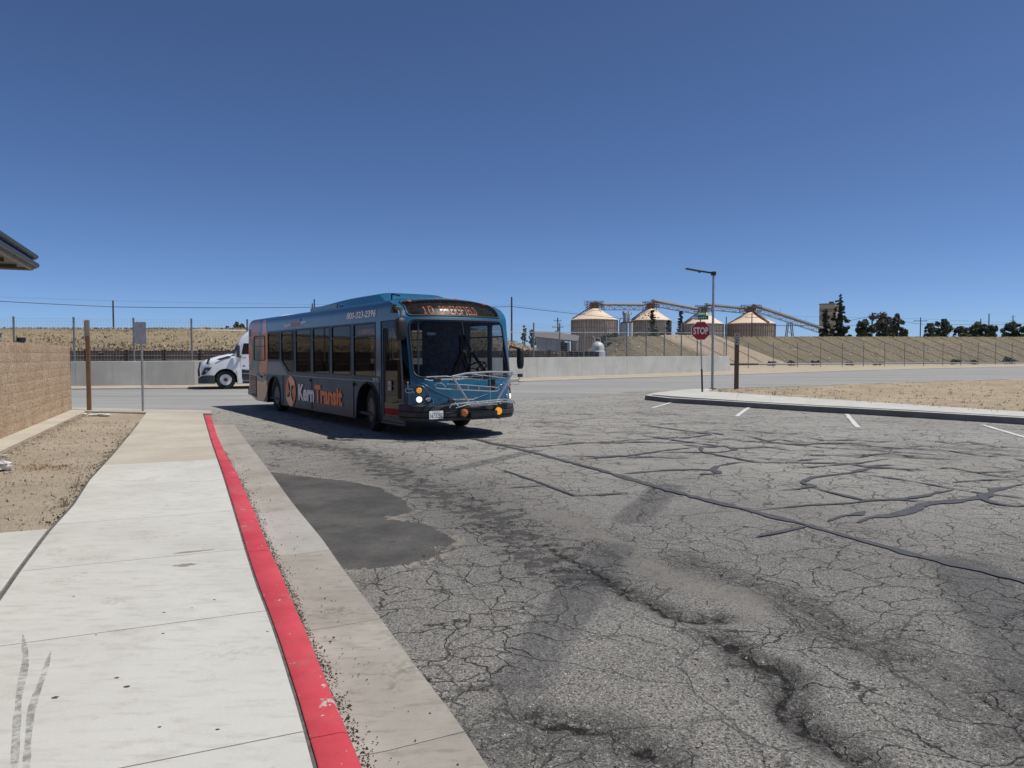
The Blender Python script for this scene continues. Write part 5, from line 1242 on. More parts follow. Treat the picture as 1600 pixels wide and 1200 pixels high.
# wheelchair mark on the corner
isa_ = lambda y, z: FY(y, z, .008)
mb = MB(); c0 = (-1.225, .99); k_ = 1.0
mb.tube([isa_(c0[0] + .05 * math.cos(a), c0[1] + .05 * math.sin(a)) for a in np.linspace(2.2, 6.0, 12)], .006, 5)
mb.tube([isa_(c0[0] - .015, c0[1] + .13), isa_(c0[0] - .015, c0[1] + .03), isa_(c0[0] + .045, c0[1] + .03), isa_(c0[0] + .07, c0[1] - .05)], .007, 5)
mb.lathe([(0, .01), (.014, .01), (.014, 0)], 8, M=Matrix.Translation(isa_(c0[0] - .015, c0[1] + .16)) @ Matrix.Rotation(math.pi / 2, 4, 'Y')); mb.build('wheelchair_mark', M['lettw'], bus)
# licence plate
pf = lambda y, z, o=0: (2.455 + o - .05 * (y / 1.37) ** 2 - .0 + (-.03), y, z)
mb = MB(); mb.plate(rrect(-1.07, -.76, .44, .60, .015), t=.004, fn=lambda a, b, o: (2.475 + o, a, b)); mb.build('licence_plate', M['white_sign'], bus)
M['pl_ink'] = simple('plate_ink', (.03, .04, .1), .6)
lettering('CALIFORNIA', (-1.0, -.83, .568, .588), lambda x, z: (2.477, x, z), M['pl_ink'], bus, 'plate_lettering'); lettering('1673293', (-1.05, -.78, .46, .555), lambda x, z: (2.477, x, z), M['pl_ink'], bus, 'plate_lettering', bold=.01)
# fog lamps and rack mount
for y in (-.3, .52):
    mb = MB(); mb.lathe([(0, .05), (.075, .045), (.08, 0)], 18, M=Matrix.Translation((2.50, y, .54)) @ Matrix.Rotation(math.pi / 2, 4, 'Y')); mb.build('fog_lamp', M['amber'] if y < 0 else M['amber_on'], bus, smooth='auto')
    mb = MB(); mb.lathe([(0, .02), (.11, .015), (.12, -.03)], 18, M=Matrix.Translation((2.50, y, .54)) @ Matrix.Rotation(math.pi / 2, 4, 'Y')); mb.build('fog_lamp_housing', M['rubber'], bus, smooth='auto')
mb = MB(); mb.box(2.3, 2.6, -.2, .45, .42, .56); mb.build('rack_bracket', M['rubber'], bus, bevel=.01)
# --- bike rack (folded up): a thing of its own would move with the bus, so it is a part with tubes as sub-parts
rack = MB(); rack.tube([(2.62, -.22, .68), (2.62, .42, .70)], .022, 8); rack = rack.build('bike_rack', M['steel'], bus, smooth='auto')
def rt(pts, r_=.016, k_=1.35, closed=False, nm='rack_tube'):
    mb = MB(); mb.tube([Vector(p) for p in pts], r_ * 1.05, 8, closed=closed); mb.build(nm, M['steel'], rack, smooth='auto')
L2 = lambda X, pts: [(X, y, z) for y, z in pts]
rt(L2(2.62, [(-.64, 1.28), (-.33, 1.335), (.24, 1.36), (.81, 1.345)]), .02); rt(L2(2.62, [(-.63, 1.28), (-.2, .68)]), .02); rt(L2(2.62, [(.81, 1.34), (.38, .70)]), .02)
rt(L2(2.58, [(-.76, 1.08), (-.85, 1.15), (-.97, 1.15), (-1.01, 1.1), (-.98, 1.06), (-.86, 1.04), (.34, .955), (.45, .96), (.53, 1.01), (.45, 1.03), (.4, 1.04), (-.26, 1.1), (-.73, 1.13)]), .011)
rt(L2(2.5, [(-.95, 1.26), (-.89, 1.22), (-.53, 1.21), (-.16, 1.23), (.56, 1.14)]), .013); rt(L2(2.54, [(-.25, 1.34), (-.04, 1.31), (.29, 1.27), (.68, 1.22)]), .012)
rt(L2(2.42, [(-1.14, 1.23), (-1.03, 1.2), (-.77, 1.22), (-.26, 1.235), (-.16, 1.26), (-.58, 1.27), (-.65, 1.28), (-1.1, 1.27)]), .013, True)
rt(L2(2.56, [(.72, 1.3), (.99, 1.29), (1.03, 1.2), (.95, 1.17), (.72, 1.16)]), .011); rt(L2(2.56, [(.6, 1.2), (.95, 1.18), (1.05, 1.14), (.99, 1.08), (.6, 1.12)]), .011)
rt(L2(2.56, [(-.61, .82), (-.1, .80)]), .015); rt(L2(2.66, [(-.72, .66), (-.68, .73), (-.44, .745), (-.09, .76), (.31, .78), (.61, .79), (.8, .75), (.85, .68)]), .013)
rt(L2(2.7, [(-.6, .66), (-.3, .72), (.5, .75), (.75, .72)]), .011)
for y in (-.6, -.35, -.1, .15, .4, .65): rt([(2.66, y, .76), (2.72, y + .05, .70)], .008)
for y, z in ((-.5, 1.11), (-.25, 1.1), (0, 1.08), (.25, 1.06)): rt([(2.58, y, z), (2.58, y + .01, z - .085)], .006)
for y in (-.4, -.15, .1, .35, .55): rt([(2.52, y, 1.22 - max(0, y) * .1), (2.6, y + .03, 1.32)], .007)
for y0, y1, z0, z1, X0 in ((-1.02, -.88, 1.18, 1.25, 2.55), (-.72, -.6, .76, .83, 2.58), (.98, 1.08, 1.24, 1.31, 2.55), (.28, .42, .98, 1.2, 2.5)):
    mb = MB(); mb.box(X0, X0 + .06, y0, y1, z0, z1); mb.build('rack_clamp', M['rubber'], rack, bevel=.01)
rt([(2.6, .28, .75), (2.56, .28, 1.34)], .005, nm='rack_cable')
# wipers
M['wiperm'] = simple('wiper_black', (.006, .006, .006), .95, var=.1, spec=.05)
def wiper(pts, r_=.022, nm='wiper'): mb = MB(); mb.tube([FY(y, w_, o_) for y, w_, o_ in pts], r_, 6); return mb.build(nm, M['wiperm'], bus, smooth='auto')
for yb, yp, yt, dirn in ((-.42, -.1, -.14, 1), (.42, .08, .0, -1)):
    w_ = wiper([(yb, 1.27, .06), (yp - .0, 1.78, .07)]); 
    for q in ([(yb + .07 * dirn, 1.27, .06), (yp + .03 * dirn, 1.78, .07)],): 
        mb = MB(); mb.tube([FY(*a) for a in q], .014, 6); mb.build('wiper_arm', M['wiperm'], w_)
    mb = MB(); mb.tube([FY(yt + (.06 if dirn > 0 else -.0), 2.12, .02), FY(yp, 1.78, .06), FY(yp + .09 * dirn, 1.3, .02)], .02, 6); mb.build('wiper_blade', M['wiperm'], w_)
    mb = MB(); mb.lathe([(.035, 0), (.035, .03), (0, .04)], 10, M=Matrix.Translation(FY(yp, 1.76, .055)) @ Matrix.Rotation(math.pi / 2, 4, 'Y')); mb.build('wiper_pivot', M['rubber'], w_)
# mirrors
mb = MB(); mb.tube([(1.35, -1.22, 2.66), (1.72, -1.45, 2.64)], .055, 8); mb.build('mirror_arm', M['rubber'], bus)
mb = MB(); mb.beam((1.3, -1.3, 2.66), (1.78, -1.47, 2.64), .08, .17); mb.build('mirror_arm_box', M['rubber'], bus, bevel=.015)
def mirror(cx, cy, z0, z1, rx, ry):
    mb = MB(); n = 14; prof = []; vs = []; fs = []
    L = [(z1, .55), (z1 - .03, .85), (z1 - .1, 1), (z0 + .15, 1), (z0 + .04, .85), (z0, .5)]
    mb2 = MB(); 
    for z, k in L:
        for j in range(n): a = 2 * math.pi * j / n; c_, s_2 = math.cos(a), math.sin(a); vs.append((cx + rx * k * math.copysign(abs(c_) ** .7, c_), cy + ry * k * math.copysign(abs(s_2) ** .7, s_2), z))
    for i in range(len(L) - 1):
        for j in range(n): fs.append((i * n + j, (i + 1) * n + j, (i + 1) * n + (j + 1) % n, i * n + (j + 1) % n))
    fs += [tuple(range(n)), tuple((len(L) - 1) * n + j for j in range(n))[::-1]]; mb.add(vs, fs); return mb.build('wing_mirror', M['rubber'], bus, smooth='auto')
mirror(1.95, -1.42, 2.0, 2.44, .09, .12); mb = MB(); mb.tube([(1.7, -1.44, 2.66), (1.95, -1.42, 2.62), (1.95, -1.42, 2.42)], .045, 8); mb.build('mirror_stalk', simple('mirror_stalk_grey', (.12, .125, .13), .5), bus, smooth='auto')
mirror(1.95, 1.47, 1.4, 1.86, .08, .07); mb = MB(); mb.tube([(1.8, 1.28, 1.9), (1.95, 1.45, 1.84)], .03, 6); mb.build('mirror_arm', M['rubber'], bus)
# sun visor reflection bits / interior mirror
mb = MB(); mb.box(1.5, 1.53, -.62, -.42, 2.12, 2.18); mb.build('interior_mirror', M['steel'], bus)
# wheels
def wheel(x, y, sg, steer=0):
    Mx = Matrix.Translation((x, y, .49)) @ Matrix.Rotation(steer, 4, 'Z') @ Matrix.Rotation(-sg * math.pi / 2, 4, 'X')   # lathe Z -> outward
    mb = MB(); mb.lathe([(.27, .12), (.33, .14), (.44, .14), (.48, .10), (.49, .06), (.49, -.06), (.48, -.1), (.44, -.14), (.27, -.14)], 40, M=Mx); t_ = mb.build('wheel', M['tyre'], bus, smooth='auto')
    mb = MB(); mb.lathe([(.285, .13), (.275, .145), (.26, .13), (.25, .07), (.13, .05), (.12, .1), (.09, .13), (.0, .14)], 30, M=Mx); mb.build('rim', M['rim'], t_, smooth='auto')
    for k in range(10):
        a = 2 * math.pi * k / 10; q = Mx @ Vector((.17 * math.cos(a), .17 * math.sin(a), .05)); q2 = Mx @ Vector((.17 * math.cos(a), .17 * math.sin(a), .09)); mb = MB(); mb.tube([q, q2], .013, 6); mb.build('lug_nut', M['steel'], t_)
st_ang = math.radians(-10)
for x in (0, -7.1):
    for sg in (-1, 1): wheel(x, sg * 1.08, sg, st_ang if x == 0 else 0)
# wheel-well liners and arch lips
for x, zt in ((0, 1.1), (-7.1, 1.06)):
    for sg in (-1, 1):
        a_ = arch(x, .66, zt, .24); mb = MB(); mb.add([(p[0], sg * 1.29, p[1]) for p in a_] + [(p[0], sg * .75, p[1]) for p in a_], [(i, i + 1, len(a_) + i + 1, len(a_) + i) for i in range(len(a_) - 1)]); mb.add([(p[0], sg * .75, p[1]) for p in a_], [tuple(range(len(a_)))]); mb.build('wheel_well', M['rubber'], bus)
        mb = MB(); mb.tube([(p[0], sg * 1.305, p[1]) for p in resample(a_, 24)], .022, 6); mb.build('arch_trim', M['rubber'], bus, smooth=True)
# floor, ceiling, underbody
mb = MB(); mb.box(-9.8, 1.7, -1.24, 1.24, .36, .42); mb.build('floor', M['inter'], bus)
mb = MB(); mb.box(-9.6, 1.2, -1.1, 1.1, 2.55, 2.6); mb.build('ceiling', M['inter_l'], bus)
mb = MB(); mb.box(-9.5, -8.2, -.9, .9, .3, .36); mb.box(-5.5, -1, -1.0, 1.0, .28, .36); mb.box(-7.16, -7.04, -1, 1, .4, .56); mb.box(-.06, .06, -1, 1, .4, .52); mb.build('chassis', M['rubber'], bus)
mb = MB(); mb.box(-9.8, -7.0, -1.2, 1.2, .42, 1.45); mb.build('engine_bulkhead', M['inter'], bus)
# seats
def seat(x, y, w_=.86, face=1):
    mb = MB(); mb.box(x - .22, x + .22, y - w_ / 2, y + w_ / 2, .78, .88); s_o = mb.build('seat', M['seat'], bus, bevel=.03)
    mb = MB(); M_ = Matrix.Translation((x - .2 * face, y, .85)) @ Matrix.Rotation(-.15 * face, 4, 'Y'); mb.box(-.04, .04, -w_ / 2, w_ / 2, 0, .62, M=M_); mb.build('backrest', M['seat'], s_o, bevel=.03)
    mb = MB(); mb.box(x - .18, x + .18, y - .05, y + .05, .42, .78); mb.build('pedestal', M['inter'], s_o)
for x in (-6.2, -5.4, -4.6, -3.8, -3.0, -2.2): seat(x, -.78); seat(x, .78)
seat(-1.3, .78); seat(-1.2, -.9, .5)
for x, y in ((-5, -.35), (-3.4, .35), (-1.8, -.35), (.6, -.35), (.62, -1.0), (-.3, .35)):
    mb = MB(); mb.tube([(x, y, .42), (x, y, 2.55)], .018, 8); mb.build('grab_pole', M['steel'], bus)
# driver's place
mb = MB(); mb.box(.45, .95, .45, .95, .9, 1.0); ds_ = mb.build('driver_seat', M['seat'], bus, bevel=.04)
mb = MB(); mb.box(.42, .52, .47, .93, 1.0, 1.75); mb.build('backrest', M['seat'], ds_, bevel=.04); mb = MB(); mb.box(.6, .8, .6, .8, .42, .9); mb.build('pedestal', M['inter'], ds_)
Mw = Matrix.Translation((1.35, .7, 1.42)) @ Matrix.Rotation(math.radians(-35), 4, 'Y')
mb = MB(); mb.tube([Mw @ Vector((.23 * math.cos(a), .23 * math.sin(a), 0)) for a in np.linspace(0, 2 * math.pi, 28)[:-1]], .017, 8, closed=True); sw = mb.build('steering_wheel', M['rubber'], bus, smooth=True)
for a in (0.5, 2.6, 4.7): mb = MB(); mb.tube([Mw @ Vector((0, 0, -.03)), Mw @ Vector((.23 * math.cos(a), .23 * math.sin(a), 0))], .014, 6); mb.build('spoke', M['rubber'], sw)
mb = MB(); mb.tube([Mw @ Vector((0, 0, -.03)), Mw @ Vector((.1, 0, -.5))], .03, 8); mb.build('column', M['rubber'], sw)
mb = MB(); vs = [FS(s, 1.27, -.04) for s in np.linspace(-.85, .85, 16)]; mb.add(vs + [Vector((1.45, v.y, 1.18)) for v in vs], [(i, i + 1, 17 + i, 16 + i) for i in range(15)]); mb.build('dashboard', M['inter'], bus)
mb = MB(); mb.box(1.4, 1.46, -.3, 1.2, .42, 1.18); mb.build('dash_front', M['inter'], bus)
mb = MB(); mb.box(.2, .24, -.05, 1.2, .42, 2.55); mb.build('driver_partition', M['inter'], bus); mb = MB(); mb.box(.66, .7, -1.2, -.7, .42, 1.6); mb.build('entry_partition', M['inter'], bus)
mb = MB(); mb.box(1.05, 1.25, -.42, -.2, .42, 1.35); mb.build('fare_box', M['inter_l'], bus, bevel=.02)
mb = MB(); mb.box(1.2, 1.62, -1.05, 1.05, 2.42, 2.5); mb.build('front_header', M['inter'], bus)
# ================================================================== SEMI TRUCK (X forward, facing left along the street)
b_ = G(353, 607.8)
tr = empty('semi_truck', (b_[0], b_[1], 0), math.atan2(-.36, -.933), 'white semi truck cab with black bumper, its rear hidden behind the bus', 'truck')
# near side is local +Y or -Y: forward (-.815,-.58); left = (.58,-.815) -> toward camera
q_ = NT('white_truck_paint'); q_.done((.78, .79, .8), .3); q_.b.inputs['Coat Weight'].default_value = .6; M['twhite'] = q_.m
M['tblack'] = simple('truck_bumper_plastic', (.04, .042, .046), .5, var=.2)
def loft(name, secs, mat, parent, smooth='auto'):
    m = len(secs[0][1]); vs = [(x, y, z) for x, pr in secs for y, z in pr]; fs = [(i * m + j, (i + 1) * m + j, (i + 1) * m + j + 1, i * m + j + 1) for i in range(len(secs) - 1) for j in range(m - 1)]
    fs += [tuple(range(m)), tuple((len(secs) - 1) * m + j for j in range(m))[::-1]]
    mb = MB(); mb.add(vs, fs); return mb.build(name, mat, parent, smooth=smooth)
def sec(hw, zb, zt, r, n=5, crown=.03):
    out = [(hw, zb)]
    for k in range(n + 1): a = math.pi / 2 * k / n; out.append((hw - r + r * math.cos(a), zt - r - crown + r * math.sin(a)))
    out.append((0, zt)); return out + [(-y, z) for y, z in out[::-1][1:]]
YO = -1.05   # centre line offset: origin under the near front wheel; near side is +Y
def shift(secs): return [(x, [(y + YO, z) for y, z in pr]) for x, pr in secs]
def archz(x, cx=.0, r=.56, base_=.66, ctr=.47): return max(base_, ctr + math.sqrt(max(0, r * r - (x - cx) ** 2))) if abs(x - cx) < r else base_
hx = [1.16, 1.1, .95, .75, .6, .55, .45, .3, .15, 0, -.15, -.3, -.45, -.54, -.56, -.62]
ht = lambda x: interp(x, [-.62, -.18, .3, .7, .95, 1.1, 1.16], [1.83, 1.78, 1.68, 1.56, 1.47, 1.38, 1.28])
hw_f = lambda x: interp(x, [-.6, .2, .8, 1.16], [1.22, 1.2, 1.13, .92])
loft('hood', shift([(x, sec(hw_f(x), archz(x), ht(x), .3 if x > 0 else .25)) for x in hx]), M['twhite'], tr)
cx_ = [(-.3, 1.76, .9), (-.5, 2.05, .9), (-.62, 2.42, .9), (-.75, 2.62, .88), (-.95, 2.84, .86), (-1.4, 3.15, .85), (-2.0, 3.5, .8), (-2.8, 3.8, .8), (-3.6, 3.9, .8)]
cabs = []
for x, zt, z0 in cx_: cabs.append((x, sec(1.22 if x < -.4 else 1.1, 1.0 if x > -.9 else .95, zt, .2)))
loft('cab', shift(cabs), M['twhite'], tr)
M['tglass'] = simple('truck_window_glass', (.012, .018, .028), .05, coat=.5, var=.05)
mb = MB(); mb.add([(x, y + YO, z) for x, z, hw in ((-.24, 1.8, 1.05), (-.44, 2.1, 1.03), (-.575, 2.38, 1.0)) for y in (-hw, -hw * .5, 0, hw * .5, hw)], [(i * 5 + j, i * 5 + j + 1, (i + 1) * 5 + j + 1, (i + 1) * 5 + j) for i in range(2) for j in range(4)])
mb.v = [(x + .03, y, z) for x, y, z in mb.v]; mb.build('windshield', M['tglass'], tr)
ysd = YO + 1.224
def tside(name, pts, mat, off=0, t=.006, parent=None, r=.04):
    q = quad_r(pts, r); ar = sum(q[i][0] * q[(i + 1) % len(q)][1] - q[(i + 1) % len(q)][0] * q[i][1] for i in range(len(q)))
    if ar > 0: q = q[::-1]
    mb = MB(); mb.plate(q, t=t, fn=lambda a, b, o: (a, ysd + off + t + o, b)); return mb.build(name, mat, parent or tr)
dr = tside('door', [(-.72, 1.0), (-.72, 1.72), (-.78, 2.35), (-1.72, 2.35), (-1.72, 1.0)], M['twhite'])
tside('side_window', [(-.76, 1.76), (-.86, 2.3), (-1.62, 2.3), (-1.62, 1.76)], M['tglass'], .008, parent=dr)
tside('handle', [(-1.5, 1.3), (-1.5, 1.36), (-1.66, 1.36), (-1.66, 1.3)], M['tblack'], .01, r=.01, parent=dr)
tside('quarter_glass', [(-.3, 1.8), (-.58, 2.3), (-.62, 1.8)], M['tglass'], -.02)
tside('hood_vent', [(.42, 1.5), (.28, 1.45), (-.18, 1.57), (-.3, 1.66), (-.1, 1.66)], M['tblack'], -.02, .012, r=.015)
tside('fender_skirt', [(-.5, 1.0), (-.62, .42), (-.58, .3), (-.76, .3), (-.76, 1.0)], M['twhite'], -.02, .05)
M['doorred'] = simple('red_door_print', (.45, .05, .05), .5); M['doorgrey'] = simple('grey_door_print', (.25, .25, .27), .5)
tside('door_marking', [(-.78, 1.5), (-.78, 1.62), (-.8, 1.62), (-.8, 1.5)], M['doorred'], .008, .002, r=.004); tside('door_marking', [(-.84, 1.55), (-.84, 1.59), (-.97, 1.59), (-.97, 1.55)], M['doorred'], .008, .002, r=.004)
tside('door_badge', [(-.8, 1.12), (-.8, 1.2), (-.92, 1.2), (-.92, 1.12)], M['doorgrey'], .008, .002, r=.02)
# bumper
loft('bumper', shift([(x, [(hw, .28), (hw, zt), (0, zt), (-hw, zt), (-hw, .28)]) for x, hw, zt in ((.5, 1.2, .68), (.75, 1.2, .70), (1.0, 1.15, .66), (1.2, 1.02, .60), (1.29, .85, .56))]), M['tblack'], tr)
mb = MB(); vs = []; 
for x, z, hw in ((1.24, .62, .7), (1.26, .95, .7), (1.2, 1.3, .62)):
    for y in (-hw, hw): vs.append((x, y + YO, z))
mb.add(vs, [(0, 1, 3, 2), (2, 3, 5, 4)]); mb.build('grille', M['tblack'], tr)
mb = MB(); mb.tube([(1.27, YO + .7, .62), (1.28, YO + .72, .95), (1.2, YO + .64, 1.32), (1.2, YO - .64, 1.32)], .035, 6); mb.build('grille_surround', M['tblack'], tr)
hp = [(1.0, ysd - .15, .72), (1.13, ysd - .3, .74), (.95, ysd - .12, 1.08), (.62, ysd - .02, 1.1), (.72, ysd - .0, .96)]
mb = MB(); mb.add([(x + .02, y + .02, z) for x, y, z in hp], [(0, 1, 2, 3, 4)]); mb.build('headlight', M['tglass'], tr)
mb = MB(); mb.lathe([(0, .03), (.06, .025), (.07, 0)], 12, M=Matrix.Translation((.88, ysd - .08, .9)) @ Matrix.Rotation(-math.pi / 2, 4, 'X')); mb.build('headlight_lens', M['galv'], tr)
for pts_, r_ in (([(.82, ysd - .25, 1.5), (.72, ysd + .06, 1.22)], .04),): mb = MB(); mb.tube([(.7, ysd - .2, 1.3), (.78, ysd + .02, 1.3)], .02, 6); mb.beam((.86, ysd + .02, 1.25), (.72, ysd + .02, 1.62), .12, .1); mb.build('hood_mirror', M['tblack'], tr, bevel=.02)
mb = MB(); mb.box(-.68, -.52, ysd + .12, ysd + .34, 1.62, 2.2); mb.build('wing_mirror', M['tblack'], tr, bevel=.03)
mb = MB(); mb.beam((-.72, ysd, 1.62), (-.6, ysd + .2, 1.62), .1, .08); mb.build('mirror_bracket', M['tblack'], tr)
mb = MB(); mb.box(-3.6, -.78, YO - 1.0, YO + 1.0, .5, .98); mb.build('chassis', M['tblack'], tr)
for z in (.42, .78): mb = MB(); mb.box(-2.2, -.8, ysd - .25, ysd, z - .03, z + .02); mb.build('step', M['galv'], tr)
mb = MB(); mb.box(-2.2, -.8, ysd - .06, ysd - .03, .28, .98); mb.build('step_panel', M['tblack'], tr)
def twheel(x, y, r_, wd_, sg=1, double=False):
    Mx = Matrix.Translation((x, y, r_)) @ Matrix.Rotation(-sg * math.pi / 2, 4, 'X')
    mb = MB(); mb.lathe([(r_ * .58, .1), (r_ * .7, .13), (r_ * .92, .13), (r_, .08), (r_, -wd_ + .13), (r_ * .9, -wd_ + .1), (r_ * .58, -wd_ + .1)], 36, M=Mx); t_ = mb.build('wheel', M['tyre'], tr, smooth='auto')
    mb = MB(); mb.lathe([(r_ * .59, .115), (r_ * .55, .13), (r_ * .52, .1), (r_ * .5, .05), (r_ * .3, .07), (r_ * .27, .1), (r_ * .2, .14), (0, .15)], 30, M=Mx); rm = mb.build('rim', M['twhite2'], t_, smooth='auto')
    for k in range(10):
        a = 2 * math.pi * k / 10; mb = MB(); mb.lathe([(.035, .0), (.035, .012), (0, .012)], 8, M=Mx @ Matrix.Translation((r_ * .4 * math.cos(a), r_ * .4 * math.sin(a), .062))); mb.build('hand_hole', M['rubber'], t_)
    mb = MB(); mb.lathe([(.1, .1), (.1, .16), (.0, .165)], 12, M=Mx); mb.build('hub', M['hubred'], t_)
M['twhite2'] = simple('polished_wheel', (.75, .74, .74), .35, .2, .05); M['hubred'] = simple('rusty_hub', (.18, .07, .05), .6)
twheel(0, .0, .47, .3); twheel(0, YO * 2, .47, .3, -1)
for x in (-5.0, -6.3):
    twheel(x, 0.0, .5, .6); twheel(x, YO * 2, .5, .6, -1)
mb = MB(); mb.box(-7.2, -3.6, YO - .45, YO + .45, .6, .95); mb.build('rear_frame', M['tblack'], tr)
mb = MB(); mb.lathe([(.32, -1.2), (.32, 0), (0, 0)], 16, M=Matrix.Translation((-2.4, ysd - .3, .6)) @ Matrix.Rotation(math.pi / 2, 4, 'Y')); mb.build('fuel_tank', M['galv'], tr, smooth='auto')
mb = MB(); vs = [(x, ysd - .2, z) for x, z in arch(0, .56, 1.03, .3)]; mb.add([(x, ysd - .05, z) for x, y, z in vs] + [(x, ysd - .8, z) for x, y, z in vs], [(i, i + 1, len(vs) + i + 1, len(vs) + i) for i in range(len(vs) - 1)]); mb.add([(x, ysd - .8, z) for x, y, z in vs], [tuple(range(len(vs)))]); mb.build('wheel_well', M['rubber'], tr)

# ================================================================== EMBANKMENTS
M['straw'] = hillmat('dry_grass_slope', (.44, .35, .215), (.36, .285, .175), (.25, .2, .13)); M['olive'] = hillmat('striped_slope', (.27, .225, .15), (.225, .19, .13), (.18, .15, .105)); M['pale'] = hillmat('bare_sand_slope', (.5, .4, .29), (.45, .36, .26), (.4, .315, .22)); M['shrubm'] = simple('scrub', (.1, .085, .055), .95, var=.5, vsc=1.5)
def hill(name, path, crest, run, mat, seed, cell=1.0, back=30, amp=.35, toe=0.0):
    """path: world xy of the foot line (left to right), crest: heights, run: horizontal slope length"""
    p = np.array(path); L = np.sum(np.linalg.norm(np.diff(p, axis=0), axis=1)); n = int(L / cell); s0 = np.r_[0, np.cumsum(np.linalg.norm(np.diff(p, axis=0), axis=1))]; d = np.linspace(0, L, n)
    q = np.stack([np.interp(d, s0, p[:, 0]), np.interp(d, s0, p[:, 1])], 1); cr = np.interp(d, s0, crest); rn = np.interp(d, s0, run)
    t = np.gradient(q, axis=0); t /= np.linalg.norm(t, axis=1)[:, None]; nn = np.stack([-t[:, 1], t[:, 0]], 1)
    k = 26; vs = []; fs = []
    for i in range(n):
        for j in range(k):
            u = j / (k - 8) if j < k - 7 else 1
            o = rn[i] * u if j < k - 7 else rn[i] + (j - (k - 8)) * back / 7
            z = toe + (cr[i] - toe) * (min(1, u) if u < .93 else min(1, .93 + (u - .93) * .9)) 
            x, y = q[i] + nn[i] * o; z += (float(fbm(np.array(x * .35), np.array(y * .35 + z), seed, 4)) - .47) * amp * (1 if 0 < j else .2) + (float(vnoise(np.array(x * 2.1), np.array(y * 2.1), seed)) - .5) * .12
            vs.append((x, y, z))
    fs = [(i * k + j, (i + 1) * k + j, (i + 1) * k + j + 1, i * k + j + 1) for i in range(n - 1) for j in range(k - 1)]
    mb = MB(); mb.add(vs, fs); o = mb.build(name, mat, smooth=True); o['kind'] = 'structure'; return q, nn, cr, rn
def footline(pp): return [P(px, 560, Y)[:2] for px, Y in pp]
def zc(py, Y): return P(800, py, Y)[2]
# left dry-grass bank behind the wall, its end slopes down right of the bus
fl = [(-1500, 38), (-500, 50), (0, 62), (400, 74), (700, 86), (790, 90), (862, 93), (880, 95)]
H1 = hill('grass_bank', footline(fl), [zc(513.5, y + 9) if x < 800 else {862: 2.6, 880: .6}[x] for x, y in fl], [10, 10, 10, 10, 10, 9, 5, 2], M['straw'], 3, .8, back=14, toe=1.9, amp=.6)
fl2 = [(932, 119), (962, 120), (1012, 121), (1100, 124), (1240, 128), (1400, 136), (1600, 150), (2000, 175), (2600, 210)]
H2 = hill('striped_bank', footline(fl2), [.1, .8] + [zc(525.5, y + 10) if x < 1240 else zc(526.0, y + 11) for x, y in fl2[2:]], [3, 8, 10, 10, 11, 11, 12, 12, 12], M['olive'], 8, 1.0, back=16, amp=.22)
# pale freshly graded stretch laid on the striped bank
i0 = int(np.argmin(abs(H2[0][:, 0] / H2[0][:, 1] - (1150 - 800) / FPX))); i1 = int(np.argmin(abs(H2[0][:, 0] / H2[0][:, 1] - (1240 - 800) / FPX)))
vs = []; fs = []; m = 16
for i in range(i0 - 2, i1 + 1):
    for j in range(m):
        u = j / (m - 1) * .985; sh_ = int(round((-.55 + u * -1.0) * 0)); p_ = H2[0][i] + H2[1][i] * (H2[3][i] * u) ; lean_ = -8.0 * u
        t_ = np.array([H2[1][i][1], -H2[1][i][0]]); p_ = p_ + t_ * lean_; z = H2[2][i] * u + .28 + .1 * math.sin(i * 1.3) * 0 + (float(fbm(np.array(p_[0] * .4), np.array(p_[1] * .4), 5)) - .5) * .12
        if i in (i0 - 2, i1): z -= .6
        vs.append((p_[0], p_[1], z))
n_ = i1 + 1 - (i0 - 2); fs = [(i * m + j, (i + 1) * m + j, (i + 1) * m + j + 1, i * m + j + 1) for i in range(n_ - 1) for j in range(m - 1)]
mb = MB(); mb.add(vs, fs); tag(mb.build('sand_slope', M['pale'], smooth=True), kind='structure')
# straw rolls running diagonally down the bank, sandbags pinned along them
M['roll'] = simple('straw_roll', (.15, .125, .085), .95, var=.3, vsc=3); M['bag'] = simple('white_sandbags', (.62, .6, .55), .8, var=.25, vsc=1)
mb = MB(); bags = []
q, nn, cr, rn = H2; N = len(q)
def onbank(i, u, lift=.12):
    i = max(0, min(N - 1.01, i)); ii_ = int(i); f_ = i - ii_; p_ = (q[ii_] + nn[ii_] * rn[ii_] * u) * (1 - f_) + (q[ii_ + 1] + nn[ii_ + 1] * rn[ii_ + 1] * u) * f_; return (p_[0], p_[1], cr[ii_] * u + lift)
for i in range(8, N - 4, 5):
    if q[i][1] > 190: break
    L_ = [onbank(i - 2.5 + 5 * u * -1, u, .34 if i0 - 10 < i < i1 + 3 else .1) for u in np.linspace(.04, .96, 8)]
    mb.tube(L_, .04, 4)
for i in range(4, N - 4):
    for k in range(5):
        if i0 - 6 < i < i1 + 4: continue
        u = (R.randint(1, 9) / 10) * .95 + R.uniform(-.02, .02); bags.append(onbank(i, u, .2))
mb.build('straw_rolls', M['roll'])['kind'] = 'stuff'
stones('slope_sandbags', bags, M['bag'], smin=.08, smax=.16)
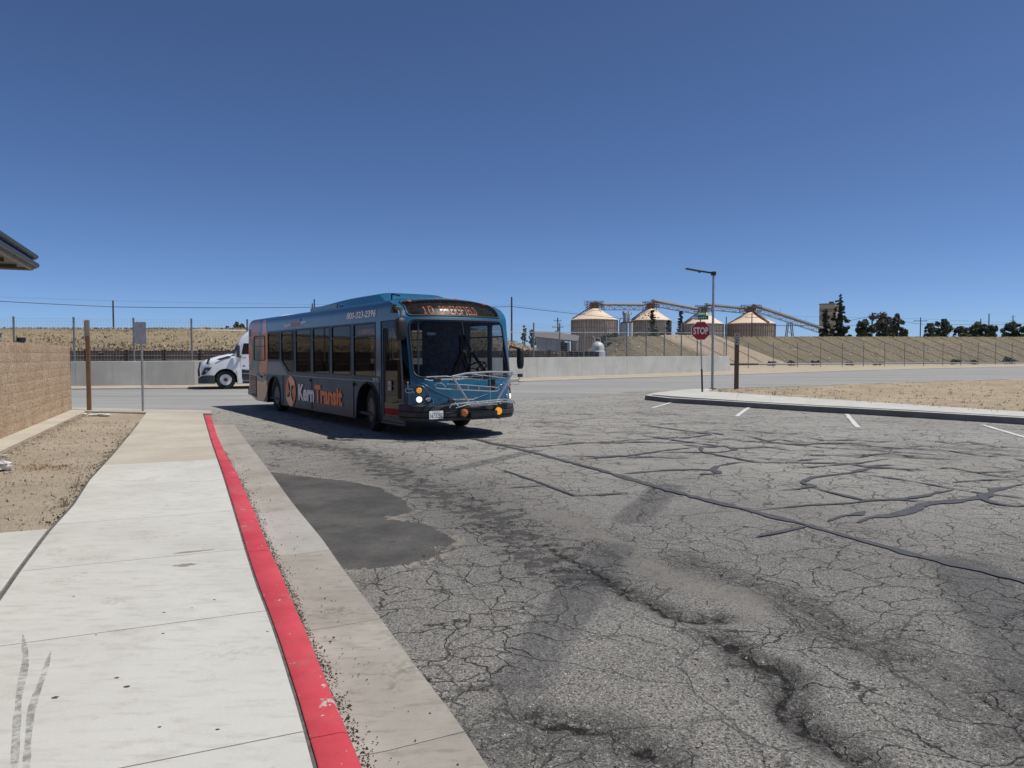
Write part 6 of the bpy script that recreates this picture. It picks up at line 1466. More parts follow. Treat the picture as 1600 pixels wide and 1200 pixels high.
# grass tufts on crests and at feet
M['tuft'] = simple('dry_grass_tuft', (.4, .32, .19), .95, var=.4, vsc=1); M['tuft2'] = simple('dark_scrub_tuft', (.22, .175, .11), .95, var=.5, vsc=1)
pts = []
for (qq, nq, cq, rq), e_n in ((H1, 6000), (H2, 3000)):
    for _ in range(e_n):
        i = R.randrange(len(qq)); u = R.choice((1.0, 1.0, R.random(), R.random())) + R.gauss(0, .02); u = max(.02, min(1.1, u)); toe_ = 1.9 if qq is H1[0] else 0
        if qq[i][1] > 185 or (qq is H2[0] and i0 - 8 < i < i1 + 2 and u < .95): continue
        p_ = qq[i] + nq[i] * rq[i] * u; pts.append((p_[0], p_[1], toe_ + (cq[i] - toe_) * min(1, u) - .05))
tag(blades(pts, .2, .16, 3, 2.2, 4).build('bank_grass', M['tuft']), kind='stuff')
pts = []
for _ in range(1300):
    i = R.randrange(len(H1[0])); u = abs(R.gauss(0, .12)) + (.35 if R.random() < .4 else 0) * R.random(); p_ = H1[0][i] + H1[1][i] * H1[3][i] * u; pts.append((p_[0], p_[1], 1.9 + (H1[2][i] - 1.9) * u))
tag(blades(pts, .3, .2, 4, 2.0, 9).build('bank_scrub', M['tuft2']), kind='stuff')
# timber-lagged retaining wall below the left bank
M['lag'] = simple('stained_lagging', (.045, .03, .024), .95, var=.55, vsc=.35); M['lagpost'] = simple('lagging_post', (.03, .024, .022), .9)
lw = empty('lagging_wall', (*map(float, H1[0][0]), 0), label='low dark brown timber-lagged retaining wall at the foot of the dry bank', cat='wall')
pq = resample(H1[0] - H1[1] * .3, int(len(H1[0]) * .8 / 3)); 
for i in range(len(pq) - 1):
    a, b = pq[i], pq[i + 1]; Yh = a[1]; zt = max(1.9, zc(547.8, Yh)); 
    for k in range(5):
        z0 = zt * k / 5; mb = MB(); mb.beam((a[0] - lw.location.x, a[1] - lw.location.y, z0 + zt / 10), (b[0] - lw.location.x, b[1] - lw.location.y, z0 + zt / 10), .12, zt / 5 - .012); mb.build('board', M['lag'], lw)
    mb = MB(); mb.box(a[0] - .15 - lw.location.x, a[0] + .15 - lw.location.x, a[1] - .2 - lw.location.y, a[1] + .05 - lw.location.y, 0, zt + .1); mb.build('soldier_post', M['lagpost'], lw)
# dark shrubs at the foot of the right bank
M['leafd'] = simple('dark_leaf', (.045, .055, .03), .8, var=.5, vsc=1.2)
def leafcloud(blobs, n, s, seed, flat=1.0):
    rr = random.Random(seed); vs = []; fs = []; tot = sum(b[3] * b[3] for b in blobs)
    for (x, y, z, r_, *rest) in blobs:
        sq = rest[0] if rest else 1; m_ = int(n * r_ * r_ / tot)
        for _ in range(m_):
            a = rr.uniform(0, 6.28); c_ = rr.uniform(-1, 1); rad = r_ * (rr.random() ** .45) * rr.uniform(.85, 1.12); sn = math.sqrt(1 - c_ * c_)
            p = Vector((x + rad * sn * math.cos(a), y + rad * sn * math.sin(a), z + rad * c_ * sq)); sz = s * rr.uniform(.5, 1.3)
            e1 = Vector((rr.gauss(0, 1), rr.gauss(0, 1), rr.gauss(0, .7))).normalized(); e2 = e1.cross(Vector((rr.gauss(0, 1), rr.gauss(0, 1), rr.gauss(0, 1)))).normalized()
            k = len(vs); vs += [p - e1 * sz, p + e2 * sz * .6, p + e1 * sz, p - e2 * sz * .6]; fs.append((k, k + 1, k + 2, k + 3))
    b = MB(); b.add(vs, fs); return b
def shrub(px, Y, w_, h_, lab, mat='leafd', z0=0.0, seed=None, n=500):
    x = P(px, 560, Y)[0]; t = empty('shrub', (x, Y, z0), label=lab, cat='shrub', group='scrub bushes'); sd = seed or int(px)
    rr = random.Random(sd); bl = [(rr.uniform(-w_ / 2, w_ / 2) * .8, rr.uniform(-.5, .5), h_ * rr.uniform(.35, .6), h_ * rr.uniform(.35, .5)) for _ in range(5)]
    leafcloud(bl, n, .13, sd).build('foliage', M[mat], t); mb = MB(); mb.tube([(0, 0, 0), (0, 0, h_ * .5)], .05, 5); mb.tube([(0, 0, 0), (.3, 0, h_ * .6)], .04, 5); mb.build('stem', M['drybrush'], t)
for px, Y, w_, h_, nm in [(1200, 118, 2.6, .9, 'dark shrub below the pale sand slope, behind the brown timber post'), (1236, 118, 2.4, .9, 'dark shrub at the right foot of the pale sand slope'), (1275, 119, 1.6, .9, 'dark shrub behind the second fence bay right of the sand slope'), (1326, 122, 1.3, .6, 'small low shrub at the bank foot under the tall conifer'),
                          (1375, 124, 2.2, .6, 'flat shrub at the bank foot under the dark round trees'), (1492, 132, 2.0, 1.0, 'shrub at the bank foot below the pole with a crossarm'), (1522, 134, 1.8, 1.0, 'shrub at the bank foot below the right-hand trees'), (1578, 139, 3.6, 1.6, 'widest shrub at the bank foot near the right picture edge')]:
    shrub(px, Y, w_, h_, nm)
# pipe lying along the foot
mb = MB(); pp = resample(footline([(1185, 114), (1300, 117), (1600, 134), (1800, 145)]), 20); mb.tube([(p[0], p[1], .35) for p in pp], .14, 6); tag(mb.build('grey_pipe', M['grey']), 'long grey pipe lying along the foot of the right bank behind the fence', 'pipe')
# ================================================================== FAR INDUSTRY, YARD, POLES, TREES
def silomat():
    q = NT('silo_wall_steel'); p = q.obj; n = q.noise(q.vec(p, (1, 1, .15)), 1.1, 4); c = q.mix(q.mr(n, .3, .7), (.33, .27, .215), (.42, .35, .285))
    c = q.mix(q.mr(q.noise(p, 3, 5, .7), .55, .75, 0, .4), c, (.2, .15, .11)); return q.done(c, .7)
M['silo'] = silomat(); M['silorib'] = simple('silo_rib', (.17, .14, .12), .7, .1); M['silotop'] = simple('cream_silo_roof', (.74, .58, .42), .6, var=.05, vsc=.4, dirt=(.5, .38, .27, .25)); M['rusty'] = simple('rusty_steelwork', (.16, .11, .075), .85, var=.5, vsc=1.5); M['truss'] = simple('conveyor_steel', (.22, .22, .215), .6, .2, .2, 2); M['trusstop'] = simple('conveyor_cover', (.5, .5, .49), .5, .2, .1)
def silo(pxl, pxr, pye, pxa, pya, Y, lab, holes=False, hatch=False):
    xl, xr = P(pxl, 500, Y)[0], P(pxr, 500, Y)[0]; r_ = (xr - xl) / 2; cx = (xl + xr) / 2; ze = zc(pye, Y); za = zc(pya, Y)
    t = empty('grain_silo', (cx, Y, 0), label=lab, cat='silo', group='row of cone-roofed silos')
    mb = MB(); mb.lathe([(r_, 0), (r_, ze)], 56); mb.build('wall', M['silo'], t, smooth='auto')
    mb = MB(); mb.lathe([(r_ * 1.02, ze - .15), (r_ * 1.02, ze + .05), (r_ * .72, ze + (za - ze) * .30), (r_ * .45, ze + (za - ze) * .58), (r_ * .22, ze + (za - ze) * .87), (r_ * .12, za), (0, za + .1)], 56); rf = mb.build('roof', M['silotop'], t, smooth='auto')
    for k in range(56):
        a = 2 * math.pi * k / 56
        if math.sin(a) > .25: continue
        mb = MB(); mb.box(-.07, .07, -.16, .0, 0, ze, M=Matrix.Rotation(a + math.pi / 2, 4, 'Z') @ Matrix.Translation((0, -r_, 0))); mb.build('rib', M['silorib'], t)
    for z in (ze * .55, ze * .8, ze - .1): mb = MB(); mb.tube([(r_ * 1.012 * math.cos(a), r_ * 1.012 * math.sin(a), z) for a in np.linspace(0, 2 * math.pi, 57)[:-1]], .06, 4, closed=True); mb.build('hoop', M['silorib'], t)
    if hatch: 
        mb = MB(); mb.beam((r_ * .1, -r_ * .2, za), (r_ * .45, -r_ * .92, ze + .2), 1.1, .35); mb.build('roof_ladder', M['rusty'], t)
    else:
        mb = MB(); mb.beam((-r_ * .15, -.2, za + .1), (-r_ * .98, -.4, ze + .35), .35, .35); mb.build('roof_ladder', M['rusty'], t)
    # head house: open steel frame, drive drum and chutes
    hd = MB(); hh_ = zc(pya - 8.5, Y) - za; w_ = r_ * .34; 
    for sx in (-1, 0, 1):
        for sy in (-1, 1): hd.beam((sx * w_, sy * w_, za - .6), (sx * w_, sy * w_, za + hh_), .16, .16)
    for z in (za, za + hh_ * .5, za + hh_):
        for sy in (-1, 1): hd.beam((-w_, sy * w_, z), (w_, sy * w_, z), .14, .14)
        for sx in (-1, 1): hd.beam((sx * w_, -w_, z), (sx * w_, w_, z), .14, .14)
    hd.beam((-w_, -w_, za), (0, -w_, za + hh_), .12, .12); hd.beam((w_, -w_, za), (0, -w_, za + hh_), .12, .12)
    h_ = hd.build('head_frame', M['rusty'], t)
    mb = MB(); mb.box(-w_ * .6, w_ * .5, -w_ * .6, w_ * .6, za - .1, za + hh_ * .8); mb.build('drive_housing', M['rusty'], h_, bevel=.1)
    mb = MB(); mb.tube([(-w_ * 1.4, -w_, za + hh_ * .1), (-w_ * 1.4, -w_, za + hh_ * 1.15), (-w_ * .9, -w_, za + hh_ * 1.15)], .07, 5); mb.build('davit', M['silorib'], h_)
    return Vector((cx, Y, za + hh_ * .55))
S1 = silo(893, 964.5, 500, 929, 480, 236, 'leftmost cone-roofed silo, widest of the four, with a brown ribbed wall')
S2 = silo(986, 1048, 501, 1013.5, 480.5, 250, 'second silo from the left, its cone roof pitted with dark marks')
S3 = silo(1067, 1129.5, 506.5, 1098, 486.5, 262, 'third silo, directly behind the stop sign')
S4 = silo(1135, 1209.5, 506, 1172, 486, 268, 'rightmost cone-roofed silo with a broad brown roof ladder', hatch=True)
rr = random.Random(3); t2 = bpy.data.objects
def conveyor(a, b, lab, hgt=2.0, sag=0, part_legs=()):
    a = Vector(a); b = Vector(b); t = empty('conveyor_bridge', a, label=lab, cat='conveyor', group='conveyor bridges over the silos'); d = b - a; L = d.length
    mb = MB(); mb.beam((0, 0, 0), d, 1.9, .45); mb.build('cover', M['trusstop'], t)
    mb = MB(); mb.beam((0, -.8, -.5), d + Vector((0, -.8, -.5)), .2, .3); mb.beam((0, .8, -.5), d + Vector((0, .8, -.5)), .2, .3); mb.build('belt_frame', M['truss'], t)
    n = int(L / 2.2)
    for sy in (-.9, .9):
        ch = MB(); ch.beam((0, sy, -hgt), d + Vector((0, sy, -hgt)), .16, .16); c_ = ch.build('chord', M['truss'], t)
        for k in range(n):
            u0, u1 = k / n, (k + 1) / n; mb = MB(); mb.beam(d * u0 + Vector((0, sy, -hgt)), d * u1 + Vector((0, sy, -.4)), .1, .1) if k % 2 else mb.beam(d * u0 + Vector((0, sy, -.4)), d * u1 + Vector((0, sy, -hgt)), .1, .1); mb.beam(d * u0 + Vector((0, sy, -hgt)), d * u0 + Vector((0, sy, -.4)), .1, .1); mb.build('lattice', M['truss'], c_)
    for k in range(1, int(L / 11)):
        mb = MB(); mb.tube([d * (k * 11 / L) + Vector((0, -.9, .2)), d * (k * 11 / L) + Vector((0, -.9, 1.7))], .05, 4); mb.build('lamp_rod', M['truss'], t)
    for u, zz in part_legs:
        for sx in (-1, 1):
            for sy in (-1, 1): q_ = d * u + Vector((0, sy * .8, -hgt)); mb = MB(); mb.beam(q_ + Vector((sx * .6, 0, 0)), Vector((q_.x + sx * 2.1, q_.y, -a.z)), .3, .3); mb.build('trestle_leg', M['truss'], t)
        for k in range(1, 6): z = -hgt + (d * u).z - k * 3; w_ = .6 + 1.5 * k / 6; mb = MB(); mb.beam(((d * u).x - w_, (d * u).y - .8, z), ((d * u).x + w_, (d * u).y - .8, z - 1.5), .14, .14); mb.build('trestle_brace', M['truss'], t)
def Q(px, py, Y): return Vector(P(px, py, Y))
conveyor(Q(936, 474.2, 236), Q(1006, 475, 249), 'level conveyor bridge between the leftmost silo and the second one')
conveyor(Q(1020, 468.8, 250), Q(1089, 482, 261), 'sloping conveyor bridge from the second silo down to the third')
conveyor(Q(1103, 474.8, 262), Q(1165, 481, 267), 'conveyor bridge between the third silo and the rightmost silo')
conveyor(Q(1177, 476, 268), Q(1350, 534, 278), 'long conveyor falling from the rightmost silo down behind the tall conifers', 2.2, part_legs=((.32, 0),))
# pitted holes on the second roof
mb = MB(); c2 = Vector((P(1017, 500, 250)[0], 250, 0)); r2 = (P(1048, 500, 250)[0] - P(986, 500, 250)[0]) / 2; ze2 = zc(501, 250); za2 = zc(480.5, 250)
S2o = [o for o in col.objects if o.name.startswith('grain_silo')][1]
for k in range(26):
    u = rr.choice((.12, .14, .3, .35, .5)); a = -math.pi / 2 + rr.uniform(-.9, .4); rad = r2 * (1 - u * .93) + .03; z = ze2 + (za2 - ze2) * interp(u, [0, .3, .58, 1], [0, .3, .6, 1.1]) + .12
    mb = MB(); mb.lathe([(.0, .1), (.14, .06), (.16, -.1)], 6, M=Matrix.Translation((rad * math.cos(a), rad * math.sin(a), z))); mb.build('roof_vent', M['rubber'], S2o)
# white cyclone and bins between first two silos
M['binw'] = simple('pale_bin_steel', (.5, .51, .52), .5, .1, .06); M['bing'] = simple('grey_bin_steel', (.24, .27, .31), .55, .1, .15, 1)
t = empty('storage_bins', tuple(Q(975, 540, 215)[:2]) + (0,), label='grey and white steel bins with ducts between the first two silos', cat='bin')
def relx(px, Y=215): return P(px, 500, Y)[0] - t.location.x
for (a, b, z0, z1, mt) in ((968, 981, 505, 545, 'bing'), (982.5, 989, 504, 545, 'binw'), (973, 978.5, 489, 503, 'bing'), (979.5, 985, 490, 503, 'binw')):
    x0, x1 = relx(a), relx(b); r_ = (x1 - x0) / 2; mb = MB(); mb.lathe([(r_, zc(z1, 215) - 0), (r_, zc(z0, 215)), (r_ * .3, zc(z0, 215) + r_ * .35)], 20, M=Matrix.Translation(((x0 + x1) / 2, 0 if z0 > 500 else -.5, 0))); mb.build('bin', M[mt], t, smooth='auto')
for k, px in enumerate((974, 978, 982, 986)): mb = MB(); mb.tube([(relx(px), 0, zc(492, 215)), (relx(px), 0, zc(486.5 + (k % 2) * 2, 215))], .3 - .04 * k, 6); mb.build('stack', M['bing' if k % 2 else 'rusty'], t)
mb = MB(); mb.tube([(relx(967.5), -1, zc(530, 215)), (relx(967.5), -1, zc(501, 215)), (relx(970), -1, zc(497, 215)), (relx(974), -1, zc(497, 215))], .18, 6); mb.build('duct', M['bing'], t, smooth='auto')
mb = MB(); mb.box(relx(972), relx(987), -1.5, 1.5, zc(504.5, 215), zc(503, 215)); mb.build('platform', M['rusty'], t)
# tall plant tower
M['tw1'] = simple('tower_brown_panel', (.27, .22, .17), .8, var=.06); M['tw2'] = simple('tower_pale_panel', (.42, .37, .3), .8, var=.06); M['tw3'] = simple('tower_lit_panel', (.42, .4, .33), .8)
Yt = 300; c_ = Q(1304, 500, Yt); t = empty('plant_tower', (c_.x, c_.y, 0), label='tall brown and cream banded plant tower behind the conifers', cat='tower')
zt = zc(475.5, Yt); xl, xm, xr = [P(p, 500, Yt)[0] - c_.x for p in (1285.5, 1304, 1322)]
pl = [(xl, 3.5), (xm, 0), (xr, 4.5), (xr - 8, 9)]
zz = [0, zc(507, Yt), zc(500, Yt), zc(492, Yt), zc(487, Yt), zc(481.5, Yt), zt]
for k in range(6):
    mb = MB(); mb.plate([(xl, 3.5), (xm, 0), (xr, 3.5), (0, 9)], t=zz[k + 1] - zz[k], fn=lambda a, b, o: (a, b, zz[k + 1] + o)); mb.build('cladding_band', M['tw2' if k % 2 else 'tw1'], t, recalc=True)
mb = MB(); mb.plate([(xl - .2, 3.4), (xm, -.2), (xr + .2, 3.4), (0, 9.2)], t=.5, fn=lambda a, b, o: (a, b, zt + .5 + o)); mb.build('parapet', M['tw1'], t)
for dx in (-.8, .2): mb = MB(); mb.box(dx - .3, dx + .3, 2, 3, zt + .5, zt + 1.3); mb.build('roof_vent', M['rusty'], t)
# yard: sheds, tank, dark stored sections, pallets
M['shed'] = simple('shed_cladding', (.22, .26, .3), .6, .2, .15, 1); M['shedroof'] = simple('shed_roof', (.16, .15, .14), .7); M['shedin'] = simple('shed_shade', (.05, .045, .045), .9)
a = Q(838, 545, 150); b = Q(874, 545, 142); t = empty('yard_shed', (a.x, a.y, 0), label='low grey metal shed in the yard left of the first silo', cat='shed')
A_, B_ = a - a, b - a; z1, z2 = zc(526.5, 150), zc(531, 142)
n = 14
for k in range(n):
    p0 = Vector((0, 0, 0)).lerp(Vector((B_.x, B_.y, 0)), k / n); p1 = Vector((0, 0, 0)).lerp(Vector((B_.x, B_.y, 0)), (k + .93) / n); zt_ = z1 + (z2 - z1) * k / n
    mb = MB(); mb.add([(p0.x, p0.y, 0), (p1.x, p1.y - .08, 0), (p1.x, p1.y - .08, zt_), (p0.x, p0.y, zt_), (p0.x, p0.y + .2, 0), (p1.x, p1.y + .2, 0), (p1.x, p1.y + .2, zt_), (p0.x, p0.y + .2, zt_)], [(0, 1, 2, 3), (4, 7, 6, 5), (3, 2, 6, 7), (0, 3, 7, 4), (1, 5, 6, 2)]); mb.build('cladding_panel', M['shed'], t)
e = Q(902, 545, 140) - a; z3 = zc(533.5, 140)
mb = MB(); mb.add([(-.3, -.3, z1 + .1), (B_.x, B_.y - .5, z2 + .1), (e.x, e.y, z3 + .1), (e.x + 1.5, e.y + 12, z3 + 1.4), (B_.x, B_.y + 14, z2 + 2.0), (0, 14, z1 + 1.6)], [(0, 1, 4, 5), (1, 2, 3, 4)]); mb.v += [(x, y, z - .25) for x, y, z in mb.v]; mb.f += [(6, 11, 10, 7), (7, 10, 9, 8), (0, 6, 7, 1), (1, 7, 8, 2), (2, 8, 9, 3)]; mb.m += [0] * 5; mb.build('roof', M['shedroof'], t)
for u in (.5, 1): p_ = Vector((B_.x, B_.y, 0)).lerp(Vector((e.x, e.y, 0)), u); mb = MB(); mb.box(p_.x - .12, p_.x + .12, p_.y + .1, p_.y + .35, 0, z3); mb.build('column', M['binw'], t)
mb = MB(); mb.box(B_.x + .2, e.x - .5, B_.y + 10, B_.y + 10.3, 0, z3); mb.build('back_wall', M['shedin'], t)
t = empty('white_tank', tuple(Q(934, 550, 126)[:2]) + (0,), label='squat white domed tank with a mast in the yard below the first silo', cat='tank')
r_ = (P(944, 550, 126)[0] - P(924, 550, 126)[0]) / 2; z0, z1_ = zc(549, 126), zc(537, 126)
mb = MB(); mb.lathe([(r_ * 1.25, 0), (r_ * 1.2, z0), (r_, z0 + .1), (r_, z1_ - .5), (r_ * .8, z1_), (r_ * .3, z1_ + .35), (0, z1_ + .4)], 24); mb.build('vessel', M['binw'], t, smooth='auto')
mb = MB(); mb.tube([(-.5, 0, z1_), (-.5, 0, z1_ + 1.0), (-.9, 0, z1_ + 1.3)], .09, 5); mb.tube([(.5, 0, z1_), (.4, 0, z1_ + .9), (-.2, 0, z1_ + 1.0)], .07, 5); mb.build('mast', M['binw'], t)
mb = MB(); mb.box(r_ * .8, r_ * 2.4, -.3, .3, z1_ - .9, z1_ - .65); mb.build('catwalk', M['binw'], t)
mb = MB(); mb.box(-r_ * .4, r_ * .1, -r_ - .03, -r_ + .2, z0 + .2, z1_ - .5); mb.build('door', M['bing'], t)
a = Q(945, 545, 136); t = empty('flat_canopy', (a.x, a.y, 0), label='thin white flat canopy roof right of the white tank', cat='canopy')
mb = MB(); zt_ = zc(533, 136); mb.box(0, 6, -1.5, 1.5, zt_ - .25, zt_); mb.build('roof', M['binw'], t)
for x in (.3, 5.6): mb = MB(); mb.box(x - .1, x + .1, -.1, .1, 0, zt_ - .25); mb.build('column', M['binw'], t)
M['dkbox'] = simple('dark_stored_steel', (.02, .02, .023), .85, var=.5, vsc=.6)
for k in range(9):
    px = 868 + k * 8; Yk = 104 + k * .8; q_ = Q(px, 550, Yk); zt_ = zc(549 + (k % 3) * .6, Yk)
    t = empty('dark_bin', (q_.x, Yk, 0), 0, ['dark steel bin behind the concrete wall, nearest the grass bank end', 'second dark steel bin right of the grass bank end', 'third dark steel bin behind the wall', 'dark bin below the yard shed corner', 'dark bin below the shed column', 'dark bin beneath the middle of the first silo', 'dark bin just left of the white tank', 'dark bin beneath the white tank', 'dark bin at the toe of the striped bank'][k], 'bin', 'dark steel bins behind the wall')
    wbx = .62; mb = MB(); mb.box(-wbx / 2, wbx / 2, -.6, .6, 0, zt_); mb.build('body', M['dkbox'], t, bevel=.03)
    mb = MB(); mb.box(-wbx / 2 - .02, wbx / 2 + .02, -.63, .63, zt_, zt_ + .07); mb.build('rim', M['bing'], t)
# poles and overhead lines
M['pole'] = woodmat('weathered_pole', (.055, .042, .035), (.09, .07, .055))
def pole(px, pyt, Y, lab, r_=.16, arms=(), extra=None, z0=0):
    p_ = Q(px, pyt, Y); t = empty('utility_pole', (p_.x, Y, z0), label=lab, cat='utility pole', group='utility poles'); h = p_.z - z0
    mb = MB(); mb.tube([(0, 0, 0), (0, 0, h)], r_, 8, r2=r_ * .75); mb.build('pole', M['pole'], t, smooth='auto')
    for dz, hw_ in arms:
        mb = MB(); mb.box(-hw_, hw_, -.06, .06, h - dz - .07, h - dz + .07); a_ = mb.build('crossarm', M['pole'], t)
        for x in (-hw_ * .9, 0, hw_ * .9): mb = MB(); mb.lathe([(.05, 0), (.08, .08), (.04, .2), (0, .22)], 6, M=Matrix.Translation((x, 0, h - dz + .07))); mb.build('insulator', M['bing'], a_)
    if extra == 'can': mb = MB(); mb.lathe([(.28, 0), (.28, .9), (0, 1)], 10, M=Matrix.Translation((.35, 0, h - 3.4))); mb.build('transformer', M['bing'], t)
    if extra == 'lamp': mb = MB(); mb.tube([(0, 0, h - .2), (1.2, 0, h - .1), (2.0, 0, h - .4)], .06, 5); mb.build('lamp_arm', M['pole'], t)
    return p_
pole(176.5, 469.5, 88, 'lone dark utility pole on the crest of the dry bank, far left', .12)
pole(488, 474, 95, 'utility pole whose tip shows over the rear of the bus roof', .11)
pole(799.5, 464, 100, 'tall dark utility pole just right of the bus front corner', .14)
pole(871.5, 496.5, 190, 'pole with two crossarms and a transformer left of the silos', .2, ((.8, 1.0), (2.4, 1.4), (7, 1.0)), 'can')
pole(1135, 495, 200, 'plain dark pole between the third silo and the rightmost silo', .17)
pole(1175, 489, 205, 'pole with a crossarm in front of the rightmost silo', .17, ((1.2, 1.9),))
pole(1363, 488.5, 185, 'dark pole with a lamp arm among the round trees', .24, (), 'lamp')
pole(1438.5, 496, 190, 'slim pole with a crossarm between two clumps of trees', .15, ((.9, 1.7),))
pole(1532.5, 498, 210, 'short dark pole inside the right-hand trees', .16)
pole(1545.5, 490, 205, 'tallest dark pole rising from the right-hand trees', .17)
def cable(pts, r_, lab):
    out = []
    for a, b in zip(pts[:-1], pts[1:]):
        for k in range(10): t_ = k / 10; q_ = Vector(a).lerp(Vector(b), t_); q_.z -= 4 * t_ * (1 - t_) * .004 * (Vector(b) - Vector(a)).length; out.append(q_)
    out.append(Vector(pts[-1])); mb = MB(); mb.tube(out, r_, 5); tag(mb.build('overhead_cable', M['rubber']), lab, 'cable', 'overhead cables')
cable([Q(-250, 455, 75), Q(176.5, 479.5, 88), Q(488, 480, 95), Q(799.5, 479, 100), Q(1135, 508.5, 200), Q(1363, 508, 185)], .035, 'thick black overhead cable sagging across the whole view behind the bus')
cable([Q(-250, 452, 78), Q(176.5, 470, 88), Q(799.5, 476.5, 100), Q(1135, 506, 200)], .008, 'thin wire above the thick black cable')
cable([Q(1175, 507, 205), Q(1285, 509, 190), Q(1363, 493.5, 185), Q(1438.5, 506.5, 190), Q(1700, 505, 190)], .04, 'black cable rising to the lamp pole among the round trees')
cable([Q(1175, 492, 205), Q(1438.5, 498, 190), Q(1700, 507, 210)], .02, 'thin high wire over the dark trees to the right')
# lattice tower far right
p_ = Q(1583, 492, 700); t = empty('lattice_pylon', (p_.x, 700, 0), label='tiny faint lattice pylon far beyond the right-hand trees', cat='pylon')
for sx in (-1, 1): mb = MB(); mb.beam((sx * 2.2, 0, 0), (0, 0, p_.z), .35, .35); mb.build('leg', M['truss'], t)
for dz, w_ in ((2, 2.6), (5, 3.4), (8, 2.6)): mb = MB(); mb.box(-w_, w_, -.15, .15, p_.z - dz - .15, p_.z - dz + .15); mb.build('arm', M['truss'], t)
# trees
M['leaf1'] = simple('conifer_needles', (.06, .085, .045), .85, var=.5, vsc=.6); M['leaf2'] = simple('dark_olive_leaves', (.115, .135, .075), .85, var=.5, vsc=.5); M['leaf3'] = simple('reddish_dark_leaves', (.14, .13, .09), .85, var=.4, vsc=.5); M['bark'] = simple('bark', (.07, .05, .035), .95, var=.3)
def conifer(px, pyt, Y, wpx, lab, seed, base_py=526, n=3600, dens=1.0):
    tp = Q(px, pyt, Y); h = tp.z; w_ = wpx / FPX * Y / 2 * 1.4; t = empty('conifer_tree', (tp.x, Y, 0), label=lab, cat='tree', group='conifers by the silos'); rr = random.Random(seed); bl = []
    zb = max(.5, zc(base_py, Y) - 2); z = h - .3; 
    while z > zb:
        u = (h - z) / (h - zb); rad = w_ * (.14 + .86 * u ** .85) * rr.uniform(.72, 1.1)
        for k in range(rr.randint(2, 4)):
            a = rr.uniform(0, 6.28); rd = rad * rr.uniform(.3, .95); s_ = max(.25, rad * rr.uniform(.16, .3)); bl.append((rd * math.cos(a), rd * math.sin(a), z + rr.uniform(-.5, .5) - rd * .1, s_, .7))
        bl.append((0, 0, z, rad * .3, 1)); z -= h * .022 + .14
    leafcloud(bl, int(n * 1.3), .26, seed).build('crown', M['leaf1'], t); mb = MB(); mb.tube([(0, 0, 0), (0, 0, h * .93)], .3, 8, r2=.05); mb.build('trunk', M['bark'], t)
    lb = MB()
    for b_ in bl[::3]: lb.beam((0, 0, b_[2] - .3), (b_[0], b_[1], b_[2]), .07, .07)
    o_ = lb.build('limbs', M['bark'], t); o_['kind'] = 'stuff'
conifer(1313.5, 461, 175, 34, 'tallest conifer, standing in front of the banded plant tower', 1, n=5200)
conifer(1290, 484, 176, 22, 'slimmer conifer hiding the left side of the plant tower', 2, n=3000)
conifer(1020, 484, 178, 17, 'conifer in front of the second silo', 3, n=2400)
conifer(1044, 499, 178, 13, 'short conifer at the right edge of the second silo', 4, n=1500)
conifer(1064, 487, 176, 17, 'conifer between the second silo and the third', 5, n=2600)
def round_tree(px, pyt, Y, wpx, lab, seed, mat='leaf2', n=3200, base_py=528, group='dark round trees beyond the right bank'):
    tp = Q(px, pyt, Y); h = tp.z; w_ = wpx / FPX * Y / 2 * 1.2; zb = zc(base_py, Y) - 1.5; t = empty('leafy_tree', (tp.x, Y, 0), label=lab, cat='tree', group=group); rr = random.Random(seed); bl = []
    hz = (h - zb)
    for k in range(30):
        a = rr.uniform(0, 6.28); u = rr.random(); rd = w_ * rr.uniform(.15, .88) * (1 - .45 * u ** 1.5); s_ = w_ * rr.uniform(.12, .28); z = zb + hz * (.12 + .78 * u) - s_ * .3; bl.append((rd * math.cos(a), rd * math.sin(a) * .8, z, s_, min(1.1, hz / w_ * .6)))
    bl.append((0, 0, h - w_ * .22, w_ * .24))
    leafcloud(bl, int(n * 1.3), .3, seed).build('crown', M[mat], t); mb = MB(); mb.tube([(0, 0, 0), (.2, 0, h * .4), (0, 0, h * .8)], .28, 7, r2=.1); mb.build('trunk', M['bark'], t)
    for k in range(5): b_ = bl[k]; mb = MB(); mb.tube([(.15, 0, h * .35), (b_[0], b_[1], b_[2])], .1, 5, r2=.03); mb.build('limb', M['bark'], t)
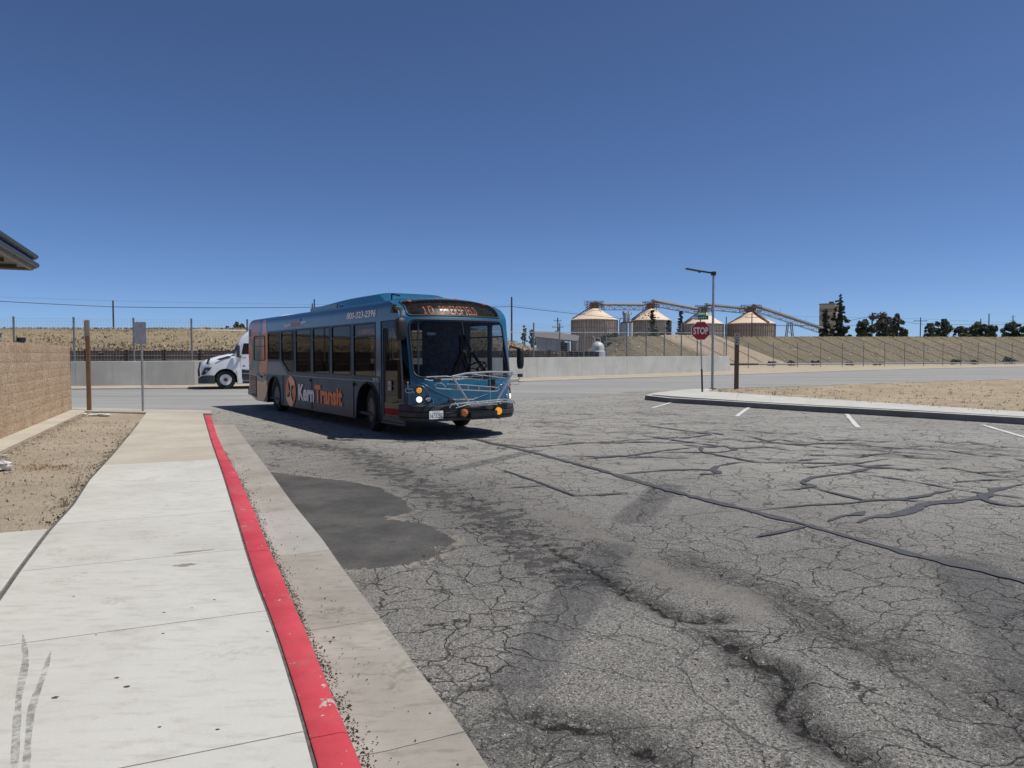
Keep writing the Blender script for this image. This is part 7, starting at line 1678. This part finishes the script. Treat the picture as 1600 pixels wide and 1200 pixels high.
for i, (px, pyt, w_, lab, mt) in enumerate([(1352, 499, 32, 'leftmost round dark tree, just right of the tall conifer', 'leaf2'), (1379, 488, 50, 'broad highest round tree behind the lamp pole', 'leaf3'), (1402, 490, 22, 'pointed leafy tree at the right of the broad round tree', 'leaf3'), (1414, 514, 12, 'small bush-like tree at the right end of the first tree clump', 'leaf2'),
                                            (1456, 505, 24, 'loose tree right of the slim pole with a crossarm', 'leaf2'), (1476, 498, 40, 'wide crowned tree in the second tree clump', 'leaf2'), (1503, 510, 28, 'low tree between two taller crowns right of the slim pole', 'leaf3'), (1528, 503, 36, 'dark tree hiding the short dark pole', 'leaf2'), (1549, 508, 26, 'dark tree under the tallest pole on the right', 'leaf2'), (1583, 502, 36, 'dark tree at the right picture edge', 'leaf2'), (1606, 506, 26, 'last dark tree cut by the right picture edge', 'leaf2')]):
    round_tree(px, pyt, 180 + (i * 7) % 13, w_, lab, 20 + i, mt, n=int(900 + w_ * 70))
gl = 'small trees on the left skyline'
round_tree(370, 504, 100, 9, 'small green tree on the skyline left of the bus roof', 51, 'leaf2', 500, 515, gl)
round_tree(378, 507, 100, 8, 'second small green tree on the skyline, touching the bus rear', 52, 'leaf2', 300, 515, gl)
round_tree(355, 511, 100, 10, 'low brown bush on the skyline above the truck roof', 53, 'leaf3', 300, 515, gl)
gy = 'trees behind the yard'
for i, (px, pyt, w_, lab) in enumerate([(819, 509, 9, 'small pine top right of the utility pole by the bus'), (831, 515, 10, 'low tree left of the yard shed'), (840, 519, 18, 'flat bush line above the shed roof, left part'), (855, 520, 18, 'flat bush line above the shed roof, middle part'), (868, 517, 14, 'bush under the pole with two crossarms'), (878, 521, 14, 'bush left of the first silo')]):
    round_tree(px, pyt, 185, w_, lab, 60 + i, 'leaf2', 400, 530, gy)
for i, (px, pyt, w_, lab) in enumerate([(948, 521, 26, 'dark bushy tree at the foot of the first silo'), (962, 519, 22, 'dark bushy tree below the grey bins'), (995, 520, 24, 'dark bush at the foot of the second silo'), (1035, 519, 20, 'dark bush between the two conifers by the second silo')]):
    round_tree(px, pyt, 165, w_, lab, 80 + i, 'leaf2', 900, 545, gy)
